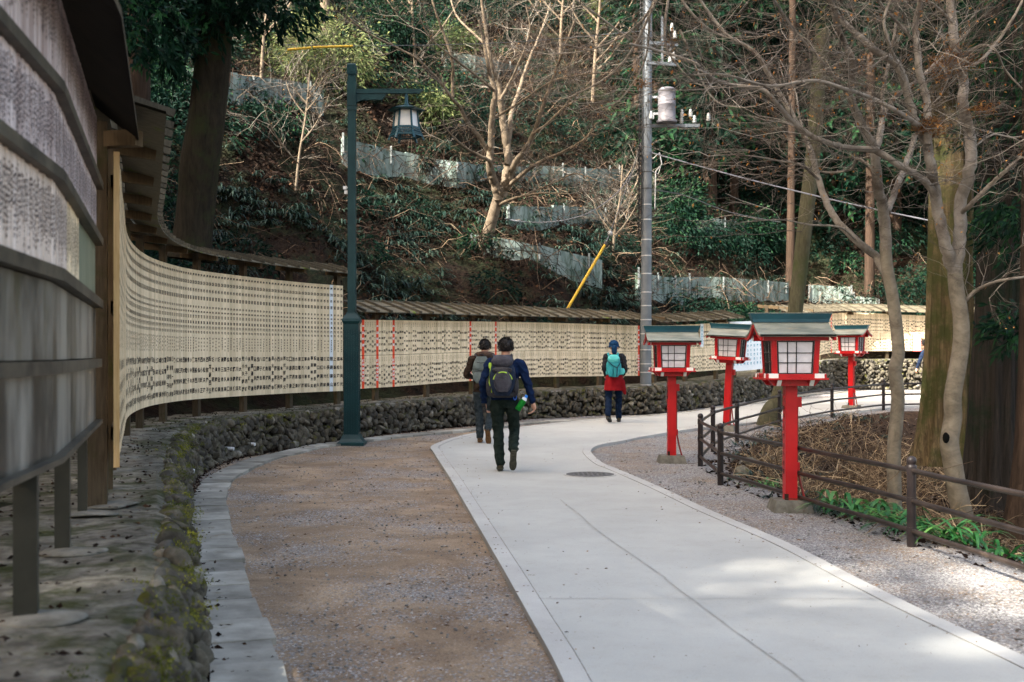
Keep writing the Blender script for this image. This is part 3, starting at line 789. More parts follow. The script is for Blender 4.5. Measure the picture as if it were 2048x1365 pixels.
# --- section 5
r5 = [(1533, 31.6, 736, 641), (1600, 33.9, 721, 632), (1662, 35.9, 706, 628), (1720, 36.6, 703, 626), (1857, 37.0, 702, 632), (1990, 37.2, 703, 634)]
w5 = thing('board_wall', (*XY(1700, 36.4), 1.3), 'farthest wall of pale donor tablets, high on the stone wall left of the mossy cedar', 'board wall')
q5 = board_wall(w5, SEC(r5), 0.06, 'two', red=(1663.5,))
rf5 = [(*XY(u, Y), ZV(vl, Y - .3), ZV(vu, Y + .34)) for u, Y, vl, vu in [(1562, 33.0, 626, 614), (1662, 35.9, 622, 610), (1740, 36.6, 622, 610), (1857, 37.0, 625, 614), (1990, 37.2, 627, 617)]]
roof_strip(w5, rf5, 0.42)
board_posts(w5, q5, None, lambda i: 2.95, 1.45, 0.3)
# white paper notice with red edge hung on section 5
c = np.array(XY(1833, 36.9)); tt = tangents(q5)[-30]; nr = np.array([tt[1], -tt[0]]); c = c + nr * .03
pn = thing('paper_notice', (c[0], c[1], ZV(702, 36.9)), 'white paper notice with red edge hung on the far tablets', 'notice')
z0, z1 = ZV(703, 36.8), ZV(668, 36.8)
g = MB(); tablet_mesh(g, c, tt, nr, .28, z0, z1, .02, 0, .5); g.build('frame', M['tab_red'], pn)
g = MB(); tablet_mesh(g, c + nr * .004, tt, nr, .25, z0 + .015, z1 - .015, .003, 0, .5)
for k in range(4): place_text(g, '高尾山薬王院', c + nr * .004 + tt * (-.09 + .06 * k), tt, nr, colpos(z0 + .04, z1 - .04, 6), .04, 1)
g.build('sheet', [M['tab_white'], M['ink_blue']], pn)
# small white paper strip on section 4
c = np.array(XY(1402, 28.9)); tt = tangents(q4)[len(q4) // 2]; nr = np.array([tt[1], -tt[0]]); c = c + nr * .03
g = MB(); z0, z1 = ZV(694, 28.8), ZV(648, 28.8); tablet_mesh(g, c, tt, nr, .13, z0, z1, .012, 0, .5)
place_text(g, '高尾山薬王院', c, tt, nr, colpos(z0 + .05, z1 - .05, 6), .07, 1)
o = g.build('paper_notice', [M['tab_white'], M['ink_blue']], origin=(c[0], c[1], z0)); tag(o, 'narrow white strip of paper with blue writing behind the roof end of the second lantern', 'notice')

# --- section 1 : near weathered board with steel sheets
n1w = thing('sign_shelter', (*XY(190, 7.2), .58), 'tall dark timber shelter of weathered tablets over metal sheets, close at the left edge', 'board wall')
r1 = np.array([(-1.03, 0.4), (-1.29, 1.8), (-1.497, 2.9), (-1.650, 3.72), (-1.80, 4.52), (-2.60, 7.2)])
def poly_even(pts, step):
    p = np.array(pts, float); s = np.concatenate([[0], np.cumsum(np.linalg.norm(np.diff(p, axis=0), axis=1))]); ss = np.arange(0, s[-1], step)
    ss = np.append(ss, s[-1]); return np.column_stack([np.interp(ss, s, p[:, k]) for k in range(2)]), ss
for (za, zb, m, seg) in ((1.143, 1.475, 'sheet', None), (1.53, 1.835, 'sheet', None)):
    for i in range(2, len(r1) - 1):
        a, b = r1[i], r1[i + 1]; d = (b - a); L = np.linalg.norm(d); d /= L; nr = np.array([d[1], -d[0]])
        k = max(1, round(L / 1.35))
        for j in range(k):
            g = MB(); p0 = a + d * L * j / k - d * .001; p1 = a + d * L * (j + 1) / k + d * .001
            g.bar((*((p0) - nr * .012), (za + zb) / 2), (*((p1) - nr * .012), (za + zb) / 2), .012, zb - za, 0, random.uniform(0, 1)); g.build('metal_sheet', M['sheet'], n1w)
# green sheet at the far end of the row above
a = np.array(XY(148, 5.65)) ; b = r1[-1]
lineP = lambda Y: np.array([np.interp(Y, r1[:, 1], r1[:, 0]), Y])
g = MB(); a = lineP(5.75); b = lineP(7.15); d = (b - a) / np.linalg.norm(b - a); nr = np.array([d[1], -d[0]])
g.bar((*(a - nr * .012), 2.05), (*(b - nr * .012), 2.05), .012, .36, 0, .5); g.build('metal_sheet', M['sheet_green'], n1w)
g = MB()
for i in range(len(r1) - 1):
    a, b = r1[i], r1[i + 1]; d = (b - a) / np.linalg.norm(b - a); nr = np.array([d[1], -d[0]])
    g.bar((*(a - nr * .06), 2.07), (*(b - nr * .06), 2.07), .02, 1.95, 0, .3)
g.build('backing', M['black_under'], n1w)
for (z, h_, w_) in ((1.135, .022, .045), (1.50, .05, .04), (1.865, .05, .05), (2.255, .045, .05), (2.605, .045, .05)):
    g = MB()
    for i in range(2, len(r1) - 1):
        a, b = r1[i], r1[i + 1]; d = (b - a) / np.linalg.norm(b - a); nr = np.array([d[1], -d[0]])
        g.bar((*(a + nr * w_ * .3), z), (*(b + nr * w_ * .3), z), w_, h_, 0, .5)
    g.build('rail', M['steelrail'], n1w)
items = []
for (za, zb, ymax, yl, newish) in ((1.892, 2.23, 5.75, 2.9, 1), (2.28, 2.58, 7.15, 2.9, 0), (2.63, 3.03, 7.15, 2.9, 0)):
    q, ss = poly_even([p for p in r1 if p[1] > 2.5], .036)
    for i in range(len(q) - 1):
        c = (q[i] + q[i + 1]) / 2
        if c[1] > ymax: continue
        d = (q[i + 1] - q[i]) / np.linalg.norm(q[i + 1] - q[i]); items.append((c, d, za, zb + random.uniform(-.006, .004), newish))
u_in = lambda it: 1024 + F * it[0][0] / it[0][1] > -10
vis_items = sorted([it for it in items if u_in(it)], key=lambda it: it[0][1] + (it[2] > 2.5) * .8)
big = {id(it) for it in vis_items[:100]}
rest = MB()
for it in items:
    c, d, za, zb, newish = it; nr = np.array([d[1], -d[0]]); mb = MB() if id(it) in big else rest
    tablet_mesh(mb, c + nr * random.uniform(0, .003), d, nr, .0345, za, zb, .008, 1 if newish else 0, random.uniform(.2, .95))
    if c[1] < 3.2: pass
    nm = name_text() + random.choice(GIV)
    k_ = random.randint(5, 8); j_ = random.uniform(0, .06); nm = (nm + name_text())[:k_]; 
    for o_, s_ in ((-.0082, .0165), (.0085, .013)):
        k_ = random.randint(7, 13); nm = ''.join(random.choice(SUR + GIV + CO) for _ in range(k_)); z1_ = zb - .03 - random.uniform(0, .05); place_text(mb, nm, c + nr * .003 + d * o_, d, nr, [z1_ - i_ * s_ * 1.35 for i_ in range(k_) if z1_ - i_ * s_ * 1.35 > za + .01], s_, 2)
    if mb is not rest: mb.build('tablet', [M['tab_old'], M['tab_mid'], M['ink_old']], n1w)
rest.build('tablet', [M['tab_old'], M['tab'], M['ink_old']], n1w)['kind'] = 'stuff'
# roof of the shelter: eave line over the boards
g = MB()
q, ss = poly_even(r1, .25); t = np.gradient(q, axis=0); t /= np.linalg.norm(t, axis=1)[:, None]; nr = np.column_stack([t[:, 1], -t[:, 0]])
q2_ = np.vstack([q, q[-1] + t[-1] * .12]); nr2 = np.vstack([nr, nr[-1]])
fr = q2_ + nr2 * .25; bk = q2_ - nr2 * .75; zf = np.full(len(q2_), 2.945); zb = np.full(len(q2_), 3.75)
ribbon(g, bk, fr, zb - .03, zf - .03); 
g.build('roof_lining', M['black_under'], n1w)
g = MB(); ribbon(g, fr, bk, zf, zb); ribbon(g, fr, fr, zf - .034, zf)
e0 = np.array([[*fr[-1], 2.911], [*bk[-1], 3.716], [*bk[-1], 3.75], [*fr[-1], 2.945]]); g.add(e0, [[0, 1, 2, 3]])
g.build('roof', M['frame'], n1w)
# posts, crossbeam, legs
c = np.array(G(203, 1012, .58)); rzp = math.atan2(t[-1][1], t[-1][0])
g = MB(); g.box((c[0] - .03, c[1], .56), .13, .13, 2.48, rzp, 0, .8); g.build('post', M['frame'], n1w)
g = MB(); g.bar((c[0] - .35, c[1] + .09, 2.93), (c[0] + .26, c[1] - .06, 2.93), .09, .10, 0, .6); g.build('crossbeam', M['beam'], n1w)
for (u, v, w) in ((52, 1240, .068), (125, 1105, .058), (165, 1030, .045)):
    x, y = G(u, v, .58)
    g = MB(); g.box((x, y, .56), w, w * 1.2, .58, rzp, 0, .5); g.build('leg', M['leg'], n1w)
    g = MB(); vv = rock(ICO3, .17, .15, .022, 5, .6); g.add(vv + np.array([x + .05, y, .585]), ICO3[1]); g.build('footing', M['pad'], n1w, smooth=True)
g = MB(); vv = rock(ICO3, .2, .16, .02, 5, .6); g.add(vv + np.array([c[0] + .06, c[1], .583]), ICO3[1]); g.build('footing', M['pad'], n1w, smooth=True)
# dark boards behind the legs
EXPO = 2.58
# ================================================================== RED LANTERNS
M['red'] = simple('vermilion_paint', (0.33, 0.005, 0.008), (0.43, 0.008, 0.010), 4, 6, 0.38, 0.12, 30, 0.003, c3=(0.20, 0.012, 0.010), c3scale=4, c3lo=0.58, c3hi=0.70)
M['white'] = simple('white_paint', (0.72, 0.70, 0.67), (0.80, 0.78, 0.75), 10, rough=0.5, bs=0.05)
M['copper'] = simple('patina_copper_roof', (0.14, 0.155, 0.13), (0.27, 0.28, 0.235), 3, 8, 0.5, 0.15, 20, 0.003, stretch=(1, 3, 3), metal=0.15, c3=(0.30, 0.25, 0.18), c3scale=2, c3lo=0.58, c3hi=0.75)
M['teal'] = simple('teal_ridge_paint', (0.004, 0.036, 0.052), (0.007, 0.056, 0.075), 4, 6, 0.4, 0.1, 20, 0.003)
M['blackbar'] = simple('black_lattice', (0.012, 0.012, 0.013), (0.025, 0.025, 0.025), 8, rough=0.45, bs=0)
def panel_mat():
    m, nt, b = nodemat('milky_panel'); v = coords(nt)
    col = ramp(nt, [(0.3, (0.50, 0.49, 0.52)), (0.7, (0.68, 0.66, 0.68))], noise(nt, 5, 5, 0.6, vec=v, dist=1.5))
    nt.links.new(col, b.inputs['Base Color']); b.inputs['Roughness'].default_value = 0.18; b.inputs['Specular IOR Level'].default_value = 0.6
    return m
M['panel'] = panel_mat()
M['cable'] = simple('red_cable', (0.25, 0.02, 0.015), (0.12, 0.03, 0.025), 10, rough=0.5)
M['rust'] = simple('rusty_foot', (0.04, 0.02, 0.015), (0.02, 0.015, 0.013), 20, rough=0.7)
def curve_roof(g, halfw, prof, th=0.022, mat=0):
    """prof: (y, z) from ridge to eave; extruded along x, thickness th"""
    n = len(prof); V = []
    for x in (-halfw, halfw):
        for y, z in prof: V.append([x, y, z])
        for y, z in prof: V.append([x, y, z - th])
    f = []
    m = 2 * n
    for i in range(n - 1):
        f.append([i, i + 1, m + i + 1, m + i]); f.append([n + i, m + n + i, m + n + i + 1, n + i + 1])
        f.append([i, n + i, n + i + 1, i + 1]); f.append([m + i, m + i + 1, m + n + i + 1, m + n + i])
    f.append([n - 1, 2 * n - 1, m + 2 * n - 1, m + n - 1])
    g.add(V, f, mat)
def make_lantern():
    t = thing('lantern', (0, 0, 0), 'x', 'lantern', 'red roofed lanterns beside the path')
    R = lambda nm, g, mt, par=None, sm=False: g.build(nm, mt, par or t, smooth=sm, origin=(0, 0, 0))
    g = MB(); g.box((0, 0, -.06), .43, .40, .17, taper=.76, ty=.76); R('footing', g, M['pad'])
    post = MB(); post.box((0, 0, .10), .118, .128, 1.14, taper=.98)
    post = R('post', post, M['red'])
    g = MB()   # dark writing down the left face of the post
    c = np.array([-.0605, 0.0]); tt = np.array([0, -1.0]); nr = np.array([-1.0, 0])
    place_text(g, '高尾山薬王院有喜', c, tt, nr, [1.02, .94, .82, .74, .64, .57, .47, .39], .052, 0); R('lettering', g, M['ink'], post)
    g = MB(); g.box((-.045, -.045, .10), .032, .042, .07); R('rust_patch', g, M['rust'], post)
    g = MB(); g.box((.084, .0, 1.03), .05, .07, .10); R('junction_box', g, M['red'])
    g = MB(); g.tube([(.075, 0, 1.03), (.073, 0, .42)], .009, 8); g.tube([(.073, 0, .44), (.08, 0, .40), (.105, -.01, .26), (.135, -.02, .14), (.18, -.03, .02), (.22, -.035, -.03)], .012, 8); R('cable', g, M['cable'], None, True)
    g = MB(); g.box((.076, 0, .40), .03, .05, .08); R('junction_box', g, M['red'])
    # brackets
    for y in (-.16, .16):
        g = MB(); g.add([(-.20, y - .022, 1.245), (.20, y - .022, 1.245), (.20, y + .022, 1.245), (-.20, y + .022, 1.245), (-.255, y - .022, 1.305), (.255, y - .022, 1.305), (.255, y + .022, 1.305), (-.255, y + .022, 1.305)], [[3, 2, 1, 0], [4, 5, 6, 7], [0, 1, 5, 4], [1, 2, 6, 5], [2, 3, 7, 6], [3, 0, 4, 7]]); R('bracket', g, M['red'])
    for x in (-.16, .16):
        g = MB(); g.add([(x - .022, -.20, 1.243), (x + .022, -.20, 1.243), (x + .022, .20, 1.243), (x - .022, .20, 1.243), (x - .022, -.255, 1.303), (x + .022, -.255, 1.303), (x + .022, .255, 1.303), (x - .022, .255, 1.303)], [[3, 2, 1, 0], [4, 5, 6, 7], [0, 1, 5, 4], [1, 2, 6, 5], [2, 3, 7, 6], [3, 0, 4, 7]]); br = R('bracket', g, M['red'])
        for s_ in (-1, 1):
            g = MB(); y0, y1 = s_ * .2025, s_ * .2575
            V = [(x - .021, y0, 1.244), (x + .021, y0, 1.244), (x + .021, y1, 1.302), (x - .021, y1, 1.302)]; g.add(V, [[0, 1, 2, 3]] if s_ < 0 else [[3, 2, 1, 0]]); R('end_paint', g, M['white'], br)
    g = MB(); g.box((0, 0, 1.306), .615, .59, .016); R('tray', g, M['red'])
    g = MB()
    for s_ in (-1, 1):
        g.box((0, s_ * .245, 1.3225), .585, .04, .04); g.box((s_ * .245, 0, 1.3225), .04, .449, .04)
    rr = R('rail', g, M['red'])
    for sx in (-1, 1):
        for sy in (-1, 1):
            g = MB(); g.box((sx * .2, sy * .2665, 1.32), .046, .006, .046); g.box((sx * .2945, sy * .2, 1.32), .006, .046, .046)
            g.box((sx * .245, sy * .245, 1.3195), .05, .052, .047)
            R('corner_cap', g, M['white'], rr)
    # body
    g = MB(); g.box((0, 0, 1.3225), .40, .40, .365, taper=1.09, ty=1.09)
    R('panel', g, M['panel'])
    for sx in (-1, 1):
        for sy in (-1, 1):
            g = MB(); a = (sx * .197, sy * .197, 1.33); b = (sx * .214, sy * .214, 1.70); g.bar(a, b, .05, .05, up=(0, 1, 0)); R('corner_post', g, M['red'])
    g = MB()
    def bars(fn):
        for x in (-.085, .0, ):
            g.bar(fn(x + .01, 1.362), fn(x * 1.03 + .01, 1.684), .008, .010, up=fn.n)
        for x in (-.163, .163): g.bar(fn(x, 1.362), fn(x * 1.08, 1.684), .012, .012, up=fn.n)
        for z, k in ((1.366, 1), (1.472, 1.02), (1.568, 1.05), (1.680, 1.08)): g.bar(fn(-.165 * k, z), fn(.165 * k, z), .008 if 1.4 < z < 1.65 else .012, .010, up=fn.n)
    for ax, s_ in ((1, -1), (1, 1), (0, -1), (0, 1)):
        def fn(x, z, ax=ax, s_=s_):
            d = s_ * (.2055 + (z - 1.3225) * .05)
            return (x, d, z) if ax == 1 else (d, x, z)
        fn.n = (0, s_, 0) if ax == 1 else (s_, 0, 0)
        if ax == 0:
            for x in (-.10, -.055, .055, .10): g.bar(fn(x, 1.362), fn(x * 1.08, 1.684), .014, .010, up=fn.n)
        bars(fn)
    R('lattice', g, M['blackbar'])
    g = MB()
    for s_ in (-1, 1): g.box((0, s_ * .225, 1.688), .64, .05, .06); g.box((s_ * .225, 0, 1.689), .05, .40, .056)
    R('roof_beam', g, M['red'])
    g = MB()
    for s_ in (-1, 1):
        for xx in (-1, 1): g.box((xx * .322, s_ * .225, 1.69), .006, .046, .054)
    R('end_paint', g, M['white'])
    prof = [(.0, 1.885), (.05, 1.866), (.10, 1.836), (.16, 1.802), (.23, 1.774), (.30, 1.756), (.355, 1.747)]
    rf = MB(); curve_roof(rf, .372, prof); curve_roof(rf, .372, [(-y, z) for y, z in prof][::-1]); rf = R('roof', rf, M['copper'], None, False)
    g = MB()
    pr2 = [(y * .98, z - .024) for y, z in prof]
    for xx in (-.355, .355):
        for sg in (1, -1):
            for a, b in zip(pr2[:-1], pr2[1:]): g.bar((xx, sg * a[0], a[1] - .018), (xx, sg * b[0], b[1] - .018), .022, .034, up=(0, 0, 1))
    R('gable_trim', g, M['red'], rf)
    g = MB()
    for xx in (-.30, .30): 
        g.add([(xx, -.20, 1.75), (xx, .20, 1.75), (xx, .04, 1.85), (xx, -.04, 1.85)], [[0, 1, 2, 3]])
    R('gable_board', g, M['red'], rf)
    g = MB()   # flared ridge
    V = []
    for z, hw, d in ((1.872, .375, .05), (1.905, .385, .045), (1.962, .408, .05)):
        V += [(-hw, -d, z), (hw, -d, z), (hw, d, z), (-hw, d, z)]
    f = [[3, 2, 1, 0], [8, 9, 10, 11]]
    for k in (0, 4):
        for i in range(4): f.append([k + i, k + (i + 1) % 4, k + 4 + (i + 1) % 4, k + 4 + i])
    g.add(V, f); R('ridge', g, M['teal'], rf)
    g = MB(); g.box((0, 0, 1.962), .822, .104, .006); R('ridge_cap', g, M['copper'], rf)
    return t
LAN = make_lantern()
specs = [((1580, 1021), 0.0, 1.0, None, 'nearest and largest red lantern, standing in front of the fence'),
         ((1343, 926), 0.0, 1.0, None, 'red lantern left of the fence corner, in front of the grey utility pole'),
         ((1453, 862), -0.46, 1.03, None, 'red lantern leaning slightly, turned to the right behind the fence corner'),
         ((1703, 824), -0.64, 1.02, 27.2, 'farthest and smallest red lantern, sunlit, behind the far run of fence')]
for i, ((u, v), rz, sc_, Yf, lab) in enumerate(specs):
    o = LAN if i == 0 else copy_tree(LAN)
    x, y = G(u, v) if Yf is None else XY(u, Yf)
    o.location = (x, y, gzf(y)); o.rotation_euler = (0, 0, rz); o.scale = (sc_,) * 3; o['label'] = lab
    if i == 2: o.rotation_euler = (math.radians(0.5), math.radians(3.0), rz)

# ================================================================== FENCE
M['fpost'] = simple('dark_brown_fence_paint', (0.012, 0.009, 0.010), (0.026, 0.02, 0.02), 6, 6, 0.4, 0.2, 30, 0.003)
M['frail'] = simple('worn_brown_rail', (0.014, 0.0105, 0.009), (0.036, 0.027, 0.023), 5, 7, 0.38, 0.15, 20, 0.003, c3=(0.08, 0.06, 0.046), c3scale=3, c3lo=0.62, c3hi=0.74)
ff = thing('fence', (FP[1][0], FP[1][1], 0), 'low dark brown fence of round rails and knobbed posts bending round the planted hollow', 'fence')
fpz = [(x, y, gzf(y)) for x, y in FP]
for i, (x, y, z) in enumerate(fpz):
    hgt = .735
    g = MB(); r = .037
    g.tube([(x, y, z - .25), (x, y, z + hgt - .09)], r, 12); p = g.build('post', M['fpost'], ff, smooth=False)
    g = MB(); g.loft([(x, y, z + hgt - .10, r * 1.12, r * 1.12), (x, y, z + hgt - .075, r * 1.12, r * 1.12), (x, y, z + hgt - .068, r * .8, r * .8), (x, y, z + hgt - .058, r * 1.0, r), (x, y, z + hgt - .035, r * 1.12, r * 1.12), (x, y, z + hgt - .012, r * .9, r * .9), (x, y, z + hgt, r * .35, r * .35)], 14)
    g.build('knob', M['fpost'], p, smooth=True, origin=ff.location)
    g = MB()
    for rh in (.135, .375, .62): g.tube([(x, y, z + rh - .03), (x, y, z + rh + .03)], r * 1.12, 12)
    g.build('collar', M['fpost'], p, origin=ff.location)
for i in range(len(fpz) - 1):
    a = np.array(fpz[i]); b = np.array(fpz[i + 1]); d = (b - a) / np.linalg.norm(b - a)
    for rh in (.135, .375, .62):
        g = MB(); o3 = np.array([0, 0, rh]); n_ = 6
        pts = [a + (b - a) * k / n_ + o3 + np.array([0, 0, random.uniform(-.004, .004)]) * (0 < k < n_) for k in range(n_ + 1)]
        g.tube(pts, .021, 10); g.build('rail', M['frail'], ff, smooth=True)

# ================================================================== STREET LAMP
M['lampgreen'] = simple('dark_teal_lamp_paint', (0.003, 0.024, 0.028), (0.007, 0.038, 0.042), 3, 6, 0.42, 0.12, 30, 0.003, c3=(0.014, 0.05, 0.036), c3scale=2, c3lo=0.6, c3hi=0.75)
M['lampblue'] = simple('blue_lantern_paint', (0.010, 0.045, 0.062), (0.02, 0.07, 0.09), 5, 5, 0.45, 0.1)
M['frost'] = simple('frosted_lamp_glass', (0.50, 0.50, 0.50), (0.62, 0.60, 0.56), 4, rough=0.35, bs=0)
lx, ly = G(704, 889); lz = gzf(ly); px = ly / F
zz = lambda v: ZV(v, ly) - lz
sl = thing('street_lamp', (lx, ly, lz), 'tall dark teal lamp post with a hanging hexagonal lantern on its arm', 'street lamp')
B = lambda nm, g, mt, par=None, sm=False: g.build(nm, mt, par or sl, smooth=sm, origin=(0, 0, 0))
def prism(g, zs, ry=None):
    V = []; f = []
    for z, w_ in zs: V += [(-w_, -w_, z), (w_, -w_, z), (w_, w_, z), (-w_, w_, z)]
    for k in range(len(zs) - 1):
        for i in range(4): f.append([4 * k + i, 4 * k + (i + 1) % 4, 4 * k + 4 + (i + 1) % 4, 4 * k + 4 + i])
    n_ = len(zs); f += [[3, 2, 1, 0], [4 * n_ - 4, 4 * n_ - 3, 4 * n_ - 2, 4 * n_ - 1]]; g.add(V, f)
g = MB(); prism(g, [(-.02, .225), (.035, .225), (.05, .20), (.10, .165), (.17, .135)]); B('base', g, M['lampgreen'])
g = MB(); prism(g, [(.17, .122), (zz(648), .122)])
for k in range(-2, 3):
    for ax in (0, 1):
        for s_ in (-1, 1):
            p = (k * .042, s_ * .1235) if ax else (s_ * .1235, k * .042)
            g.box((p[0], p[1], .2), .014 if ax else .006, .006 if ax else .014, zz(660) - .2)
B('lower_shaft', g, M['lampgreen'])
g = MB(); prism(g, [(zz(648), .13), (zz(643), .15), (zz(638), .14), (zz(628), .085), (zz(625), .08)]); B('collar', g, M['lampgreen'])
g = MB(); prism(g, [(zz(630), .066), (zz(222), .063)]); B('shaft', g, M['lampgreen'])
g = MB(); prism(g, [(zz(222), .073), (zz(163), .073)]); prism(g, [(zz(163), .062), (zz(150), .062)]); prism(g, [(zz(150), .075), (zz(131), .075), (zz(129), .06)]); prism(g, [(zz(213), .079), (zz(211), .079)]); B('post_head', g, M['lampgreen'])
g = MB(); a0, a1 = .073, 144 * px
z0, z1 = zz(188), zz(179)
g.add([(a0, -.04, z0), (a1 - .08, -.04, z0), (a1, -.04, z1), (a0, -.04, z1), (a0, .04, z0), (a1 - .08, .04, z0), (a1, .04, z1), (a0, .04, z1)], [[0, 1, 2, 3], [7, 6, 5, 4], [0, 4, 5, 1], [1, 5, 6, 2], [2, 6, 7, 3]]); B('arm', g, M['lampgreen'])
g = MB(); pr = [(a0, zz(207)), (a0 + .08, zz(202)), (a0 + .25, zz(200.5)), (62 * px * .98, zz(200.5)), (69 * px, zz(190)), (69 * px, zz(188.5)), (a0, zz(188.5))]
n_ = len(pr); g.add([(x, -.03, z) for x, z in pr] + [(x, .03, z) for x, z in pr], [[i, (i + 1) % n_, n_ + (i + 1) % n_, n_ + i] for i in range(n_)])
g.add([(x, -.03, z) for x, z in pr] + [(.35, -.03, zz(195))], [[i, (i + 1) % n_, n_] for i in range(n_)]); g.add([(x, .03, z) for x, z in pr] + [(.35, .03, zz(195))], [[(i + 1) % n_, i, n_] for i in range(n_)])
B('brace', g, M['lampgreen'])
hx_ = 108.5 * px
g = MB(); g.tube([(hx_, 0, zz(187)), (hx_, 0, zz(211))], .03, 6); g.tube([(hx_, 0, zz(208)), (hx_, 0, zz(213))], .045, 6); B('hanger', g, M['lampblue'])
def hexring(r, z, ph=0.0): return [(hx_ + r * math.cos(PI / 3 * k + ph), r * math.sin(PI / 3 * k + ph), z) for k in range(6)]
def hexloft(g, rings, mat=0, capb=True, capt=True):
    V = []; f = []
    for r, z in rings: V += hexring(r, z)
    for k in range(len(rings) - 1):
        for i in range(6): f.append([6 * k + i, 6 * k + (i + 1) % 6, 6 * k + 6 + (i + 1) % 6, 6 * k + 6 + i])
    g.add(V, f, mat)
    for k, e in ((0, capb), (len(rings) - 1, capt)):
        if e: V2 = hexring(*rings[k]) + [(hx_, 0, rings[k][1])]; g.add(V2, [[(i + 1) % 6, i, 6] if k == 0 else [i, (i + 1) % 6, 6] for i in range(6)], mat)
g = MB(); hexloft(g, [(.30, zz(222.5)), (.315, zz(220)), (.22, zz(217)), (.10, zz(213.5)), (.045, zz(211))]); B('lantern_roof', g, M['lampgreen'])
g = MB(); hexloft(g, [(.205, zz(257)), (.175, zz(223))]); B('glass', g, M['frost'])
g = MB()
for k in range(6):
    a = PI / 3 * k; ca, sa = math.cos(a), math.sin(a); V0 = (hx_ + .30 * ca, .30 * sa, zz(281)); V1 = (hx_ + .225 * ca, .225 * sa, zz(262)); V2 = (hx_ + .183 * ca, .183 * sa, zz(222))
    g.bar(V0, V1, .03, .03, up=(ca, sa, 0)); g.bar(V1, V2, .026, .026, up=(ca, sa, 0))
for r, v, h_ in ((.228, 257, .03), (.248, 263, .012), (.262, 268, .012), (.275, 272, .026)):
    R_ = hexring(r, zz(v))
    for i in range(6): g.bar(R_[i], R_[(i + 1) % 6], .014, h_)
for i in range(6):
    a_, b_ = hexring(.232, zz(258)), hexring(.275, zz(272))
    for k in range(1, 6):
        f = k / 6; p = [a_[i][j] * (1 - f) + a_[(i + 1) % 6][j] * f for j in range(3)]; q_ = [b_[i][j] * (1 - f) + b_[(i + 1) % 6][j] * f for j in range(3)]; g.bar(p, q_, .009, .009, up=(1, 0.3, 0))
B('lantern_frame', g, M['lampblue'])
g = MB(); g.tube([(-.07, 0, zz(376)), (-.115, 0, zz(376))], .015, 8); g.box((-.115, 0, zz(376) - .03), .06, .06, .055); g.box((-.10, 0, zz(385) - .03), .05, .05, .06); B('sensor', g, M['white'])

# ================================================================== UTILITY POLE
M['polegrey'] = simple('grey_pole_sleeve', (0.085, 0.10, 0.115), (0.14, 0.155, 0.17), 3, 6, 0.4, 0.15, 20, 0.003, metal=0.2)
M['poleconc'] = simple('pole_concrete', (0.20, 0.19, 0.165), (0.30, 0.285, 0.25), 4, 6, 0.85, 0.3)
M['band'] = simple('steel_band', (0.35, 0.35, 0.35), (0.5, 0.5, 0.5), 8, rough=0.4, bs=0, metal=0.6)
M['darkmetal'] = simple('dark_fittings', (0.02, 0.02, 0.02), (0.05, 0.05, 0.05), 10, rough=0.5, bs=0)
M['tank'] = simple('transformer_tank', (0.085, 0.083, 0.095), (0.13, 0.125, 0.14), 4, 5, 0.5, 0.1)
M['porcelain'] = simple('white_porcelain', (0.28, 0.29, 0.28), (0.38, 0.38, 0.37), 6, rough=0.2, bs=0)
ux, uy = G(1291, 826); uz = gzf(uy); up_ = uy / F; UZ = lambda v: ZV(v, uy) - uz
up = thing('utility_pole', (ux, uy, uz), 'tall grey utility pole with a transformer, standing by the stone wall behind a red lantern', 'utility pole')
B = lambda nm, g, mt, par=None, sm=False: g.build(nm, mt, par or up, smooth=sm, origin=(0, 0, 0))
rad = lambda v: (11.6 - (826 - v) / 826 * 3.2) * up_
lean = lambda v: (826 - v) / 826 * 5 * up_
g = MB(); g.tube([(0, 0, -.1), (lean(785), 0, UZ(785))], [rad(826) * .99, rad(785) * .99], 20); B('foot', g, M['poleconc'], None, True)
g = MB(); vs = [785, 650, 500, 380, 200, -120]; g.tube([(lean(v), 0, UZ(v)) for v in vs], [rad(v) for v in vs], 20); B('shaft', g, M['polegrey'], None, True)
for v in (812, 770, 745, 728, 700, 668, 640, 612, 585, 548, 512, 480, 440, 410, 378, 345):
    g = MB(); c = (lean(v), 0); g.tube([(c[0], 0, UZ(v) - .012), (c[0], 0, UZ(v) + .012)], rad(v) * 1.035, 20); B('band', g, M['band'] if v > 380 else M['darkmetal'], None, True)
for v in (600, 520, 450, 400, 340, 300):
    for s_ in (-1, 1): 
        g = MB(); vv = v - (15 if s_ > 0 else 0); g.tube([(lean(vv) + s_ * rad(vv) * .9, -.02, UZ(vv)), (lean(vv) + s_ * (rad(vv) + .13), -.02, UZ(vv))], .011, 6); B('climbing_bolt', g, M['darkmetal'])
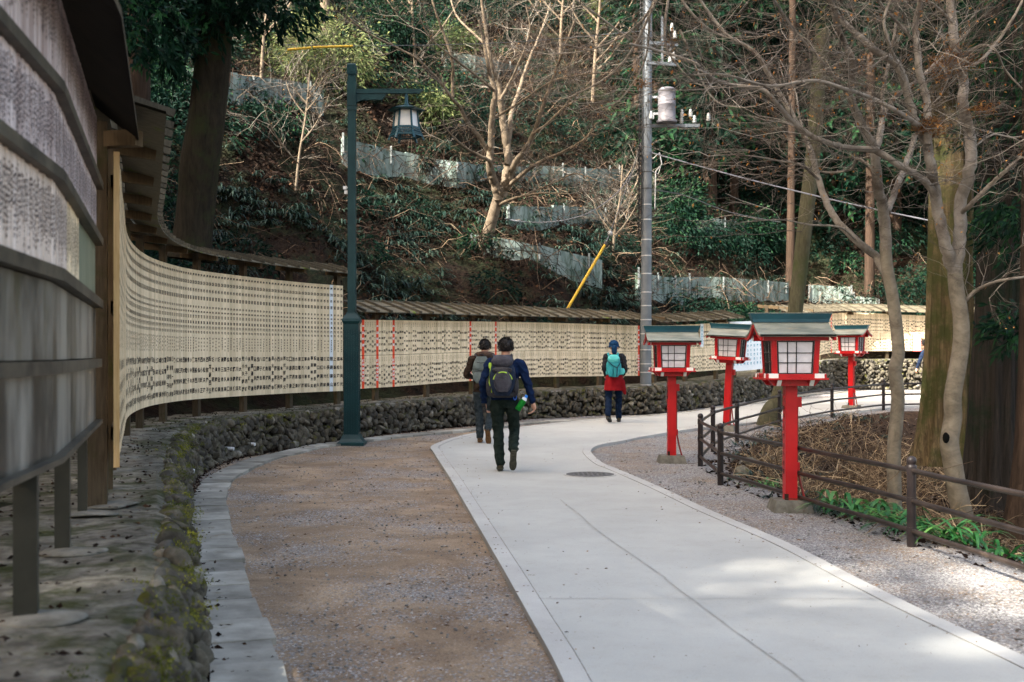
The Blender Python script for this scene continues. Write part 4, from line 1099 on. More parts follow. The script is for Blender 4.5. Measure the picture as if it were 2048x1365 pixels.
# spiral guard and cable bundle on the left
g = MB(); z_ = np.linspace(UZ(470), UZ(-110), 420); an = np.arange(420) * .9
vv = 826 - z_ / up_; xl = (826 - vv) / 826 * 5 * up_ - (11.6 - (826 - vv) / 826 * 3.2) * up_ - .07
g.tube(np.column_stack([xl + np.cos(an) * .035, np.sin(an) * .035 - .03, z_]), .010, 4); B('spiral_guard', g, M['darkmetal'])
g = MB(); g.tube(np.column_stack([xl[::20], np.full(21, -.03), z_[::20]]), .016, 6); g.tube(np.column_stack([xl[::20] + .05, np.full(21, -.08), z_[::20]]), .014, 6); B('cable', g, M['blackbar'], None, True)
tx = 42 * up_
g = MB(); g.loft([(tx, -.05, UZ(247), .225, .225), (tx, -.05, UZ(243), .235, .235), (tx, -.05, UZ(241), .20, .20), (tx, -.05, UZ(213), .20, .20), (tx, -.05, UZ(212), .208, .208), (tx, -.05, UZ(210), .208, .208), (tx, -.05, UZ(209), .20, .20), (tx, -.05, UZ(183), .20, .20), (tx, -.05, UZ(181), .21, .21), (tx, -.05, UZ(178), .17, .17)], 28)
tr = B('transformer', g, M['tank'], None, True)
g = MB(); g.bar((rad(200), 0, UZ(228)), (tx - .15, 0, UZ(228)), .06, .05); g.bar((rad(200), 0, UZ(195)), (tx - .15, 0, UZ(195)), .06, .05); g.box((.14, -.08, UZ(240)), .08, .08, .12); B('bracket', g, M['band'], tr)
for a_, b_, w_ in (((.1, .05, 251), (1.25, .05, 251), .07), ((.0, -.1, 88), (.75, .1, 88), .07), ((.0, -.1, 128), (.75, .1, 128), .07)):
    g = MB(); g.bar((a_[0], a_[1], UZ(a_[2])), (b_[0], b_[1], UZ(b_[2])), w_, w_); B('crossarm', g, M['polegrey'])
g = MB(); g.box((.38, 0, UZ(130)), .05, .05, 1.1); B('crossarm_strut', g, M['polegrey'])
def insul(x, y, v, tilt=0):
    g = MB(); z = UZ(v); g.loft([(x, y, z, .03, .03), (x, y, z + .03, .055, .055), (x, y, z + .045, .03, .03), (x, y, z + .07, .055, .055), (x, y, z + .085, .03, .03), (x, y, z + .11, .05, .05), (x, y, z + .125, .025, .025), (x, y, z + .15, .035, .035), (x, y, z + .18, .02, .02)], 12)
    B('insulator', g, M['porcelain'], None, True)
for x, y, v in ((.83, .05, 247), (.84, .05, 234), (1.13, .05, 246), (1.0, -.2, 238), (1.42, -.1, 244), (.62, .1, 60), (.68, .08, 76), (.58, .1, 100), (.66, .1, 118), (.55, -.1, 128), (.1, -.25, 243)): insul(x, y, v)
g = MB(); g.tube([(.15, -.1, UZ(320)), (.30, -.15, UZ(308)), (.36, -.1, UZ(330)), (.22, -.1, UZ(345)), (.20, -.1, UZ(420))], .016, 6); g.tube([(.15, -.1, UZ(345)), (.28, -.12, UZ(350)), (.33, -.1, UZ(335))], .010, 6); B('loop_wire', g, M['band'], None, True)

# overhead wires, each its own thing
def wire(name, pts, r, m, label, cat):
    a = np.array(pts, float); q_ = smooth_poly3(a, 24); g = MB(); g.tube(q_, r, 6)
    o = g.build(name, m, smooth=True, origin=tuple(q_[0])); tag(o, label, cat); return o
def smooth_poly3(p, n_):
    p = np.vstack([2 * p[0] - p[1], p, 2 * p[-1] - p[-2]]); out = []
    for i in range(1, len(p) - 2):
        a, b, c, d = p[i - 1], p[i], p[i + 1], p[i + 2]; t = np.linspace(0, 1, max(2, n_ // (len(p) - 3)), endpoint=False)[:, None]
        out.append(0.5 * ((2 * b) + (-a + c) * t + (2 * a - 5 * b + 4 * c - d) * t ** 2 + (-a + 3 * b - 3 * c + d) * t ** 3))
    return np.vstack(out + [p[-2][None]])
M['wire'] = simple('pale_wire', (0.16, 0.17, 0.20), (0.2, 0.21, 0.24), 5, rough=0.4, bs=0)
M['darkwire'] = simple('dark_wire', (0.05, 0.055, 0.06), (0.08, 0.08, 0.09), 5, rough=0.5, bs=0)
wire('cable', [P3(1300, 305, 26.4), P3(1345, 318, 25), P3(1500, 360, 22), P3(1700, 408, 19.5), P3(1890, 448, 17.8)], .014, M['wire'], 'pale cable running from the utility pole down to the mossy cedar', 'cable')
wire('cable', [P3(1262, 348, 26.6), P3(1235, 385, 26.8), P3(1180, 425, 27.2), P3(1120, 442, 27.8), P3(1060, 445, 28.5), P3(1010, 438, 29.5)], .012, M['wire'], 'sagging pale cable between the central bare tree and the utility pole', 'cable')
wire('cable', [P3(1294, 378, 26.4), P3(1370, 392, 30), P3(1460, 425, 33), P3(1560, 445, 35)], .013, M['darkwire'], 'thin dark cable leading right from the utility pole over the evergreen shrubs', 'cable')
wire('cable', [P3(560, 90, 24), P3(760, 92, 25), P3(1020, 85, 26), P3(1290, 62, 26.4)], .008, M['darkwire'], 'thin taut wire across the hillside above the teal lamp post', 'cable')
# yellow guards
M['yellow'] = simple('yellow_guard_plastic', (0.42, 0.26, 0.02), (0.52, 0.34, 0.03), 4, rough=0.4, bs=0.05)
a = P3(1135, 618, 27.0); b = P3(1210, 490, 27.2)
t = thing('guy_wire', tuple(a), 'guy wire in a bright yellow sleeve slanting up left of the utility pole', 'guy wire')
d = (b - a).normalized(); g = MB(); g.tube([a - d * .15, b], .034, 12); g.build('sleeve', M['yellow'], t, smooth=True)
g = MB(); g.tube([b, b + d * .08], .05, 10); g.build('cap', M['darkmetal'], t, smooth=True)
e = P3(1220, 467, 27.2); g = MB(); g.tube([b, e], .012, 6); g.tube([e, P3(1262, 350, 26.8), P3(1291, 262, 26.4)], .008, 6); g.build('wire', M['wire'], t, smooth=True)
g = MB(); v = rock(ICO2, .065, .065, .065, 2, .8); g.add(v + np.array(e), ICO2[1]); g.build('ball_insulator', M['porcelain'], t, smooth=True)
g = MB(); g.tube([P3(575, 100, 24.2), P3(622, 96, 24.3)], .026, 10); g.tube([P3(626, 95, 24.3), P3(705, 92.5, 24.5)], .024, 10)
tag(g.build('wire_guard', M['yellow'], smooth=True, origin=tuple(P3(640, 96, 24.3))), 'long yellow tube clipped over the taut wire, above the teal lamp post', 'wire guard')
SHADE = [(-22.61, 3.74, 1.2), (0.82, -16.79, 0.93), (-18.11, 3.46, 1.2), (-24.03, 8.06, 0.91), (-17.62, -3.08, 1.01), (-14.23, -9.9, 0.93), (-6.49, -8.0, 1.06), (-12.6, -9.05, 0.96), (-23.55, 7.93, 0.89), (-3.23, -16.6, 0.88)]
# ================================================================== PEOPLE
def cloth(name, c1, c2, sc=14, rough=0.85, bs=0.35):
    return simple(name, c1, c2, sc, 5, rough, .8, 11, 0.03)
M['skin'] = simple('skin', (0.42, 0.22, 0.15), (0.50, 0.28, 0.19), 8, rough=0.55, bs=0.05)
M['hair'] = simple('black_hair', (0.008, 0.007, 0.007), (0.02, 0.017, 0.016), 60, rough=0.5, bs=0.6, stretch=(1, 1, .3))
def remeshed(name, mb, mat, parent, voxel, smooth_it=4):
    o = mb.build(name, mat, parent, smooth=True, origin=(0, 0, 0))
    m = o.modifiers.new('r', 'REMESH'); m.mode = 'VOXEL'; m.voxel_size = voxel; m.use_smooth_shade = True
    if smooth_it:
        m2 = o.modifiers.new('s', 'SMOOTH'); m2.iterations = smooth_it; m2.factor = 0.5
    dg = bpy.context.evaluated_depsgraph_get(); dg.update()
    me = bpy.data.meshes.new_from_object(o.evaluated_get(dg)); me.name = name
    me.polygons.foreach_set('use_smooth', np.ones(len(me.polygons), bool))
    o.modifiers.clear(); old = o.data; o.data = me; bpy.data.meshes.remove(old)
    if not me.materials: me.materials.append(mat)
    return o
def fold(o, amp=.006, fr=26.0):
    me = o.data; n = len(me.vertices); v = np.zeros(n * 3); me.vertices.foreach_get('co', v); v = v.reshape(-1, 3)
    nn = np.zeros(n * 3, np.float32); me.vertices.foreach_get('normal', nn); nn = nn.reshape(-1, 3)
    a = rng.uniform(0, 6, 6)
    w = np.sin(v[:, 2] * fr + 3.1 * np.sin(v[:, 0] * 9 + a[0]) + 2.3 * np.sin(v[:, 1] * 11 + a[1]) + a[2]) * np.sin(v[:, 0] * 13 + v[:, 2] * 7 + a[3])
    w2 = np.sin(v[:, 2] * fr * 2.1 + 2 * np.sin(v[:, 0] * 17 + a[4])) * .4
    v = v + nn * ((1 - 2 * np.sqrt(np.abs(w + w2 * .5)))[:, None] * amp)
    me.vertices.foreach_set('co', v.ravel()); me.update()
def limb(mb, pts, radii, sides=14):
    """rounded, closed limb through the joints"""
    P = [np.array(p, float) for p in pts]; R = list(radii)
    q = smooth_poly3(np.column_stack([np.array(P), R]), 8 * (len(P) - 1))
    d0 = q[0, :3] - q[1, :3]; d0 /= np.linalg.norm(d0); d1 = q[-1, :3] - q[-2, :3]; d1 /= np.linalg.norm(d1)
    head = [np.append(q[0, :3] + d0 * q[0, 3] * k, q[0, 3] * w) for k, w in ((.8, .5), (.5, .85))]
    tail = [np.append(q[-1, :3] + d1 * q[-1, 3] * k, q[-1, 3] * w) for k, w in ((.5, .85), (.8, .5))]
    q = np.vstack(head + [q] + tail)
    mb.tube(q[:, :3], np.maximum(q[:, 3], .004), sides)
def blob(mb, c, r, rz=0.0):
    v = ICO3[0] * np.array(r); ca, sa = math.cos(rz), math.sin(rz)
    v = np.column_stack([v[:, 0] * ca - v[:, 1] * sa, v[:, 0] * sa + v[:, 1] * ca, v[:, 2]]); mb.add(v + np.array(c), ICO3[1])
def hand(mb, wrist, down, side, curl=0.5, back=(0, -1, 0)):
    """wrist, pointing along down; side = direction of the thumb; five fingers"""
    w = np.array(wrist, float); d = np.array(down, float); d /= np.linalg.norm(d); s = np.array(side, float); s -= d * (s @ d); s /= np.linalg.norm(s)
    nrm = np.cross(d, s)
    if nrm[0] * w[0] > 0: nrm = -nrm
    limb(mb, [w - d * .03, w + d * .02, w + d * .06, w + d * .085], [.024, .028, .032, .028], 10)
    limb(mb, [w + d * .04 + s * .02, w + d * .08 + s * .018], [.020, .018], 8); limb(mb, [w + d * .04 - s * .02, w + d * .08 - s * .02], [.020, .017], 8)
    for i, (o, L) in enumerate(((.026, .066), (.009, .074), (-.009, .069), (-.026, .054))):
        a = w + d * .085 + s * o; b = a + d * L * .45 + nrm * L * .12 * curl * 2; c = b + d * L * .25 + nrm * L * .35 * curl * 2; e = c - d * L * .05 * curl + nrm * L * .22 * curl * 2
        limb(mb, [a, b, c, e], [.0100, .0095, .0088, .0078], 8)
    a = w + d * .03 + s * .026; b = a + d * .03 + s * .022; c = b + d * .028 + s * .004 + nrm * .012; limb(mb, [a, b, c], [.012, .011, .009], 8)
def shoe(parent, name, heel, toe, up, mats, L=.285):
    """boot from heel to toe; up = direction out of the top of the foot"""
    h = np.array(heel, float); t = np.array(toe, float); d = t - h; d /= np.linalg.norm(d); u = np.array(up, float); u -= d * (u @ d); u /= np.linalg.norm(u); s = np.cross(d, u)
    g = MB(); n = 12; prof = [(-.0, .030), (.03, .037), (.08, .036), (.13, .037), (.19, .048), (.24, .044), (.275, .028), (.285, .012)]
    V = []
    for k in (0, .028):
        for x, w in prof: V.append(h + d * x + u * k + s * w)
        for x, w in prof[::-1]: V.append(h + d * x + u * k - s * w)
    m = len(prof) * 2; g.add(V, [[i, (i + 1) % m, m + (i + 1) % m, m + i] for i in range(m)])
    k = len(prof)
    g.add(V, [[i, i + 1, m - 2 - i, m - 1 - i] for i in range(k - 1)]); g.add(V, [[m + m - 1 - i, m + m - 2 - i, m + i + 1, m + i] for i in range(k - 1)])
    for x in (.03, .07, .11, .17, .21, .25): 
        p = h + d * x - u * .003; g.bar(p - s * .028, p + s * .028, .014, .006, up=tuple(u))
    sole = g.build('sole', mats[1], None, origin=(0, 0, 0))
    g = MB(); limb(g, [h + d * .045 + u * .06, h + d * .13 + u * .06, h + d * .20 + u * .048, h + d * .245 + u * .042], [.043, .043, .041, .032]); limb(g, [h + d * .05 + u * .05, h + d * .055 + u * .12], [.044, .045])
    o = remeshed(name, g, mats[0], parent, .009, 2); sole.parent = o; return o
def head_mesh(g, c, tiltz=0.0, f=(0, 1, 0)):
    c = np.array(c, float); f = np.array(f, float); f /= np.linalg.norm(f); s = np.cross(f, [0, 0, 1.0]); up = np.array([0, 0, 1.0])
    blob(g, c + up * .02, (.077, .094, .105)); blob(g, c + f * .028 - up * .045, (.058, .062, .068)); 
    limb(g, [c + f * .088 + up * .012, c + f * .108 - up * .018], [.009, .014], 8)      # nose
    for k in (-1, 1):
        blob(g, c + s * .079 * k - up * .005, (.012, .020, .032))                      # ears
        blob(g, c + f * .080 + s * .030 * k + up * .028, (.022, .012, .008))          # brows
    limb(g, [c + f * .088 - s * .022 - up * .05, c + f * .094 - up * .05, c + f * .088 + s * .022 - up * .05], [.005, .007, .005], 8)
def eyes(parent, c, f=(0, 1, 0)):
    c = np.array(c, float); f = np.array(f, float); s = np.cross(f, [0, 0, 1.0])
    for k in (-1, 1):
        g = MB(); blob(g, c + f * .084 + s * .030 * k + np.array([0, 0, .012]), (.012, .008, .007)); g.build('eye', M['darkmetal'], parent, smooth=True, origin=(0, 0, 0))

def person(loc, rz, sc_, label, J, colours, parts):
    t = thing('person', loc, label, 'person', None, rz); t.scale = (sc_,) * 3
    A = lambda k: np.array(J[k], float)
    # one continuous body
    g = MB()
    pel = A('pelvis'); ch = A('chest'); nk = A('neck'); hd = A('head')
    g.loft([(*(pel - [0, 0, .10]), .10, .08), (*pel, .155, .105), (*(pel * .6 + ch * .4), .135, .095), (*(pel * .25 + ch * .75), .155, .105), (*ch, .165, .11), (*(ch * .4 + nk * .6), .12, .08), (*nk, .055, .055)], 20)
    limb(g, [nk - [0, 0, .04], nk + [0, 0, .04], hd - [0, 0, .02]], [.060, .056, .056])
    head_mesh(g, hd)
    for s_ in 'LR':
        sh, el, wr = A('sh' + s_), A('el' + s_), A('wr' + s_); hp, kn, an = A('hip' + s_), A('kn' + s_), A('an' + s_)
        limb(g, [ch * .5 + sh * .5, sh, sh * .5 + el * .5, el, el * .5 + wr * .5, wr], [.06, .055, .045, .038, .034, .025])
        limb(g, [pel * .3 + hp * .7, hp * .85 + kn * .15, kn, kn * .6 + an * .4, an], [.09, .082, .056, .054, .040])
        he = A('heel' + s_); toe = A('toe' + s_); fd = toe - he; fd /= np.linalg.norm(fd); fu = A('up' + s_); fu -= fd * (fu @ fd); fu /= np.linalg.norm(fu); limb(g, [an, he + fd * .06 + fu * .065, he + fd * .19 + fu * .05], [.033, .032, .024])
        dn = wr - el; th = A('th' + s_) if 'th' + s_ in J else np.array([0, 1.0, 0]); hand(g, wr, dn + np.array([0, 0, -.02]), th, parts.get('curl', .5))
    body = remeshed('body', g, M['skin'], t, .0075, 2)
    eyes(t, hd)
    # jacket
    g = MB(); jr = parts.get('jr', 1.0)
    hem = parts.get('hem', -.04)
    g.loft([(pel[0], pel[1], pel[2] + hem, .175 * jr, .130), (*(pel + [0, 0, .06]), .172 * jr, .128), (*(pel * .55 + ch * .45), .165 * jr, .125), (*(pel * .2 + ch * .8), .185 * jr, .132), (*(ch + [0, 0, .03]), .185 * jr, .128), (*(ch * .45 + nk * .55), .14, .10), (*(nk - [0, 0, .015]), .08, .078)], 24)
    for s_ in 'LR':
        sh, el, wr = A('sh' + s_), A('el' + s_), A('wr' + s_)
        limb(g, [ch * .45 + sh * .55, sh - [0, 0, .01], sh * .5 + el * .5, el, el * .5 + wr * .5, wr * .97 + el * .03], [.075, .075, .064, .056, .050, .042])
    if parts.get('collar'): g.loft([(*(nk - [0, 0, .02]), .085, .08), (*(nk + [0, 0, .035]), .072, .07), (*(nk + [0, 0, .04]), .06, .06)], 18)
    fold(remeshed('jacket', g, colours['jacket'], t, .010, 4), .0075, 30)
    # trousers
    g = MB(); g.loft([(*(pel - [0, 0, .14]), .12, .11), (*(pel - [0, 0, .05]), .168, .122), (*(pel + [0, 0, .05]), .160, .118)], 22)
    for s_ in 'LR':
        hp, kn, an = A('hip' + s_), A('kn' + s_), A('an' + s_)
        limb(g, [pel * .35 + hp * .65 + [0, 0, -.02], hp * .8 + kn * .2, kn * .8 + hp * .2, kn, kn * .5 + an * .5, an * .82 + kn * .18, an * .98 + kn * .02], [.10, .102, .080, .073, .070, .064, .066])
    fold(remeshed('trousers', g, colours['trousers'], t, .010, 3), .008, 24)
    for s_ in 'LR':
        shoe(t, 'shoe', A('heel' + s_), A('toe' + s_), A('up' + s_), colours['shoe'])
    return t
def hairmesh(t, hd, big=1.0):
    g = MB(); c = np.array(hd, float)
    v = ICO3[0].copy(); v = v * (1 + .05 * np.sin(v[:, [0]] * 23) * np.sin(v[:, [1]] * 19 + v[:, [2]] * 17)); v = v * np.array([.088, .104, .100]) * big
    v[:, 2] = np.where((v[:, 1] > .02) & (v[:, 2] < .03), .03 + (v[:, 2] - .03) * .1, v[:, 2])
    v[:, 2] = np.maximum(v[:, 2], -.075)
    g.add(v + c + np.array([0, -.012, .035]), ICO3[1])
    # short tufts
    th = rng.uniform(0, 2 * PI, 500); ph = rng.uniform(-.5, 1.4, 500); d = np.column_stack([np.cos(th) * np.cos(ph), np.sin(th) * np.cos(ph), np.sin(ph)])
    d = d[(d[:, 1] < .55) | (d[:, 2] > .55)]
    b = c + np.array([0, -.012, .035]) + d * np.array([.084, .100, .096]) * big
    leaves_batch(g, b, d + np.array([0, -.2, -.5]), .035, .012)
    g.build('hair', M['hair'], t, smooth=True, origin=(0, 0, 0))
def rbox(g, c, sx, sy, sz, bev=.03, taper=1.0, rows=8):
    """soft upright bag body"""
    rings = []
    for k in range(rows + 1):
        f = k / rows; e = math.sin(PI * min(max(f, .0), 1)) ** .28 if 0 < f < 1 else .55
        w = 1 + (taper - 1) * f; rings.append((f, e * w))
    S = 24; ang = np.arange(S) * 2 * PI / S; V = []
    cx_, cy_ = np.cos(ang), np.sin(ang); p = .38
    X = np.sign(cx_) * abs(cx_) ** p; Y = np.sign(cy_) * abs(cy_) ** p
    for f, e in rings: V.append(np.column_stack([c[0] + X * sx / 2 * e, c[1] + Y * sy / 2 * (e * .5 + .5), np.full(S, c[2] + sz * f)]))
    V = np.vstack(V); fs = [[i * S + k, i * S + (k + 1) % S, (i + 1) * S + (k + 1) % S, (i + 1) * S + k] for i in range(rows) for k in range(S)]; g.add(V, fs)
    for i, e in ((0, -1), (rows, 1)):
        r = V[i * S:(i + 1) * S]; g.add(np.vstack([r, r.mean(0)]), [[(k + 1) % S, k, S] if e < 0 else [k, (k + 1) % S, S] for k in range(S)])

C1 = {'jacket': cloth('navy_jacket', (0.0026, 0.0075, 0.027), (0.005, 0.016, 0.054)), 'trousers': cloth('dark_green_trousers', (0.006, 0.012, 0.010), (0.016, 0.024, 0.020)),
      'shoe': (cloth('brown_boot', (0.04, 0.035, 0.025), (0.08, 0.07, 0.045)), simple('dark_sole', (0.035, 0.035, 0.028), (0.08, 0.075, 0.055), 30, rough=0.8))}
J1 = dict(pelvis=(0, 0, .96), chest=(.01, .02, 1.30), neck=(.012, .04, 1.46), head=(.018, .06, 1.585),
          shL=(-.185, .02, 1.40), elL=(-.275, -.03, 1.13), wrL=(-.265, .04, .885), shR=(.205, .02, 1.39), elR=(.30, -.05, 1.14), wrR=(.365, -.03, .895),
          hipL=(-.095, 0, .93), knL=(-.085, .06, .51), anL=(-.055, -.01, .10), hipR=(.095, 0, .93), knR=(.125, .12, .53), anR=(.115, -.20, .285),
          heelL=(-.055, -.075, .012), toeL=(-.06, .21, .012), upL=(0, 0, 1), heelR=(.12, -.275, .285), toeR=(.105, -.165, .02), upR=(0, .92, .38), thL=(0.2, 1, 0), thR=(-.2, 1, 0))
# planted toe must sit on the path
x, y = G(1009, 950)
p1 = person((x, y + .05, gzf(y) + .046), 0.0, 1.0, 'man in navy jacket walking away with a large dark hiking pack', J1, C1, {'collar': 1, 'curl': .9})
hairmesh(p1, J1['head'], 1.02)
# his pack
M['packdark'] = cloth('charcoal_pack_fabric', (0.010, 0.010, 0.014), (0.03, 0.03, 0.036), 9, .55)
M['packgrey'] = cloth('grey_pack_fabric', (0.016, 0.017, 0.026), (0.046, 0.046, 0.06), 7, .5)
M['packblue'] = cloth('dark_blue_pack_side', (0.008, 0.014, 0.03), (0.02, 0.03, 0.055), 9, .6)
M['lime'] = simple('lime_trim', (0.28, 0.46, 0.05), (0.33, 0.52, 0.07), rough=.6, bs=0)
def bag(owner, off, rz, label): 
    o = thing('backpack', owner.location + Vector(off), label, 'backpack', None, rz); o.scale = owner.scale; return o
b1 = bag(p1, (-.025, -.15, 0), 0, 'large charcoal hiking backpack with lime trim on the man in navy')
PB = lambda nm, g, mt, par, sm=True: g.build(nm, mt, par, smooth=sm, origin=(0, 0, 0))
g = MB(); rbox(g, (0, -.09, .985), .335, .23, .47); PB('body', g, M['packblue'], b1)
g = MB(); rbox(g, (.0, -.11, 1.345), .285, .26, .16); PB('lid', g, M['packgrey'], b1)
g = MB(); rbox(g, (0.005, -.215, 1.035), .235, .11, .27, taper=.92); fp_ = PB('front_pocket', g, M['packgrey'], b1)
g = MB(); rbox(g, (0.0, -.195, 1.27), .25, .09, .08); PB('front_flap', g, M['packdark'], b1)
g = MB(); an = np.linspace(.12, PI - .12, 14); g.tube([(0.005 + math.cos(a) * .118, -.27 + abs(math.cos(a)) * .035, 1.18 + math.sin(a) * .105) for a in an], .0075, 6); PB('zip', g, M['lime'], fp_)
for s_ in (-1, 1):
    g = MB(); rbox(g, (s_ * .175, -.07, 1.0), .07, .13, .20); PB('side_pocket', g, M['packdark'], b1)
    g = MB(); g.tube([(s_ * .10, .02, 1.44), (s_ * .115, .10, 1.50), (s_ * .12, .25, 1.43), (s_ * .125, .30, 1.25), (s_ * .14, .16, 1.06), (s_ * .15, .02, 1.02)], .018, 8); PB('shoulder_strap', g, M['packdark'], b1)
    g = MB(); g.tube([(s_ * .13, -.10, 1.0), (s_ * .168, -.14, 1.15), (s_ * .15, -.16, 1.34)], .007, 6); PB('compression_strap', g, M['lime'] if s_ < 0 else M['packdark'], b1)
g = MB(); rbox(g, (0, -.02, .955), .40, .20, .09); PB('hip_belt', g, M['packdark'], b1)
g = MB(); rbox(g, (-.155, -.13, 1.33), .045, .04, .075); PB('strap_tab', g, M['lime'], b1)
# bottle in a green sleeve hanging at the belt
bt = thing('water_bottle', p1.location + Vector((.185, -.20, 0)), 'clear blue capped bottle in a green sleeve hanging from the big hiking pack', 'bottle')
ax = np.array([.55, 0, .83]); c = np.array([-.02, 0, .80])
g = MB(); g.tube([c, c + ax * .006, c + ax * .15], [.034, .04, .04], 16); PB('sleeve', g, simple('green_neoprene', (0.008, 0.16, 0.02), (0.012, 0.22, 0.03), 8, rough=.6), bt)
g = MB(); g.tube([c + ax * .15, c + ax * .175, c + ax * .19], [.034, .032, .016], 16); PB('bottle', g, M['tab_white'], bt)
g = MB(); g.tube([c + ax * .19, c + ax * .225], [.021, .019], 14); PB('cap', g, simple('blue_cap', (0.01, 0.16, 0.62), (0.02, 0.22, 0.72), rough=.3, bs=0), bt)
g = MB(); an = np.linspace(0, 2 * PI, 18); g.tube([c + np.array([-.03, 0, .17]) + np.array([math.cos(a) * .018, 0, math.sin(a) * .045]) for a in an], .005, 6, cap=False); PB('carabiner', g, simple('blue_carabiner', (0.01, 0.12, 0.6), rough=.3, bs=0), bt)
# camera / phone in his left hand
ph = thing('phone', p1.location + Vector((-.262, .045, 0)), 'black phone held low in the left hand of the man in navy', 'phone')
g = MB(); g.bar((.004, .0, .755), (-.012, -.02, .875), .05, .035, up=(0, 1, 0)); PB('case', g, M['blackbar'], ph, False)
g = MB(); g.tube([(.0, -.045, .80), (.0, -.02, .81)], .02, 12); PB('lens', g, M['darkmetal'], ph)

C2 = {'jacket': cloth('brown_jacket', (0.016, 0.011, 0.008), (0.045, 0.03, 0.022)), 'trousers': cloth('grey_jeans', (0.012, 0.018, 0.022), (0.035, 0.046, 0.052)),
      'shoe': (cloth('tan_boot', (0.06, 0.04, 0.025), (0.13, 0.085, 0.05)), simple('gum_sole', (0.10, 0.05, 0.022), (0.17, 0.09, 0.04), 30, rough=.8))}
J2 = dict(J1); J2.update(head=(.0, .085, 1.575), neck=(-.005, .055, 1.45), shL=(-.20, .0, 1.385), elL=(-.30, .0, 1.12), wrL=(-.22, .20, 1.08), elR=(.27, .0, 1.12), wrR=(.22, .20, 1.02),
          anL=(-.075, .02, .10), heelL=(-.075, -.045, .012), toeL=(-.09, .235, .012), knL=(-.10, .08, .51), knR=(.10, .10, .53), anR=(.07, -.18, .24), heelR=(.06, -.235, .24), toeR=(.08, -.12, -.01))
x, y = G(969, 892)
p2 = person((x, y + .05, gzf(y) + .046), -.06, 1.0, 'man in brown hooded jacket walking just ahead of the man in navy', J2, C2, {'jr': 1.06, 'hem': -.12})
hairmesh(p2, J2['head'], 1.0)
g = MB(); blob(g, (0, -.04, 1.43), (.135, .10, .075)); limb(g, [(-.13, .02, 1.45), (-.05, -.09, 1.46), (.05, -.09, 1.46), (.13, .02, 1.45)], [.045, .055, .055, .045]); remeshed('hood', g, cloth('brown_hood', (0.035, 0.022, 0.017), (0.085, 0.055, 0.042)), p2, .01, 3)
b2 = bag(p2, (-.04, -.13, 0), -.06, 'grey green daypack on the man in the brown jacket')
m2 = cloth('grey_green_pack', (0.065, 0.085, 0.085), (0.12, 0.15, 0.145), 7, .55)
g = MB(); rbox(g, (0, -.08, .99), .315, .19, .44, taper=.86); PB('body', g, m2, b2)
g = MB(); rbox(g, (0, -.175, 1.01), .27, .08, .17, taper=.95); PB('lower_pocket', g, m2, b2)
g = MB(); rbox(g, (0, -.165, 1.21), .24, .07, .13, taper=.85); PB('upper_pocket', g, m2, b2)
for z_, hw in ((1.19, .12), (1.335, .07)):
    g = MB(); g.tube([(-hw, -.185, z_), (0, -.205, z_ - .012), (hw, -.185, z_)], .006, 6); PB('zip', g, M['packdark'], b2)
g = MB(); g.tube([(-.03, -.05, 1.43), (-.02, -.07, 1.465), (.02, -.07, 1.465), (.03, -.05, 1.43)], .008, 6); PB('handle', g, M['packdark'], b2)
for s_ in (-1, 1):
    g = MB(); g.tube([(s_ * .08, .01, 1.41), (s_ * .11, .10, 1.46), (s_ * .12, .22, 1.36), (s_ * .12, .22, 1.2), (s_ * .14, .02, 1.02)], .016, 8); PB('shoulder_strap', g, M['packdark'], b2)

C3 = {'jacket': cloth('dark_patterned_top', (0.006, 0.006, 0.009), (0.03, 0.03, 0.034), 40), 'trousers': cloth('blue_jeans', (0.002, 0.006, 0.018), (0.005, 0.013, 0.034)),
      'shoe': (cloth('olive_shoe', (0.035, 0.03, 0.018), (0.07, 0.06, 0.04)), M['darkmetal'])}
J3 = dict(J1); J3.update(head=(.005, .09, 1.56), neck=(.0, .06, 1.44), chest=(.0, .03, 1.28), pelvis=(.0, .0, .95), shL=(-.165, .01, 1.37), shR=(.165, .01, 1.37), elL=(-.205, -.04, 1.12), wrL=(-.17, .14, .98), elR=(.225, -.03, 1.12), wrR=(.205, .14, 1.0),
          knL=(-.12, .02, .50), anL=(-.15, -.24, .17), heelL=(-.17, -.305, .10), toeL=(-.08, -.05, .005), upL=(0, .5, .9), knR=(.10, .12, .50), anR=(.10, .10, .10), heelR=(.10, .035, .012), toeR=(.12, .31, .012), upR=(0, 0, 1))
x, y = G(1229, 850)
p3 = person((x, y + .05, gzf(y) + .046), 0.0, .965, 'hiker in blue hat with a red top tied round the waist', J3, C3, {'jr': .9, 'curl': .9})
g = MB(); v = ICO3[0] * np.array([.105, .115, .10]); v[:, 2] = np.maximum(v[:, 2], -.03); g.add(v + np.array([.0, .085, 1.62]), ICO3[1]); g.tube([(0, .085, 1.565), (0, .09, 1.62)], [.118, .105], 22, cap=False); limb(g, [(-.0, -.02, 1.56), (0, -.01, 1.46)], [.06, .055]); PB('hat', g, cloth('blue_hat', (0.004, 0.02, 0.055), (0.01, 0.04, 0.095)), p3)
g = MB(); g.loft([(0, 0, .665, .215, .165), (-.005, 0, .74, .205, .155), (0, 0, .88, .195, .150), (0, 0, .96, .175, .138), (0, 0, .99, .16, .125)], 26)
v = np.array([[.16, -.08, .68], [.23, -.06, .60], [.20, .04, .64]]); limb(g, [(.16, -.08, .86), (.19, -.08, .70), (.215, -.07, .60)], [.05, .05, .03])
remeshed('waist_wrap', g, cloth('red_fleece', (0.13, 0.004, 0.007), (0.24, 0.009, 0.013), 6), p3, .011, 3)
b3 = bag(p3, (-.03, -.13, 0), 0, 'bright turquoise backpack on the hiker with the blue hat')
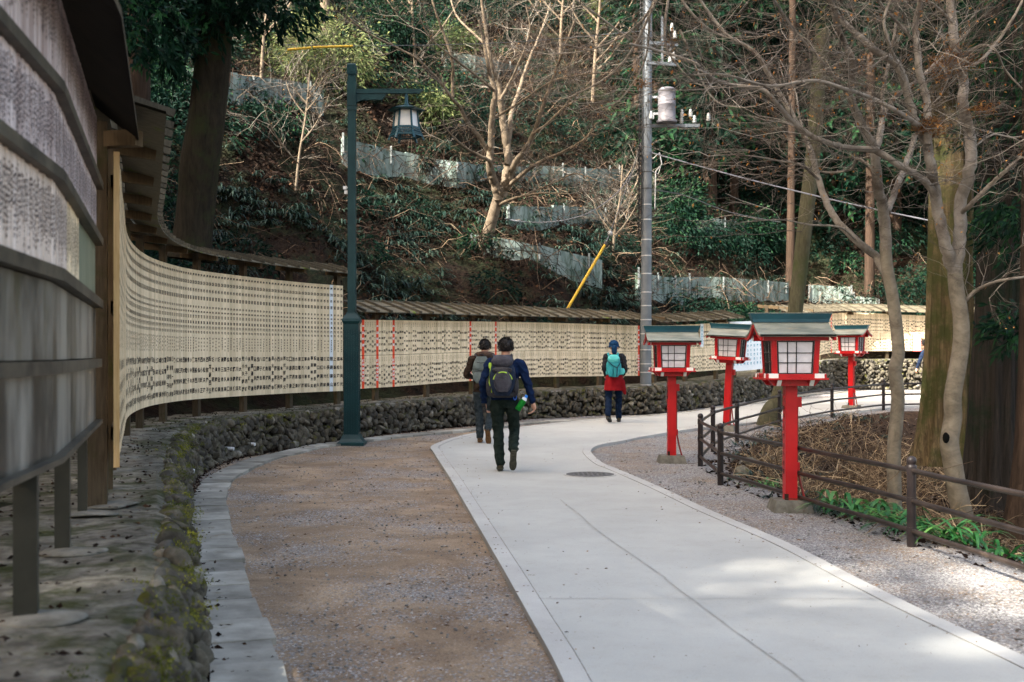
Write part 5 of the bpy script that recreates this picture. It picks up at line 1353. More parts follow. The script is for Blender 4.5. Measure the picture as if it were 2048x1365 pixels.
m3 = cloth('turquoise_pack', (0.012, 0.17, 0.20), (0.025, 0.27, 0.30), 5, .5); m3b = cloth('turquoise_lid', (0.05, 0.36, 0.37), (0.09, 0.46, 0.45), 5, .45)
g = MB(); rbox(g, (0, -.08, .95), .31, .22, .40); PB('body', g, m3, b3)
g = MB(); rbox(g, (0, -.09, 1.25), .27, .235, .16, taper=.8); PB('lid', g, m3b, b3)
for xx in (-.075, .045): g = MB(); rbox(g, (xx, -.19, .97), .11, .05, .20); PB('front_pocket', g, m3, b3)
g = MB(); g.tube([(-.14, -.2, 1.28), (-.02, -.225, 1.18), (.06, -.22, 1.14)], .009, 6); g.tube([(.15, -.18, 1.28), (.06, -.22, 1.14), (.05, -.225, .96)], .009, 6); PB('strap', g, M['packblue'], b3)
g = MB(); rbox(g, (.17, -.04, 1.0), .13, .10, .13); PB('side_pouch', g, m3b, b3)
for s_ in (-1, 1):
    g = MB(); g.tube([(s_ * .09, .02, 1.36), (s_ * .10, .06, 1.44), (s_ * .11, .20, 1.36), (s_ * .12, .20, 1.2), (s_ * .14, .02, 1.0)], .02, 8); PB('shoulder_strap', g, m3, b3)

C4 = {'jacket': cloth('black_blue_jacket', (0.006, 0.010, 0.022), (0.012, 0.022, 0.05)), 'trousers': cloth('black_trousers', (0.008, 0.010, 0.014), (0.015, 0.02, 0.028)), 'shoe': (M['darkmetal'], M['darkmetal'])}
J4 = dict(J1); J4.update(pelvis=(.16, 0, .88), chest=(.02, .10, 1.18), neck=(-.02, .18, 1.33), head=(-.03, .25, 1.45), shL=(-.16, .12, 1.24), elL=(-.30, .12, .99), wrL=(-.36, .16, .78), shR=(.18, .12, 1.25), elR=(.25, .2, 1.0), wrR=(.2, .3, .85), hipL=(.07, 0, .85), hipR=(.25, 0, .85), knL=(-.02, .05, .48), anL=(-.05, -.02, .10), heelL=(-.05, -.08, .012), toeL=(-.06, .2, .012), knR=(.25, .2, .5), anR=(.25, .1, .1), heelR=(.25, .03, .012), toeR=(.25, .3, .012), upR=(0, 0, 1))
x, y = XY(1862, 33.2)
p4 = person((x, y, gzf(y) + .0), .35, 1.0, 'dark clad person bending forward, half hidden behind the mossy cedar', J4, C4, {})
hairmesh(p4, J4['head'], 1.0)
b4 = bag(p4, (.02, -.05, -.1), .35, 'dark blue pack with pale stripe on the bending person by the mossy cedar')
g = MB(); rbox(g, (0.02, -.09, 1.02), .28, .17, .36); PB('body', g, M['packblue'], b4)
g = MB(); g.tube([(-.12, -.19, 1.30), (.12, -.19, 1.24)], .009, 6); PB('stripe', g, M['tab_white'], b4)
# ================================================================== HILL BANDS
_hc = {}
def hillhit_fast(u, v):
    k = (int(u // 20), int(v // 10))
    if k not in _hc: _hc[k] = hillhit(k[0] * 20 + 10, k[1] * 10 + 5).y
    return _hc[k]
M['stake'] = simple('galvanised_stake', (0.10, 0.12, 0.12), (0.2, 0.22, 0.22), 8, rough=.5, bs=0)
M['bandc'] = simple('pale_green_concrete_panel', (0.13, 0.175, 0.162), (0.235, 0.285, 0.265), 3, 7, 0.8, 0.3, 20, 0.005, stretch=(2, 2, .6), c3=(0.05, 0.075, 0.055), c3scale=2.2, c3lo=0.48, c3hi=0.62)
bands = [([(335, 136, 160), (400, 146, 172), (461, 151, 183), (559, 162, 197), (630, 178, 212)], 'upper left'),
         ([(670, 277, 305), (780, 303, 327), (857, 320, 338), (920, 328, 345), (1033, 331, 349), (1150, 335, 352), (1262, 337, 353)], 'long middle'),
         ([(885, 104, 124), (969, 122, 144), (1045, 139, 158)], 'high'),
         ([(1000, 410, 433), (1082, 412, 440), (1152, 417, 438), (1186, 420, 438)], 'behind the maple'),
         ([(1375, 430, 451), (1401, 432, 455), (1476, 443, 471)], 'short right'),
         ([(960, 468, 490), (1005, 476, 498), (1117, 506, 531), (1185, 522, 542)], 'lower middle'),
         ([(1250, 543, 570), (1315, 552, 581), (1375, 552, 582), (1473, 557, 582), (1570, 566, 583)], 'long low'),
         ([(1608, 569, 593), (1660, 572, 596), (1707, 573, 599)], 'low far right'),
         ([(1708, 590, 607), (1757, 595, 608)], 'lowest far right')]
blab = ['pale green retaining panels high on the hill behind the dark leaning trunk', 'longest run of pale green retaining panels, behind the hanging lamp and the bare tree',
        'pale panel strip high up left of the bare tree crown', 'pale stained panels directly right of the bare tree trunk', 'short bright panel run among dark shrubs, right of the utility pole',
        'low shaded panel run left of the yellow guy sleeve', 'long bright panel run just above the boards, right of the utility pole', 'bright panel run right of the leaning green trunk', 'lowest short panel run right of the leaning trunk, just above the far roof']
for (pts, nm), lab in zip(bands, blab):
    W = []
    for u, vt, vb in pts:
        p = hillhit(u, vb); W.append((p.x, p.y, p.z, ZV(vt + 3, p.y)))
    q = smooth_poly(W, .5); t = tangents(q); zt_ = q[:, 3]
    th = thing('retaining_panels', (q[0][0], q[0][1], q[0][2]), lab, 'retaining wall')
    ns = max(1, int(round((len(q) - 1) / 4)))
    edges = np.linspace(0, len(q) - 1, ns + 1).astype(int)
    for a, b in zip(edges[:-1], edges[1:]):
        g = MB(); A = q[a:b + 1]; jz = random.uniform(-.04, .04)
        F_ = offset(q, .38)[a:b + 1]; B_ = offset(q, .30)[a:b + 1]
        z0 = A[:, 2] - .5; z1 = A[:, 3] + jz
        ribbon(g, F_, F_, z0, z1); ribbon(g, F_, B_, z1, z1); ribbon(g, B_, B_, z1, z0)
        for k in (0, -1): g.add([(*F_[k], z0[k]), (*B_[k], z0[k]), (*B_[k], z1[k]), (*F_[k], z1[k])], [[0, 1, 2, 3]])
        g.build('panel', M['bandc'], th, origin=th.location)
    k = 0
    while k < len(q):
        c = offset(q, .41)[k]; g = MB(); g.box((c[0], c[1], q[k, 2] - .1), .05, .05, q[k, 3] - q[k, 2] + .16 + random.uniform(-.08, .08)); g.build('stake', M['stake'], th, origin=th.location); k += random.choice((2, 3, 3, 4))

# ================================================================== UNDERGROWTH
def sample_hill(n, fy=1.0, ymax=62, dmin=1.5):
    Y = 12 + (ymax - 12) * rng.uniform(0, 1, n) ** fy; X = rng.uniform(-.52, .52, n) * Y * 1.0
    z, d = hillz(X, Y); m = (d > dmin); X, Y, z, d = X[m], Y[m], z[m], d[m]
    v = VH - (z - H) / Y * F; u = 1024 + F * X / Y; m = (v > -90) & (v < 700)
    return X[m], Y[m], z[m], d[m], u[m], v[m]
def ss(x, a, b): t = np.clip((x - a) / (b - a), 0, 1); return t * t * (3 - 2 * t)
def pn(X, Y, s, k=0): return np.sin(X * s + 1.7 * np.sin(Y * s * .7 + k)) * np.sin(Y * s * 1.1 + 1.3 * np.sin(X * s * .8 + k * 2))
M['litter'] = leafmat('dead_leaves', (0.005, 0.0038, 0.003), (0.021, 0.012, 0.0085), (0.095, 0.05, 0.028), .8, .1, .2)
M['brush'] = leafmat('dry_twigs', (0.006, 0.0045, 0.0035), (0.04, 0.027, 0.020), (0.30, 0.22, 0.15), .8, .0, .2)  # palest twig tones stand in for sun flecks
M['fern'] = leafmat('dark_sedge', (0.003, 0.011, 0.008), (0.010, 0.030, 0.022), (0.075, 0.125, 0.09), .5, .2, .3)
M['evergreen'] = leafmat('evergreen_leaf', (0.0015, 0.008, 0.006), (0.004, 0.019, 0.012), (0.024, 0.07, 0.026), .6, .2, .2)
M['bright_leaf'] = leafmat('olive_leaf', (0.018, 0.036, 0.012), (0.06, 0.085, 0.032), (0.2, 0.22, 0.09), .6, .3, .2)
M['cedarleaf'] = leafmat('cedar_spray', (0.0015, 0.009, 0.006), (0.004, 0.021, 0.011), (0.02, 0.07, 0.022), .6, .25, .3)
# leaf litter
X, Y, Z, D, U, V_ = sample_hill(330000, .75)
wgt = np.clip(1.0 - .75 * ss(U, 1300, 1400) * (1 - ss(V_, 560, 590)), .1, 1) * np.clip(.55 + .6 * pn(X, Y, 1.1), .12, 1)
m = rng.uniform(size=len(X)) < wgt; X, Y, Z = X[m], Y[m], Z[m]
n = len(X); g = MB(); dr = rng.normal(size=(n, 3)); dr[:, 2] = dr[:, 2] * .45 + .15
leaves_batch(g, np.column_stack([X, Y, Z + rng.uniform(-.02, .16, n)]), dr, rng.uniform(.06, .14, n) * (.7 + Y / 60), rng.uniform(.03, .07, n) * (.7 + Y / 60), 0, rng.beta(2, 3, n))
tag(g.build('leaf_litter', M['litter']), kind='stuff')
# sedge and fern blades
X, Y, Z, D, U, V_ = sample_hill(24000, .7, 50)
wgt = np.clip((ss(V_, 330, 420) * (1 - ss(U, 1180, 1300)) * .9 + .22) * (.45 + .9 * pn(X, Y, .8, 1.0)), .03, 1)
m = rng.uniform(size=len(X)) < wgt; X, Y, Z = X[m], Y[m], Z[m]; n = len(X); k = 11
C = np.repeat(np.column_stack([X, Y, Z]), k, 0) + rng.normal(0, .05, (n * k, 3)) * [1, 1, .2]; A = rng.uniform(0, 2 * PI, n * k); A = np.where(rng.uniform(size=n * k) < .6, rng.normal(-1.2, .7, n * k), A)
tn = np.repeat(rng.beta(2, 2.2, n), k) + rng.normal(0, .12, n * k)
g = MB(); blades_batch(g, C, A, rng.uniform(.35, .75, n * k), rng.uniform(.02, .04, n * k), rng.uniform(.5, .95, n * k), 5, 0, np.clip(tn, 0, 1), 1.1)
tag(g.build('hillside_sedge', M['fern']), kind='stuff')
# dry brush
def brush(n0, fy, ymax, wf, Lr, name, mat, rr=(.005, .012), tb=(2, 2.2), flat=0.5):
    X, Y, Z, D, U, V_ = sample_hill(n0, fy, ymax)
    m = rng.uniform(size=len(X)) < wf(X, Y, U, V_); X, Y, Z = X[m], Y[m], Z[m]; n = len(X); K = 6
    P0 = np.column_stack([X, Y, Z]); dr = rng.normal(size=(n, 3)) * [1, .8, flat]; dr[:, 2] += .55; dr[:, 1] -= .35; dr /= np.linalg.norm(dr, axis=1)[:, None]
    L = rng.uniform(*Lr, n); t = np.linspace(0, 1, K)
    P = P0[:, None, :] + dr[:, None, :] * (L[:, None] * t)[:, :, None]
    P[:, :, 2] -= (L * rng.uniform(.1, .75, n))[:, None] * t ** 2
    side = rng.normal(size=(n, 3)); P += side[:, None, :] * (np.sin(t * PI * rng.uniform(.8, 2.2, n)[:, None]) * (L * .10)[:, None])[:, :, None]
    P[:, 1:-1] += rng.normal(0, .012, (n, K - 2, 3)) * L[:, None, None] * 1.6
    R = rng.uniform(*rr, n)[:, None] * (1 - .75 * t)[None, :]
    g = MB(); tubes_batch(g, P, R, 3, 0, rng.beta(*tb, n)); tag(g.build(name, mat), kind='stuff'); return P
wf = lambda X, Y, U, V_: np.clip((.85 - .72 * ss(U, 1300, 1380) * (1 - ss(V_, 470, 560)) * 1) * (.5 + .7 * pn(X, Y, .55, 2.0)) * (1 - .45 * ss(V_, 450, 560) * (1 - ss(U, 1150, 1260))), .04, 1)
P = brush(70000, .75, 60, wf, (.5, 2.0), 'dry_brush', M['brush'], tb=(1.5, 2.0))
# evergreen mass on the hill
def clumps(C, R, nl, L, Wd, mat, name, tone_c=None, low=.35):
    n = len(C); g = MB()
    th = rng.uniform(0, 2 * PI, (n, nl)); cz = rng.uniform(-.5, 1, (n, nl)); rr = rng.uniform(.45, 1.02, (n, nl)) ** .6
    sx = np.sqrt(1 - np.clip(cz, -1, 1) ** 2)
    d = np.stack([np.cos(th) * sx, np.sin(th) * sx, cz], -1)
    lump = 1 + .25 * np.sin(th * 3 + rng.uniform(0, 6, (n, 1))) * np.cos(cz * 4 + rng.uniform(0, 6, (n, 1)))
    P = C[:, None, :] + d * (R[:, None] * rr * lump)[:, :, None] * np.array([1, 1, .8])
    P = P.reshape(-1, 3); d = d.reshape(-1, 3) + rng.normal(0, .55, (n * nl, 3)) - [0, 0, .25]
    tn = np.repeat(rng.beta(2, 2, n) if tone_c is None else tone_c, nl) * .5 + rng.beta(2, 3.5, n * nl) * .6
    leaves_batch(g, P, d, rng.uniform(L * .7, L * 1.3, n * nl), rng.uniform(Wd * .7, Wd * 1.2, n * nl), 0, np.clip(tn, 0, 1), .3)
    o = g.build(name, mat); return tag(o, kind='stuff')
X, Y, Z, D, U, V_ = sample_hill(5600, .8, 66, 1.9)
gap = ((V_ > 535) & (V_ < 640) & (U > 1230) & (U < 1560)) | ((V_ > 410) & (V_ < 480) & (U > 1365) & (U < 1485)) | ((V_ > 560) & (U > 1590) & (U < 1770))
wgt = np.clip(ss(U, 1290, 1380) * .85 * (~gap), 0, 1) + (~gap) * (1 - ss(U, 1250, 1350)) * ((V_ < 330) * (.12 + .22 * (pn(X, Y, .35, 1.5) > .1)) + ((V_ < 60) & (U > 450)) * .22) + ((U < 345) * .5) + .03
for (pts, nm) in bands:          # keep the panels readable
    for (a, b) in zip(pts[:-1], pts[1:]):
        vm = np.interp(U, [a[0], b[0]], [a[1], b[1]]); m_ = (U > a[0] - 12) & (U < b[0] + 12) & (V_ > vm - 8) & (V_ < vm + 60); wgt[m_] *= .05
m = rng.uniform(size=len(X)) < wgt; X, Y, Z, U, V_ = X[m], Y[m], Z[m], U[m], V_[m]; n = len(X)
R = rng.uniform(.45, 1.0, n); clumps(np.column_stack([X, Y, Z + R * .35]), R, 330, .15, .055, M['evergreen'], 'evergreen_undergrowth')
# stems hanging over the panels
Pb = []
for pts, nm in bands:
    for k in range(int((pts[-1][0] - pts[0][0]) * .38)):
        u = random.uniform(pts[0][0], pts[-1][0]); vt = np.interp(u, [p[0] for p in pts], [p[1] for p in pts]); vb = np.interp(u, [p[0] for p in pts], [p[2] for p in pts])
        Yb = hillhit_fast(u, vb); Pb.append([*P3(u, random.uniform(vt - 14, vb + 12), Yb - random.uniform(.45, .8))])
Pb = np.array(Pb); n = len(Pb); K = 6; t_ = np.linspace(0, 1, K); dr = rng.normal(size=(n, 3)) * [1, .25, .6]; dr[:, 2] -= .5; dr /= np.linalg.norm(dr, axis=1)[:, None]; L = rng.uniform(.4, 1.5, n)
P = Pb[:, None] + dr[:, None] * (L[:, None] * (t_ - .4))[:, :, None]; P[:, :, 2] -= L[:, None] * .3 * t_ ** 2; P[:, 1:] += rng.normal(0, .03, (n, K - 1, 3)); g = MB(); tubes_batch(g, P, rng.uniform(.006, .014, n)[:, None] * (1 - .6 * t_)[None], 3, 0, rng.beta(2, 3, n)); tag(g.build('hanging_stems', M['brush']), kind='stuff')
C = Pb[rng.integers(0, n, n // 9)] + rng.normal(0, .15, (n // 9, 3)); clumps(C, rng.uniform(.12, .3, len(C)), 26, .12, .05, M['evergreen'], 'evergreen_undergrowth')
# distinct shrubs : each a thing with stems
def shrub(u, v, r, label, mat, nl=2600, L=.12, Wd=.04, name='shrub', flat=.8, Y=None, tb=(2, 2), zoff=0.0):
    p = hillhit(u, v) if Y is None else P3(u, v, Y)
    base = Vector((p.x, p.y + .2, hz(p.x, p.y + .2))) if Y is None else Vector((p.x, p.y, gzp(p.x, p.y)))
    t = thing(name, base, label, 'shrub'); g = MB(); c = np.array([base.x, base.y, base.z + r * .75 + zoff])
    K = 16; tips = c + rng.normal(0, .42, (K, 3)) * r * np.array([1, 1, .7])
    for tp in tips: g.tube([np.array(base), np.array(base) * .5 + tp * .5 + rng.normal(0, .06, 3), tp], [.022, .014, .006], 5)
    g.build('stems', M['bark_dark'], t)
    g = MB(); k = nl // K
    P = np.repeat(tips, k, 0) + rng.normal(0, .27, (k * K, 3)) * r; d = P - c + rng.normal(0, .4, P.shape) * r; 
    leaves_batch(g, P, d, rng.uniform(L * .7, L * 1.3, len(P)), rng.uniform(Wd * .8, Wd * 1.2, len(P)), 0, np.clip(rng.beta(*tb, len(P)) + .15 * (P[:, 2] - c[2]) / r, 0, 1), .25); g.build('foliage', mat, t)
    return t
def barkmat(name, c1, c2, c3=None, st=(10, 10, 1.4), c3lo=.5, c3hi=.62, bs=.7, sc=1.5, bd=.02):
    m, nt, b = nodemat(name); v = coords(nt, st); v2 = coords(nt)
    col = ramp(nt, [(.3, c1), (.7, c2)], noise(nt, sc, 8, .7, vec=v, dist=.6))
    if c3: col = mix(nt, col, c3, ramp(nt, [(c3lo, (0, 0, 0)), (c3hi, (1, 1, 1))], noise(nt, 1.7, 7, .7, vec=v2)))
    nt.links.new(col, b.inputs['Base Color']); b.inputs['Roughness'].default_value = .9; b.inputs['Specular IOR Level'].default_value = .2
    bump(nt, b, noise(nt, sc * 2, 7, .75, vec=v), bs, bd); return m
M['bark_dark'] = barkmat('dark_bark', (0.008, 0.007, 0.005), (0.03, 0.024, 0.016), (0.022, 0.025, 0.011))
M['bark_maple'] = barkmat('smooth_grey_bark', (0.10, 0.085, 0.062), (0.24, 0.21, 0.165), (0.055, 0.05, 0.036), (5, 5, 7), .56, .7, .4, 1.2)
M['bark_branch'] = barkmat('branch_bark', (0.13, 0.11, 0.09), (0.28, 0.25, 0.21), (0.06, 0.045, 0.035), (6, 6, 6), .5, .66, .3)
M['bark_center'] = barkmat('pale_maple_bark', (0.085, 0.066, 0.047), (0.21, 0.17, 0.125), (0.035, 0.027, 0.02), (6, 6, 6), .54, .68, .3)
M['bark_cedar'] = barkmat('mossy_cedar_bark', (0.025, 0.018, 0.011), (0.16, 0.12, 0.065), (0.045, 0.05, 0.018), (16, 16, .9), .44, .58, 1.0, 1.5, .04)
M['bark_cedar_dark'] = barkmat('dark_cedar_bark', (0.009, 0.009, 0.009), (0.04, 0.034, 0.029), (0.010, 0.018, 0.011), (14, 14, .8), .5, .62, 1.0, 1.5, .04)
M['bark_red'] = barkmat('red_cedar_bark', (0.02, 0.014, 0.010), (0.066, 0.044, 0.032), None, (16, 16, .8), bs=1.0, bd=.03)
M['bark_green'] = barkmat('green_lichen_bark', (0.03, 0.029, 0.018), (0.085, 0.08, 0.05), (0.045, 0.052, 0.024), (8, 8, 2), .48, .6, .5)
M['twig'] = leafmat('bare_twigs', (0.028, 0.022, 0.018), (0.105, 0.088, 0.072), (0.33, 0.30, 0.26), .8, .0, .2)
M['deadleaf'] = leafmat('withered_leaves', (0.09, 0.035, 0.012), (0.26, 0.11, 0.03), (0.45, 0.24, 0.08), .7, .3, .2)
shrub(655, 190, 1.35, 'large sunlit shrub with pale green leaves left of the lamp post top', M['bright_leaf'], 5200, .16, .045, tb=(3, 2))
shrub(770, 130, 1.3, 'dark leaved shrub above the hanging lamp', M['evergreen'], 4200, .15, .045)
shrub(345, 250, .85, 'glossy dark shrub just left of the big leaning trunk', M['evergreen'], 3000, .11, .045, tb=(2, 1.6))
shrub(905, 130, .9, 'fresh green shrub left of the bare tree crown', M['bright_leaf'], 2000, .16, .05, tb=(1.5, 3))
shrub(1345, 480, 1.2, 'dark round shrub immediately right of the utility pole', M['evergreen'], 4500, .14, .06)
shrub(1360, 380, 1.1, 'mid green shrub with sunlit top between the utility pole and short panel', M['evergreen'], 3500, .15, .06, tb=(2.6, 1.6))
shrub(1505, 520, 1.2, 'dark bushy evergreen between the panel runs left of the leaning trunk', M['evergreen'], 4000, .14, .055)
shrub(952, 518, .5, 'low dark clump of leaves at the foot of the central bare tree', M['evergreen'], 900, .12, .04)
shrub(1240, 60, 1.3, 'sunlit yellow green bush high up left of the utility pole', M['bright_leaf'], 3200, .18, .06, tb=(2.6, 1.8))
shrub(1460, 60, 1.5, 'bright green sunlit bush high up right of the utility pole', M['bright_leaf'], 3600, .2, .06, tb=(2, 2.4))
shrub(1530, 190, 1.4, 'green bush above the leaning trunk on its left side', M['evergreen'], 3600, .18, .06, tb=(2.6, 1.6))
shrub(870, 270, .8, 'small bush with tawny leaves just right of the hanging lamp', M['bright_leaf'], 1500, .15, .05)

# ================================================================== TREES
def trunk_mesh(g, pts, radii, sides=28, ridge=.06, nr=9, mat=0):
    q = smooth_poly3(np.column_stack([np.array(pts, float), np.array(radii, float)]), 10 * (len(pts) - 1)); n = len(q)
    an = np.arange(sides) * 2 * PI / sides; ph = rng.uniform(0, 6, 4); V = []
    T = np.gradient(q[:, :3], axis=0); T /= np.linalg.norm(T, axis=1)[:, None]
    ux = np.cross(T, [0, 1.0, 0.01]); ux /= np.linalg.norm(ux, axis=1)[:, None]; uy = np.cross(T, ux)
    for i in range(n):
        z = q[i, 2]; rr = 1 + ridge * (np.sin(an * nr + ph[0] + z * .25) * .5 + np.sin(an * (nr * 2 + 1) + ph[1] - z * .4) * .3 + np.sin(an * 3 + ph[2] + z * .5) * .6) + rng.uniform(-.012, .012, sides)
        V.append(q[i, :3] + (np.cos(an) * rr * q[i, 3])[:, None] * ux[i] + (np.sin(an) * rr * q[i, 3])[:, None] * uy[i])
    V = np.vstack(V); g.add(V, [[i * sides + k, (i + 1) * sides + k, (i + 1) * sides + (k + 1) % sides, i * sides + (k + 1) % sides] for i in range(n - 1) for k in range(sides)], mat)
    return q
def grow_twigs(g, S, T0, n1, L1, levels=3, r1=.008, tone=(2, 2), flat=.45, upb=.12, kids=(5, 4), leaves=None, mat=0):
    """S (n,3) points on limbs, T0 (n,3) limb directions"""
    idx = rng.integers(0, len(S), n1); P0 = S[idx]; D = T0[idx] * rng.uniform(.2, .9, n1)[:, None] + rng.normal(0, .8, (n1, 3)) * [1, 1, flat] + [0, 0, upb]
    L = rng.uniform(L1 * .5, L1 * 1.3, n1); r = np.full(n1, r1); tips = []
    for lv in range(levels):
        n = len(P0); K = 6 - lv; D = D / np.linalg.norm(D, axis=1)[:, None]; t = np.linspace(0, 1, K)
        P = P0[:, None] + D[:, None] * (L[:, None] * t)[:, :, None]
        bend = rng.normal(0, .28, (n, 3)) * [1, 1, .5] + [0, 0, .05]; P = P + bend[:, None] * (L[:, None] * t ** 2)[:, :, None]
        P[:, 1:] += rng.normal(0, .03, (n, K - 1, 3)) * L[:, None, None]
        R = r[:, None] * (1 - .6 * t)[None]; tubes_batch(g, P, R, 4 if lv == 0 else 3, mat, np.clip(rng.beta(*tone, n) + .12 - lv * .12, 0, 1))
        tips.append(P[:, -1])
        if lv < levels - 1:
            k = kids[lv]; j = np.repeat(np.arange(n), k); tt = rng.uniform(.25, 1.0, len(j)); f = tt * (K - 1); a = np.minimum(f.astype(int), K - 2); fr = (f - a)[:, None]
            P0 = P[j, a] * (1 - fr) + P[j, a + 1] * fr; Tn = P[j, a + 1] - P[j, a]; Tn /= (np.linalg.norm(Tn, axis=1)[:, None] + 1e-9)
            D = Tn + rng.normal(0, .55, (len(j), 3)) * [1, 1, flat]; L = L[j] * rng.uniform(.35, .7, len(j)); r = np.full(len(j), r1 * (.58 if lv == 0 else .36))
    tips = np.vstack(tips)
    if leaves is not None and leaves[0]:
        k = rng.integers(0, len(tips), leaves[0]); leaves_batch(leaves[1], tips[k], rng.normal(0, 1, (leaves[0], 3)) - [0, 0, .8], rng.uniform(.02, .045, leaves[0]), .02, 0, rng.uniform(0, 1, leaves[0]))
    return tips
def px_limb(pts, Y0, Y1, r0, r1, wig=.12):
    n = len(pts); ys = np.linspace(Y0, Y1, n) + rng.normal(0, wig * .6, n) * (np.arange(n) > 0)
    P = [np.array(P3(u, v, y)) for (u, v), y in zip(pts, ys)]
    R = [(r0 + (r1 - r0) * i / (n - 1)) * .9 * y / F for i, y in zip(range(n), ys)]
    return P, R
def bare_tree(name, label, trunk, limbs, barkT, barkL, twigN, twigL, base=None, dead=(), leafn=600, twr=.007, extra=None):
    P, R = px_limb(*trunk[:-1], wig=.02) if len(trunk) == 6 else px_limb(*trunk, wig=.02)
    t = thing(name, tuple(P[0]), label, 'tree'); g = MB(); trunk_mesh(g, P, [r_ * .93 for r_ in R], 22, .022, 5); g.build('trunk', barkT, t, smooth=True)
    g = MB(); S = []; T0 = []
    for lb in limbs:
        P, R = px_limb(*lb); q = smooth_poly3(np.column_stack([np.array(P), np.array(R)]), 7 * (len(P) - 1))
        q[1:, :3] += rng.normal(0, .09, (len(q) - 1, 3)) * q[1:, 3:4]
        g.tube(q[:, :3], q[:, 3], 9 if q[0, 3] > .02 else 6, rough=.04)
        tg = np.gradient(q[:, :3], axis=0); tg /= np.linalg.norm(tg, axis=1)[:, None]; k = len(q) // 3 if q[0, 3] > .04 else 1; S.append(q[k:, :3]); T0.append(tg[k:])
    g.build('branches', barkL, t, smooth=True); S = np.vstack(S); T0 = np.vstack(T0)
    g = MB(); lf = MB(); grow_twigs(g, S, T0, twigN, twigL, 3, twr, leaves=(leafn, lf)); g.build('twigs', M['twig'], t)
    if leafn: lf.build('withered_leaves', M['deadleaf'], t)
    for (u, v, Y, r, n) in dead:
        g = MB(); c = np.array(P3(u, v, Y)); px_ = Y / F; C = c + rng.normal(0, .45, (n, 3)) * r * px_ * [1, .8, .8] - [0, 0, .2 * r * px_]
        blades_batch(g, C, rng.uniform(0, 2 * PI, n), rng.uniform(.10, .28, n), .012, rng.uniform(-.9, .3, n), 4, 0, rng.uniform(0, 1, n), 1.2); g.build('withered_clump', M['deadleaf'], t)
    return t
# central bare tree on the slope
pc = hillhit(972, 492); Yc = pc.y - .4
bare_tree('bare_tree', 'bare many-limbed tree with sunlit pale bark, on the slope at the centre',
    ([(955, 545), (966, 500), (975, 470), (987, 429), (995, 400), (1003, 380)], Yc + .3, Yc - .6, 17, 11),
    [([(997, 400), (992, 375), (984, 352), (979, 326), (982, 295), (983, 253), (986, 215), (990, 183), (980, 150), (976, 130), (966, 80), (958, 40)], Yc - .5, Yc - 2.2, 11, 2.5),
     ([(1004, 392), (1011, 362), (1017, 320), (1011, 278), (1006, 243), (1001, 200), (997, 165), (983, 130), (977, 95), (970, 50), (962, -10)], Yc - .5, Yc - 1.4, 11, 3),
     ([(1008, 385), (1019, 360), (1026, 334), (1050, 299), (1068, 267), (1082, 225), (1092, 194), (1107, 155), (1120, 120), (1128, 100), (1150, 40)], Yc - .5, Yc - 2.8, 8, 2),
     ([(1013, 330), (1020, 260), (1022, 232), (1032, 200), (1040, 176), (1050, 144), (1064, 106), (1075, 81), (1098, 20)], Yc - .9, Yc + .8, 6.5, 2),
     ([(1008, 383), (1036, 355), (1082, 324), (1128, 303), (1170, 278), (1194, 246)], Yc - .5, Yc - 2.5, 5.5, 2),
     ([(994, 413), (1015, 402), (1040, 394), (1082, 387), (1135, 388)], Yc - .3, Yc - 2, 4, 1.5),
     ([(1040, 394), (1080, 378), (1117, 362), (1152, 348), (1195, 362)], Yc - .8, Yc - 2.2, 2.6, 1.2),
     ([(1068, 267), (1092, 250), (1128, 215), (1152, 187), (1200, 165)], Yc - 1.5, Yc - 3, 4, 1.3),
     ([(983, 345), (978, 322), (945, 305), (918, 285), (895, 262), (880, 240)], Yc - .8, Yc - 2.6, 4.5, 1.5),
     ([(980, 310), (955, 270), (934, 243), (920, 215), (906, 200), (878, 162), (836, 120), (800, 99), (737, 67), (690, 30)], Yc - 1, Yc - 4, 5.5, 1.6),
     ([(906, 195), (905, 160), (906, 130), (892, 81), (870, 20), (860, -20)], Yc - 2.4, Yc - 2.9, 4, 2),
     ([(1001, 200), (1020, 165), (1045, 110), (1060, 60), (1052, 10)], Yc - 1, Yc - 1.8, 3.6, 1.5),
     ([(977, 95), (950, 70), (915, 35), (900, -5)], Yc - 1.3, Yc - .5, 3.2, 1.5),
     ([(990, 183), (950, 150), (905, 115), (860, 75), (835, 30)], Yc - 1.8, Yc - 3.5, 3.2, 1.2),
     ([(1092, 194), (1120, 215), (1150, 200), (1135, 180)], Yc - 2, Yc - 2.6, 2.4, 1.2),
     ([(992, 235), (1040, 205), (1100, 165), (1160, 150), (1230, 145)], Yc - 1.4, Yc - 3.6, 3, 1.0)],
    M['bark_center'], M['bark_center'], 190, 1.2, leafn=450)
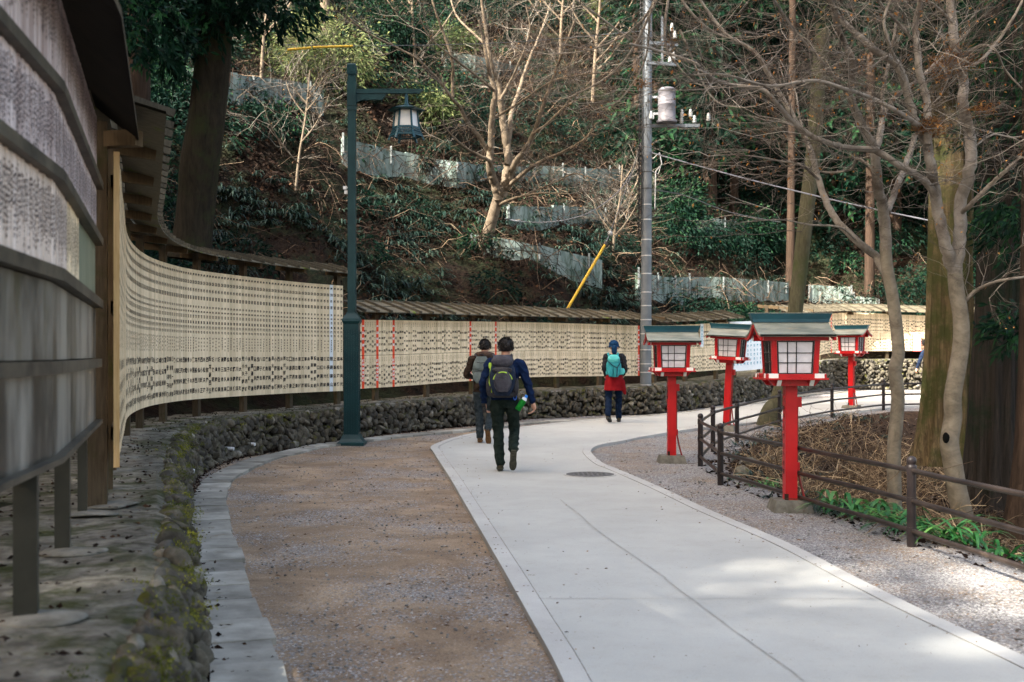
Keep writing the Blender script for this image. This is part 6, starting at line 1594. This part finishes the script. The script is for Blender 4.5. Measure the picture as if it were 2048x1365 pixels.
# two foreground maples behind the fence
YA = 11.8
bare_tree('bare_tree', 'slender grey tree nearest the fence, left of the pair',
    ([(1789, 1045), (1789, 985), (1788, 900), (1796, 800), (1790, 740), (1797, 700), (1786, 600), (1775, 540), (1770, 485)], YA, YA, 17, 13.5),
    [([(1771, 500), (1767, 422), (1757, 380), (1750, 316), (1749, 300), (1722, 246), (1701, 197), (1704, 158), (1706, 123), (1690, 88), (1669, 35), (1660, -20)], YA, YA - 1.2, 13, 5),
     ([(1750, 306), (1760, 274), (1767, 229), (1796, 190), (1834, 162), (1880, 120), (1940, 60)], YA, YA + 1.2, 8, 3),
     ([(1765, 232), (1764, 197), (1775, 137), (1790, 60), (1800, -20)], YA, YA + .3, 5, 2.5),
     ([(1774, 425), (1782, 404), (1799, 362), (1817, 316), (1831, 270)], YA, YA + .9, 8, 6),
     ([(1776, 560), (1752, 515), (1711, 480), (1665, 429), (1637, 359), (1620, 299), (1581, 225), (1546, 165), (1518, 116), (1497, 95), (1451, 67), (1405, 7), (1390, -20)], YA, YA + .8, 9.5, 2.5),
     ([(1637, 359), (1600, 330), (1555, 322), (1500, 312), (1430, 310)], YA, YA - .5, 3, 1),
     ([(1750, 340), (1715, 318), (1700, 340), (1650, 345), (1590, 330), (1540, 350)], YA, YA + .7, 3.6, 1.2),
     ([(1711, 480), (1680, 455), (1620, 450), (1560, 440), (1480, 445)], YA, YA - 1, 3, 1),
     ([(1701, 197), (1650, 130), (1600, 75), (1560, 20), (1540, -10)], YA - .5, YA - 1.5, 4, 2),
     ([(1620, 299), (1600, 240), (1590, 180), (1560, 120)], YA + .2, YA + 1, 3, 1.2)],
    M['bark_maple'], M['bark_branch'], 165, .72, leafn=500, twr=.0045)
YB = 11.2
bare_tree('bare_tree', 'thicker grey tree with a dark knot hole, right of the pair',
    ([(1928, 1040), (1915, 985), (1906, 930), (1899, 885), (1906, 835), (1906, 790), (1921, 700), (1922, 640), (1913, 580), (1908, 520)], YB, YB, 24, 17),
    [([(1908, 545), (1887, 480), (1869, 387), (1862, 334), (1852, 281), (1831, 246), (1812, 176), (1792, 127), (1750, 102), (1715, 70), (1680, 39), (1655, -8)], YB, YB - .9, 14, 6),
     ([(1910, 545), (1919, 480), (1922, 404), (1940, 334), (1940, 271), (1926, 211), (1926, 158), (1910, 95), (1905, 46), (1896, -20)], YB, YB + .5, 15, 9),
     ([(1855, 290), (1855, 239), (1852, 193), (1838, 141), (1834, 88), (1831, 46), (1846, -10)], YB - .5, YB - .2, 9, 6.5),
     ([(1872, 392), (1848, 362), (1796, 330), (1750, 302), (1701, 297), (1662, 288), (1627, 274), (1588, 246), (1557, 211), (1525, 179), (1458, 169), (1416, 151), (1391, 127), (1328, 105), (1260, 88)], YB - .3, YB - 1.5, 8.5, 2.2),
     ([(1835, 250), (1785, 218), (1743, 197), (1694, 179), (1627, 162), (1539, 172), (1450, 150), (1380, 150)], YB - .6, YB - 2, 6, 1.8),
     ([(1925, 425), (1947, 404), (1982, 369), (2017, 337), (2052, 305), (2100, 250)], YB, YB - .6, 6, 3.5),
     ([(1922, 610), (1948, 585), (1975, 570), (2010, 560), (2070, 552)], YB, YB - .7, 5, 2.5),
     ([(1908, 100), (1945, 130), (1990, 90), (2030, 30), (2060, -30)], YB + .3, YB + .6, 4.5, 2.5),
     ([(1915, 120), (1960, 92), (1990, 100), (2010, 140), (2046, 180)], YB + .3, YB, 3.6, 2),
     ([(1834, 90), (1800, 50), (1770, 20), (1750, -10)], YB - .3, YB - .8, 4, 2.5),
     ([(1792, 127), (1776, 80), (1768, 40), (1785, -10)], YB - .7, YB - .9, 4.5, 3),
     ([(1940, 300), (1985, 270), (2030, 275), (2080, 260)], YB + .3, YB + .8, 2.6, 1.2),
     ([(1905, 46), (1880, 20), (1860, 5), (1820, -8)], YB + .4, YB, 3.5, 2)],
    M['bark_maple'], M['bark_branch'], 220, .78, dead=[(1905, 118, YB + .4, 42, 420), (1856, 248, YB - .5, 24, 200), (1968, 215, YB, 22, 90)], leafn=600, twr=.0045)
# knot hole
g = MB(); v = rock(ICO2, .035, .014, .055, 2, .8); c = np.array(P3(1892, 876, YB - .118)); g.add(v + c, ICO2[1])
o = g.build('knot_hole', M['black_under'], None, origin=(0, 0, 0))
for ob in COL.objects:
    if ob.get('label', '').startswith('thicker grey tree'): o.parent = ob; o.location = -ob.location
# thin bare saplings on the slope
def sapling(u, v, hp, r, label, n=60, lean=0):
    p = hillhit(u, v); Y0 = p.y; tr = [(u, v + 12), (u + lean * .3, v - hp * .3), (u + lean * .6 + 3, v - hp * .6), (u + lean, v - hp)]; lb = []
    for k in range(8):
        f = random.uniform(.15, .85); bu = np.interp(f, [0, .3, .6, 1], [q_[0] for q_ in tr]); bv = v - hp * f; s_ = random.choice((-1, 1)); w_ = random.uniform(.25, .5) * hp * (1.1 - f)
        lb.append(([(bu, bv), (bu + s_ * w_ * .4, bv - w_ * .45), (bu + s_ * w_ * .8, bv - w_ * 1.1), (bu + s_ * w_, bv - w_ * 1.7)], Y0, Y0 + random.uniform(-1.2, .6), r * .5, .8))
    bare_tree('sapling', label, (tr, Y0, Y0, r, r * .45), lb, M['bark_center'], M['bark_center'], n, 1.0, leafn=120, twr=.006)
sapling(1185, 205, 330, 5, 'thin bare sapling between the central bare tree and the utility pole', 70, 20)
sapling(835, 175, 300, 4.5, 'thin bare sapling rising behind the hanging lamp', 50, -25)
sapling(520, 190, 320, 4.5, 'thin bare sapling between the dark leaning trunk and the lamp post', 50, 20)
sapling(1120, 120, 260, 4, 'slight sapling high up just right of the central tree crown', 50, 10)
sapling(1410, 260, 330, 4.5, 'thin bare sapling right of the transformer', 40, -15)
sapling(590, 380, 240, 3.5, 'low twiggy sapling on the open slope left of the lamp post', 60, 30)
sapling(1225, 500, 170, 3.5, 'low twiggy sapling beside the yellow guy sleeve', 60, 20)
# branch sprays of maples further left (over the utility pole) belong to a third tree above the frame
bare_tree('bare_tree', 'bare tree whose fine sprays hang in front of the utility pole',
    ([(1385, -560), (1380, -400), (1360, -200), (1330, -60)], 17, 17, 9, 6),
    [([(1330, -60), (1300, 20), (1250, 70), (1180, 100), (1100, 110)], 17, 18, 4, 1),
     ([(1330, -60), (1370, 10), (1420, 60), (1480, 80), (1540, 70)], 17, 16, 4, 1),
     ([(1340, -30), (1330, 60), (1340, 110), (1390, 165), (1440, 175)], 17, 16.5, 3.5, 1),
     ([(1330, -40), (1270, 90), (1220, 150), (1150, 190), (1100, 205)], 17, 18, 3.5, 1),
     ([(1300, 20), (1290, 120), (1240, 200), (1190, 220)], 17.2, 18, 2.6, .9),
     ([(1360, 60), (1420, 190), (1480, 215), (1540, 205)], 16.8, 16, 2.6, .9),
     ([(1260, 80), (1180, 20), (1120, -20)], 17.5, 17, 2.6, .9)],
    M['bark_branch'], M['bark_branch'], 100, 1.15, dead=[(1287, 165, 17, 12, 90), (1340, 80, 17, 10, 40)], leafn=300, twr=.005)

def big_tree(name, label, P, R, bark, cat='tree', ridge=.06, nr=9, crown=None, sides=32):
    t = thing(name, tuple(P[0]), label, cat); g = MB(); trunk_mesh(g, P, R, sides, ridge, nr); g.build('trunk', bark, t, smooth=True)
    if crown is not None: crown(t)
    return t
def sprays(mb, C, R, n, L=.5, W=.07, tone=(2, 3)):
    """hanging cedar sprays around centre C"""
    d = rng.normal(size=(n, 3)); d /= np.linalg.norm(d, axis=1)[:, None]; P = np.array(C) + d * (R * rng.uniform(.15, 1, n) ** .5)[:, None]; k = 9
    D = d * [1, 1, .3] + rng.normal(0, .3, (n, 3)) - [0, 0, .5]; D /= np.linalg.norm(D, axis=1)[:, None]
    Pk = np.repeat(P, k, 0) + np.repeat(D, k, 0) * np.tile(np.linspace(0, L, k), n)[:, None]
    Dk = np.repeat(D, k, 0) + rng.normal(0, .55, (n * k, 3))
    leaves_batch(mb, Pk, Dk, rng.uniform(.5, 1.0, n * k) * L * .55, W, 0, np.clip(np.repeat(rng.beta(*tone, n), k) + rng.normal(0, .08, n * k), 0, 1), .15)
def pz(u, v, Y, up=0): return tuple(P3(u, v, Y))
# dark leaning trunk at the left
def crownA(t):
    g = MB()
    for (u, v, r, n) in ((430, -60, 1.0, 220), (350, -70, 1.1, 200), (520, -60, .9, 160), (440, 15, .35, 45), (560, -5, .5, 50), (300, 20, .7, 70)): sprays(g, P3(u, v, 17.2), r, n, .32, .05)
    g.build('crown', M['cedarleaf'], t)
big_tree('tree', 'big dark mossy tree trunk leaning right, behind the left end of the roof', [pz(378, 520, 18.0), pz(383, 480, 18.0), pz(392, 400, 18), pz(398, 330, 17.9), pz(411, 246, 17.8), pz(424, 140, 17.7), pz(430, 70, 17.6), pz(436, -60, 17.5), pz(440, -300, 17.5)], [.36, .30, .285, .29, .27, .26, .245, .24, .2], M['bark_dark'], crown=crownA)
g = MB(); P, R = px_limb([(418, 345), (440, 318), (450, 280), (460, 240), (478, 205), (500, 170), (540, 160)], 17.9, 17, 7, 2); g.tube(smooth_poly3(np.array(P), 40), .03, 7)
def crownB(t):
    g = MB(); sprays(g, P3(300, 30, 17.5), .8, 130, .35, .05); sprays(g, P3(340, 70, 17.2), .5, 60, .3, .05); sprays(g, P3(265, 10, 15), .7, 110, .3, .05); g.build('crown', M['cedarleaf'], t)
big_tree('cedar_tree', 'reddish straight cedar trunk beside the end of the dark shelter roof', [pz(270, 460, 19.5), pz(272, 300, 19.5), pz(276, 160, 19.5), pz(280, 0, 19.5), pz(282, -300, 19.5)], [.26, .22, .20, .19, .16], M['bark_red'], crown=crownB)
big_tree('tree', 'thin sunlit trunk at the top edge, above the yellow wire tube', [tuple(hillhit(652, 75)), pz(650, 20, hillhit(652, 75).y), pz(640, -200, hillhit(652, 75).y)], [.17, .14, .12], M['bark_center'])
big_tree('cedar_tree', 'straight slim cedar directly left of the utility pole', [tuple(hillhit(1279, 372)), pz(1277, 250, hillhit(1279, 372).y - .3), pz(1272, 60, hillhit(1279, 372).y - .3), pz(1268, -200, hillhit(1279, 372).y - .3)], [.17, .14, .13, .11], M['bark_red'])
x, y = G(1548, 850)
big_tree('tree', 'greenish trunk leaning right between the nearest lantern and far roof', [(x - .12, y, gzf(y) - .1), (x - .06, y, gzf(y) + .25), pz(1556, 800, y), pz(1572, 740, y), pz(1588, 640, y + .1), pz(1600, 540, y + .1), pz(1609, 457, y), pz(1627, 299, y), pz(1637, 158, y), pz(1650, -20, y), pz(1665, -300, y)], [.27, .20, .165, .155, .15, .15, .15, .145, .14, .13, .11], M['bark_green'], ridge=.03, nr=5, sides=22)
for (u, vb, ut, w, lab) in ((1579, 600, 1585, .13, 'slim dark trunk on the slope just left of the leaning greenish trunk'), (1738, 612, 1742, .15, 'slim reddish trunk on the slope left of the slender grey tree'), (1468, 425, 1470, .14, 'dim thin trunk high on the slope above the short bright panel')):
    p = hillhit(u, vb); big_tree('cedar_tree', lab, [tuple(p - Vector((0, 0, .3))), pz(u * .5 + ut * .5, vb - 200, p.y), pz(ut, vb - 500, p.y), pz(ut, -250, p.y)], [w * 1.2, w, w * .9, w * .75], M['bark_red'], sides=14)
# mossy cedar and its dark neighbours
def crownM(t):
    g = MB()
    for (u, v, Y, r, n) in ((1830, -40, 17, 1.0, 150), (1960, 10, 17, 1.1, 200), (2030, 60, 16.5, .9, 170), (1750, -60, 18, 1.0, 120)): sprays(g, P3(u, v, Y), r, n, .45, .06)
    g.build('crown', M['cedarleaf'], t)
ym = 17.6
big_tree('cedar_tree', 'broad cedar trunk with bright yellow green moss and sun on its left side', [pz(1893, 930, ym), pz(1894, 870, ym), pz(1899, 780, ym), pz(1903, 640, ym), pz(1903, 400, ym), pz(1898, 130, ym), pz(1896, -200, ym)], [.52, .40, .35, .32, .30, .27, .23], M['bark_cedar'], ridge=.22, nr=13, crown=crownM, sides=44)
def crownN(t):
    g = MB()
    for (u, v, Y, r, n) in ((2040, 200, 14.5, .55, 110), (2060, 420, 13.5, .5, 120), (2030, 330, 15, .4, 70), (2050, 640, 13, .28, 70), (2060, 60, 14, .7, 150), (1990, 250, 16, .5, 60)): sprays(g, P3(u, v, Y), r, n, .3, .035, (2.4, 2))
    g.build('crown', M['cedarleaf'], t)
big_tree('cedar_tree', 'very dark wide cedar trunk at the right edge behind the knotted tree', [pz(1998, 1010, 15.2), pz(1998, 930, 15.2), pz(2002, 780, 15.2), pz(2008, 500, 15.2), pz(2010, 100, 15.2), pz(2010, -200, 15.2)], [.52, .42, .38, .35, .31, .28], M['bark_cedar_dark'], ridge=.2, nr=15, crown=crownN, sides=44)
big_tree('cedar_tree', 'reddish cedar trunk cut off by the right edge of the picture', [pz(2052, 1075, 10.8), pz(2056, 1000, 10.8), pz(2066, 850, 10.8), pz(2076, 500, 10.8), pz(2080, -100, 10.8)], [.24, .18, .15, .14, .13], M['bark_red'], ridge=.08, nr=9)

# background cedars, high forest behind
def make_cedar(seed=0, hgt=22.0, r0=2.6, zlo=4.5, nb=80, L=.8, W=.13, per=12):
    g = MB(); zs = rng.uniform(0, 1, nb) ** .8
    for f in zs:
        z = zlo + (hgt - zlo) * f; rad_ = r0 * (1 - f) ** .75 + .35; a = rng.uniform(0, 2 * PI)
        for k in range(3):
            rr = rad_ * (.35 + .33 * k); c = (math.cos(a) * rr, math.sin(a) * rr, z - .25 * rr); sprays(g, c, .55 + .1 * rad_, per, L, W)
    return g
def cedar_proto(hgt, r0, zlo, nb, per, label, loc, seed=0, L=.8, W=.13):
    t = thing('cedar_tree', loc, label, 'tree'); g = MB(); trunk_mesh(g, [(0, 0, -1), (0, 0, 1), (.05, 0, hgt * .5), (0, 0, hgt)], [.36, .26, .19, .05], 16, .06, 7); g.build('trunk', M['bark_red'], t, smooth=True, origin=(0, 0, 0))
    g = make_cedar(seed, hgt, r0, zlo, nb, L, W, per); g.build('crown', M['cedarleaf'], t, origin=(0, 0, 0)); return t
CED = None
spots = [(1420, 6.0, 'dark cedar on the slope right of the utility pole'), (1660, 7.5, 'dark cedar on the slope behind the leaning trunk top'), (1790, 5.0, 'dark cedar low on the slope between the two grey trees'), (1900, 9.0, 'dark cedar on the slope behind the mossy cedar'), (2010, 4.5, 'dark cedar on the slope at the right edge'),
         (1540, 10.5, 'dark cedar far up the slope left of the leaning trunk'), (1730, 13.0, 'dark cedar far up the slope behind the left grey tree'), (1320, 13.5, 'dark cedar far up behind the utility pole'), (2090, 12.5, 'dark cedar far up beyond the right edge')]
for i, (u, dd, lab) in enumerate(spots):
    Yt = 30.0
    for Yt in np.arange(24, 70, .25):
        X_ = (u - 1024) / F * Yt; d_, _ = sdist(X_, Yt)
        if d_[0] > dd: break
    if CED is None: CED = cedar_proto(21, 2.6, 2.2, 95, 13, lab, (X_, Yt, hz(X_, Yt))); o = CED
    else: o = copy_tree(CED); o.location = (X_, Yt, hz(X_, Yt)); o['label'] = lab
    o['group'] = 'cedars on the far slope'; o.rotation_euler = (0, 0, rng.uniform(0, 6)); o.scale = (rng.uniform(.85, 1.1),) * 3

# unseen cedars on the left and behind, placed to shade the path
SH = cedar_proto(27, 3.6, 7.5, 105, 12, 'tall unseen shade cedar placed outside the picture', (-11, 3, 2), L=1.0, W=.2)
SH['group'] = 'unseen shade cedars beside and behind the camera'
shade = SHADE
for i, (x, y, sc_) in enumerate(shade):
    o = SH if i == 0 else copy_tree(SH); zz_ = hz(x, y) if sdist(x, y)[0][0] > 1.4 else gzf(y)
    o.location = (x, y, zz_ - .2); o.rotation_euler = (0, 0, i * 1.3); o.scale = (sc_,) * 3

# ================================================================== PLANTED HOLLOW
def pit_pts(n, umin, umax, vmin, vmax, emin=.5):
    u = rng.uniform(umin, umax, n); v = rng.uniform(vmin, vmax, n); P = np.array([G(a, b) for a, b in zip(u, v)]); z = groundz(P[:, 0], P[:, 1]); ok = in_poly(P[:, 0], P[:, 1], PIT)
    return np.column_stack([P, z])[ok]
M['dry'] = leafmat('dead_stems', (0.025, 0.017, 0.011), (0.14, 0.097, 0.06), (0.50, 0.39, 0.25), .75, .0, .2)
xs = rng.uniform(3.0, 12.5, 12000); ys = rng.uniform(9.5, 24, 12000); m = in_poly(xs, ys, PIT) & (pitdepth(xs, ys) > .03) & (rng.uniform(size=12000) < np.clip(.5 + .6 * pn(xs, ys, .8, .5), .1, 1)); xs, ys = xs[m], ys[m]; n = len(xs)
P0 = np.column_stack([xs, ys, groundz(xs, ys)]); K = 7; t_ = np.linspace(0, 1, K); dr = rng.normal(size=(n, 3)) * [1, 1, .3]; dr[:, 2] += .8; dr /= np.linalg.norm(dr, axis=1)[:, None]; L = rng.uniform(.4, 1.2, n)
P = P0[:, None] + dr[:, None] * (L[:, None] * t_)[:, :, None]; P[:, :, 2] -= (L * rng.uniform(.1, .8, n))[:, None] * t_ ** 2.2; P[:, 1:] += rng.normal(0, .02, (n, K - 1, 3))
g = MB(); tubes_batch(g, P, rng.uniform(.003, .0075, n)[:, None] * (1 - .5 * t_)[None], 4, 0, rng.beta(1.3, 1.9, n))
j = rng.integers(0, n, 9000); tt = rng.integers(1, K, 9000); S = P[j, tt]; D = rng.normal(size=(9000, 3)) + [0, 0, .2]; D /= np.linalg.norm(D, axis=1)[:, None]; l2 = rng.uniform(.08, .35, 9000)
Q = S[:, None] + D[:, None] * (l2[:, None] * np.linspace(0, 1, 3))[:, :, None]; tubes_batch(g, Q, np.full((9000, 3), .0026), 3, 0, rng.beta(2, 2, 9000))
tag(g.build('dead_undergrowth', M['dry']), kind='stuff')
g = MB(); n = 26000; xs = rng.uniform(2.4, 13, n); ys = rng.uniform(8.4, 26, n); m = in_poly(xs, ys, PIT); xs, ys = xs[m], ys[m]; n = len(xs)
leaves_batch(g, np.column_stack([xs, ys, groundz(xs, ys) + rng.uniform(0, .12, n) * (pitdepth(xs, ys) > .1)]), rng.normal(size=(n, 3)) * [1, 1, .35], rng.uniform(.04, .1, n), rng.uniform(.02, .05, n), 0, rng.beta(2, 3, n)); tag(g.build('fallen_leaves', M['litter']), kind='stuff')
M['lily'] = leafmat('strap_leaf', (0.012, 0.07, 0.022), (0.03, 0.15, 0.035), (0.14, 0.32, 0.07), .35, .25, .5)
lil = [(1665, 1018), (1700, 1030), (1738, 1028), (1778, 1042), (1800, 1062), (1842, 1068), (1862, 1040), (1892, 1080), (1930, 1062), (1950, 1092), (1985, 1075), (2012, 1098), (2040, 1088), (1900, 1050), (1545, 958), (1520, 975)]
desc = ['leftmost', 'second', 'third', 'fourth', 'fifth', 'sixth', 'seventh', 'eighth', 'ninth', 'tenth', 'eleventh', 'twelfth', 'rightmost']
labs = ['strap leaved plant, %s of the row along the foot of the near fence' % d for d in desc] + ['strap leaved plant set back at the foot of the knotted tree', 'small green tuft beside the stones left of the nearest lantern', 'narrow leaved tuft at the brink just inside the fence corner']
for (u, v), lab in zip(lil, labs):
    x, y = G(u, v); z = gzp(x, y); n = rng.integers(15, 26); g = MB(); small = u < 1600
    C = np.array([x, y, z]) + rng.normal(0, .05, (n, 3)) * [1, 1, 0]
    blades_batch(g, C, rng.uniform(0, 2 * PI, n), rng.uniform(.3, .75, n) * (.6 if small else 1), rng.uniform(.026, .042, n) * (.5 if small else 1), rng.uniform(.5, 1.0, n), 8, 0, rng.beta(2, 2, n), rng.uniform(.9, 1.1))
    tag(g.build('strap_leaved_plant', M['lily'], smooth=True, origin=(x, y, z)), lab, 'plant', 'green plants along the fence')
g = MB(); n = 2600; xs = rng.uniform(2.6, 12, n); ys = rng.uniform(11, 26, n); m = in_poly(xs, ys, PIT) & (rng.uniform(size=n) < np.clip(.1 + .7 * pn(xs, ys, 1.3, 3), 0, .9)); xs, ys = xs[m], ys[m]; k = 8; n = len(xs)
C = np.repeat(np.column_stack([xs, ys, groundz(xs, ys)]), k, 0); blades_batch(g, C, rng.uniform(0, 2 * PI, n * k), rng.uniform(.15, .42, n * k), .026, rng.uniform(.4, 1, n * k), 5, 0, np.repeat(rng.beta(2, 2, n), k), 1.0); tag(g.build('low_green_cover', M['fern']), kind='stuff')
for i, (u, v, r, lab) in enumerate(((1487, 948, .13, 'rounded grey edging stone nearest the fence corner'), (1497, 925, .15, 'larger grey edging stone behind the rounded one by the fence corner'), (1530, 905, .17, 'mossy rock at the brink of the hollow left of the nearest lantern'), (1556, 925, .16, 'dark mossy rock half hidden behind the nearest lantern post'))):
    x, y = G(u, v); g = MB(); vv = rock(ICO3, r, r * .8, r * .75); g.add(vv + np.array([x, y, gzp(x, y) + r * .15]), ICO3[1], 0, .9 if i < 2 else .3); tag(g.build('boulder', M['stone'], smooth=True, origin=(x, y, gzp(x, y))), lab, 'stone')

# ================================================================== LOOSE GROUND DETAIL
ico1 = ico(1); n = 15000
ys = 4.5 + 22 * rng.uniform(0, 1, n) ** 1.7; xs = rng.uniform(-.47, .50, n) * ys
d_, _ = sdist(xs, ys); lo = np.interp(ys, PLs[:260, 1], PLs[:260, 0]); 
pth = in_poly(xs, ys, np.vstack([PLs[:, :2], PRs[::-1, :2]]).tolist()); slb = (d_ > -.48) & (d_ < -.02); keep = (d_ < -.02) & (~pth) & ~((d_ < -.10) & (d_ > -.56) & (ys < 26)); xs, ys = xs[keep], ys[keep]; n = len(xs)
rr = rng.uniform(.003, .011, n) * (1 + ys / 40); base = ico1[0]; sc3 = rng.uniform(.6, 1.2, (n, 1, 3)) * [1, 1, .6]
V = base[None] * sc3 * rr[:, None, None] + np.column_stack([xs, ys, groundz(xs, ys) + rr * .3])[:, None, :]
f = ico1[1][None] + (np.arange(n) * len(base))[:, None, None]
M['pebble'] = leafmat('pebbles', (0.08, 0.073, 0.068), (0.19, 0.182, 0.172), (0.42, 0.41, 0.39), .85, .0, .2)
g = MB(); g.add(V.reshape(-1, 3), f.reshape(-1, 3), 0, np.repeat(rng.beta(2, 2.5, n), len(base))); tag(g.build('loose_gravel', M['pebble']), kind='stuff')
# needles and leaves blown against the wall foot, slabs and ledge
n = 9000; k = rng.integers(5, 110, n); o_ = rng.exponential(.05, n); side = offset(WB, 0)[k]; tw2 = tangents(WB)[k]; nn = np.column_stack([tw2[:, 1], -tw2[:, 0]])
P = side + nn * (.02 + o_)[:, None]; g = MB(); leaves_batch(g, np.column_stack([P, gz(P[:, 1]) + rng.uniform(.01, .04, n)]), rng.normal(size=(n, 3)) * [1, 1, .2], rng.uniform(.02, .06, n), rng.uniform(.004, .03, n), 0, rng.beta(2, 2.5, n))
n = 2500; k = rng.integers(5, 110, n); P = offset(WB, 0)[k] - np.column_stack([tangents(WB)[k][:, 1], -tangents(WB)[k][:, 0]]) * rng.uniform(.2, 1.5, n)[:, None]
leaves_batch(g, np.column_stack([P, WB[k, 2] + .012]), rng.normal(size=(n, 3)) * [1, 1, .2], rng.uniform(.02, .05, n), rng.uniform(.004, .025, n), 0, rng.beta(2, 2.5, n))
tag(g.build('fallen_leaves', M['litter']), kind='stuff'); g = MB(); M['litter_ground'] = leafmat('ground_leaves', (0.05, 0.03, 0.02), (0.15, 0.09, 0.055), (0.33, 0.2, 0.11), .8, .1, .2)
n = 3200; ys = rng.uniform(5, 26, n); xs = rng.uniform(-.42, .48, n) * ys; d_, _ = sdist(xs, ys); keep = (d_ < -.6) & ~in_poly(xs, ys, np.vstack([PLs[:, :2], PRs[::-1, :2]]).tolist()); xs, ys = xs[keep], ys[keep]; n = len(xs)
leaves_batch(g, np.column_stack([xs, ys, groundz(xs, ys) + .012]), rng.normal(size=(n, 3)) * [1, 1, .15], rng.uniform(.02, .06, n), rng.uniform(.003, .014, n), 0, rng.beta(2, 2, n))
tag(g.build('fallen_leaves', M['litter_ground']), kind='stuff')
# grit, needles and leaf crumbs on the paving
g = MB(); n = 1500; k = rng.integers(0, len(PLs) - 60, n); side_ = rng.uniform(size=n) < .5; ed = np.where(side_[:, None], PLs[np.minimum(k, len(PLs) - 1), :2], PRs[np.minimum(k, len(PRs) - 1), :2])
tl = np.where(side_[:, None], tangents(PLs)[np.minimum(k, len(PLs) - 1)], tangents(PRs)[np.minimum(k, len(PRs) - 1)]); nn = np.column_stack([tl[:, 1], -tl[:, 0]]) * np.where(side_, 1, -1)[:, None]
P = ed + nn * (rng.exponential(.22, n) * rng.choice([1, 1, 1, 4], n))[:, None]
leaves_batch(g, np.column_stack([P, gz(P[:, 1]) + .0485]), rng.normal(size=(n, 3)) * [1, 1, .05], rng.uniform(.008, .03, n), rng.uniform(.003, .009, n), 0, rng.beta(2, 2, n), .0); tag(g.build('fallen_leaves', M['litter_ground']), kind='stuff')
# moss cushions on the wall top
M['moss'] = leafmat('moss', (0.03, 0.04, 0.008), (0.10, 0.11, 0.015), (0.26, 0.25, 0.03), .95, .1, .1)
n = 420; k = rng.integers(8, 80, n); P = offset(WB, 0)[k] - np.column_stack([tangents(WB)[k][:, 1], -tangents(WB)[k][:, 0]]) * rng.normal(.06, .06, n)[:, None]; kk = 60
C = np.repeat(np.column_stack([P, WB[k, 2] - rng.exponential(.08, n)]), kk, 0) + rng.normal(0, .028, (n * kk, 3)) * [1, 1, .5]
g = MB(); leaves_batch(g, C, rng.normal(size=(n * kk, 3)) + [0, 0, 1.2], rng.uniform(.008, .02, n * kk), .007, 0, np.clip(np.repeat(rng.beta(2, 2, n), kk) + rng.normal(0, .12, n * kk), 0, 1)); tag(g.build('moss', M['moss']), kind='stuff')
# ================================================================== CAMERA, LIGHT
cam = bpy.data.cameras.new('camera'); co = bpy.data.objects.new('camera', cam); COL.objects.link(co)
co.location = (0, 0, H); co.rotation_euler = (PI / 2, 0, 0)
cam.lens = F / 2048 * 36; cam.sensor_width = 36; cam.clip_end = 500; cam.clip_start = 0.05
cam.shift_y = (VH - 682.5) / 2048
cam.dof.use_dof = True; cam.dof.focus_distance = 15.5; cam.dof.aperture_fstop = 3.2
scene.camera = co
w = bpy.data.worlds.new('World'); scene.world = w; w.use_nodes = True
nt = w.node_tree; bg = nt.nodes['Background']; sky = nt.nodes.new('ShaderNodeTexSky'); sky.sky_type = 'NISHITA'; sky.sun_disc = False
SAZ = Vector((-0.80, -0.60, 0)).normalized(); SEL = math.radians(43)
sky.sun_elevation = SEL; sky.sun_rotation = math.atan2(SAZ.x, SAZ.y)
sky.air_density = 1.0; sky.dust_density = 5.0; sky.ozone_density = 0.6
nt.links.new(mix(nt, sky.outputs[0], (1.0, 0.925, 0.81), 1.0, 'MULTIPLY'), bg.inputs['Color']); bg.inputs['Strength'].default_value = 0.15
sd = Vector((SAZ.x * math.cos(SEL), SAZ.y * math.cos(SEL), math.sin(SEL)))
sun = bpy.data.lights.new('sun', 'SUN'); so = bpy.data.objects.new('sun', sun); COL.objects.link(so)
sun.energy = 4.6; sun.angle = math.radians(0.8); sun.color = (1.0, 0.93, 0.82)
so.rotation_euler = sd.to_track_quat('Z', 'Y').to_euler()
so.location = (-10, -10, 30)
scene.view_settings.view_transform = 'Standard'; scene.view_settings.look = 'None'; scene.view_settings.gamma = 1
scene.view_settings.exposure = EXPO
scene.cycles.max_bounces = 6; scene.cycles.transparent_max_bounces = 8
scene.cycles.use_denoising = True
for m in bpy.data.materials:
    if m.use_nodes and 'Principled BSDF' in m.node_tree.nodes:
        b = m.node_tree.nodes['Principled BSDF']; r = b.inputs['Roughness'].default_value
        b.inputs['Specular IOR Level'].default_value = 0.08 if r > .6 else (0.25 if r > .36 else 0.4)
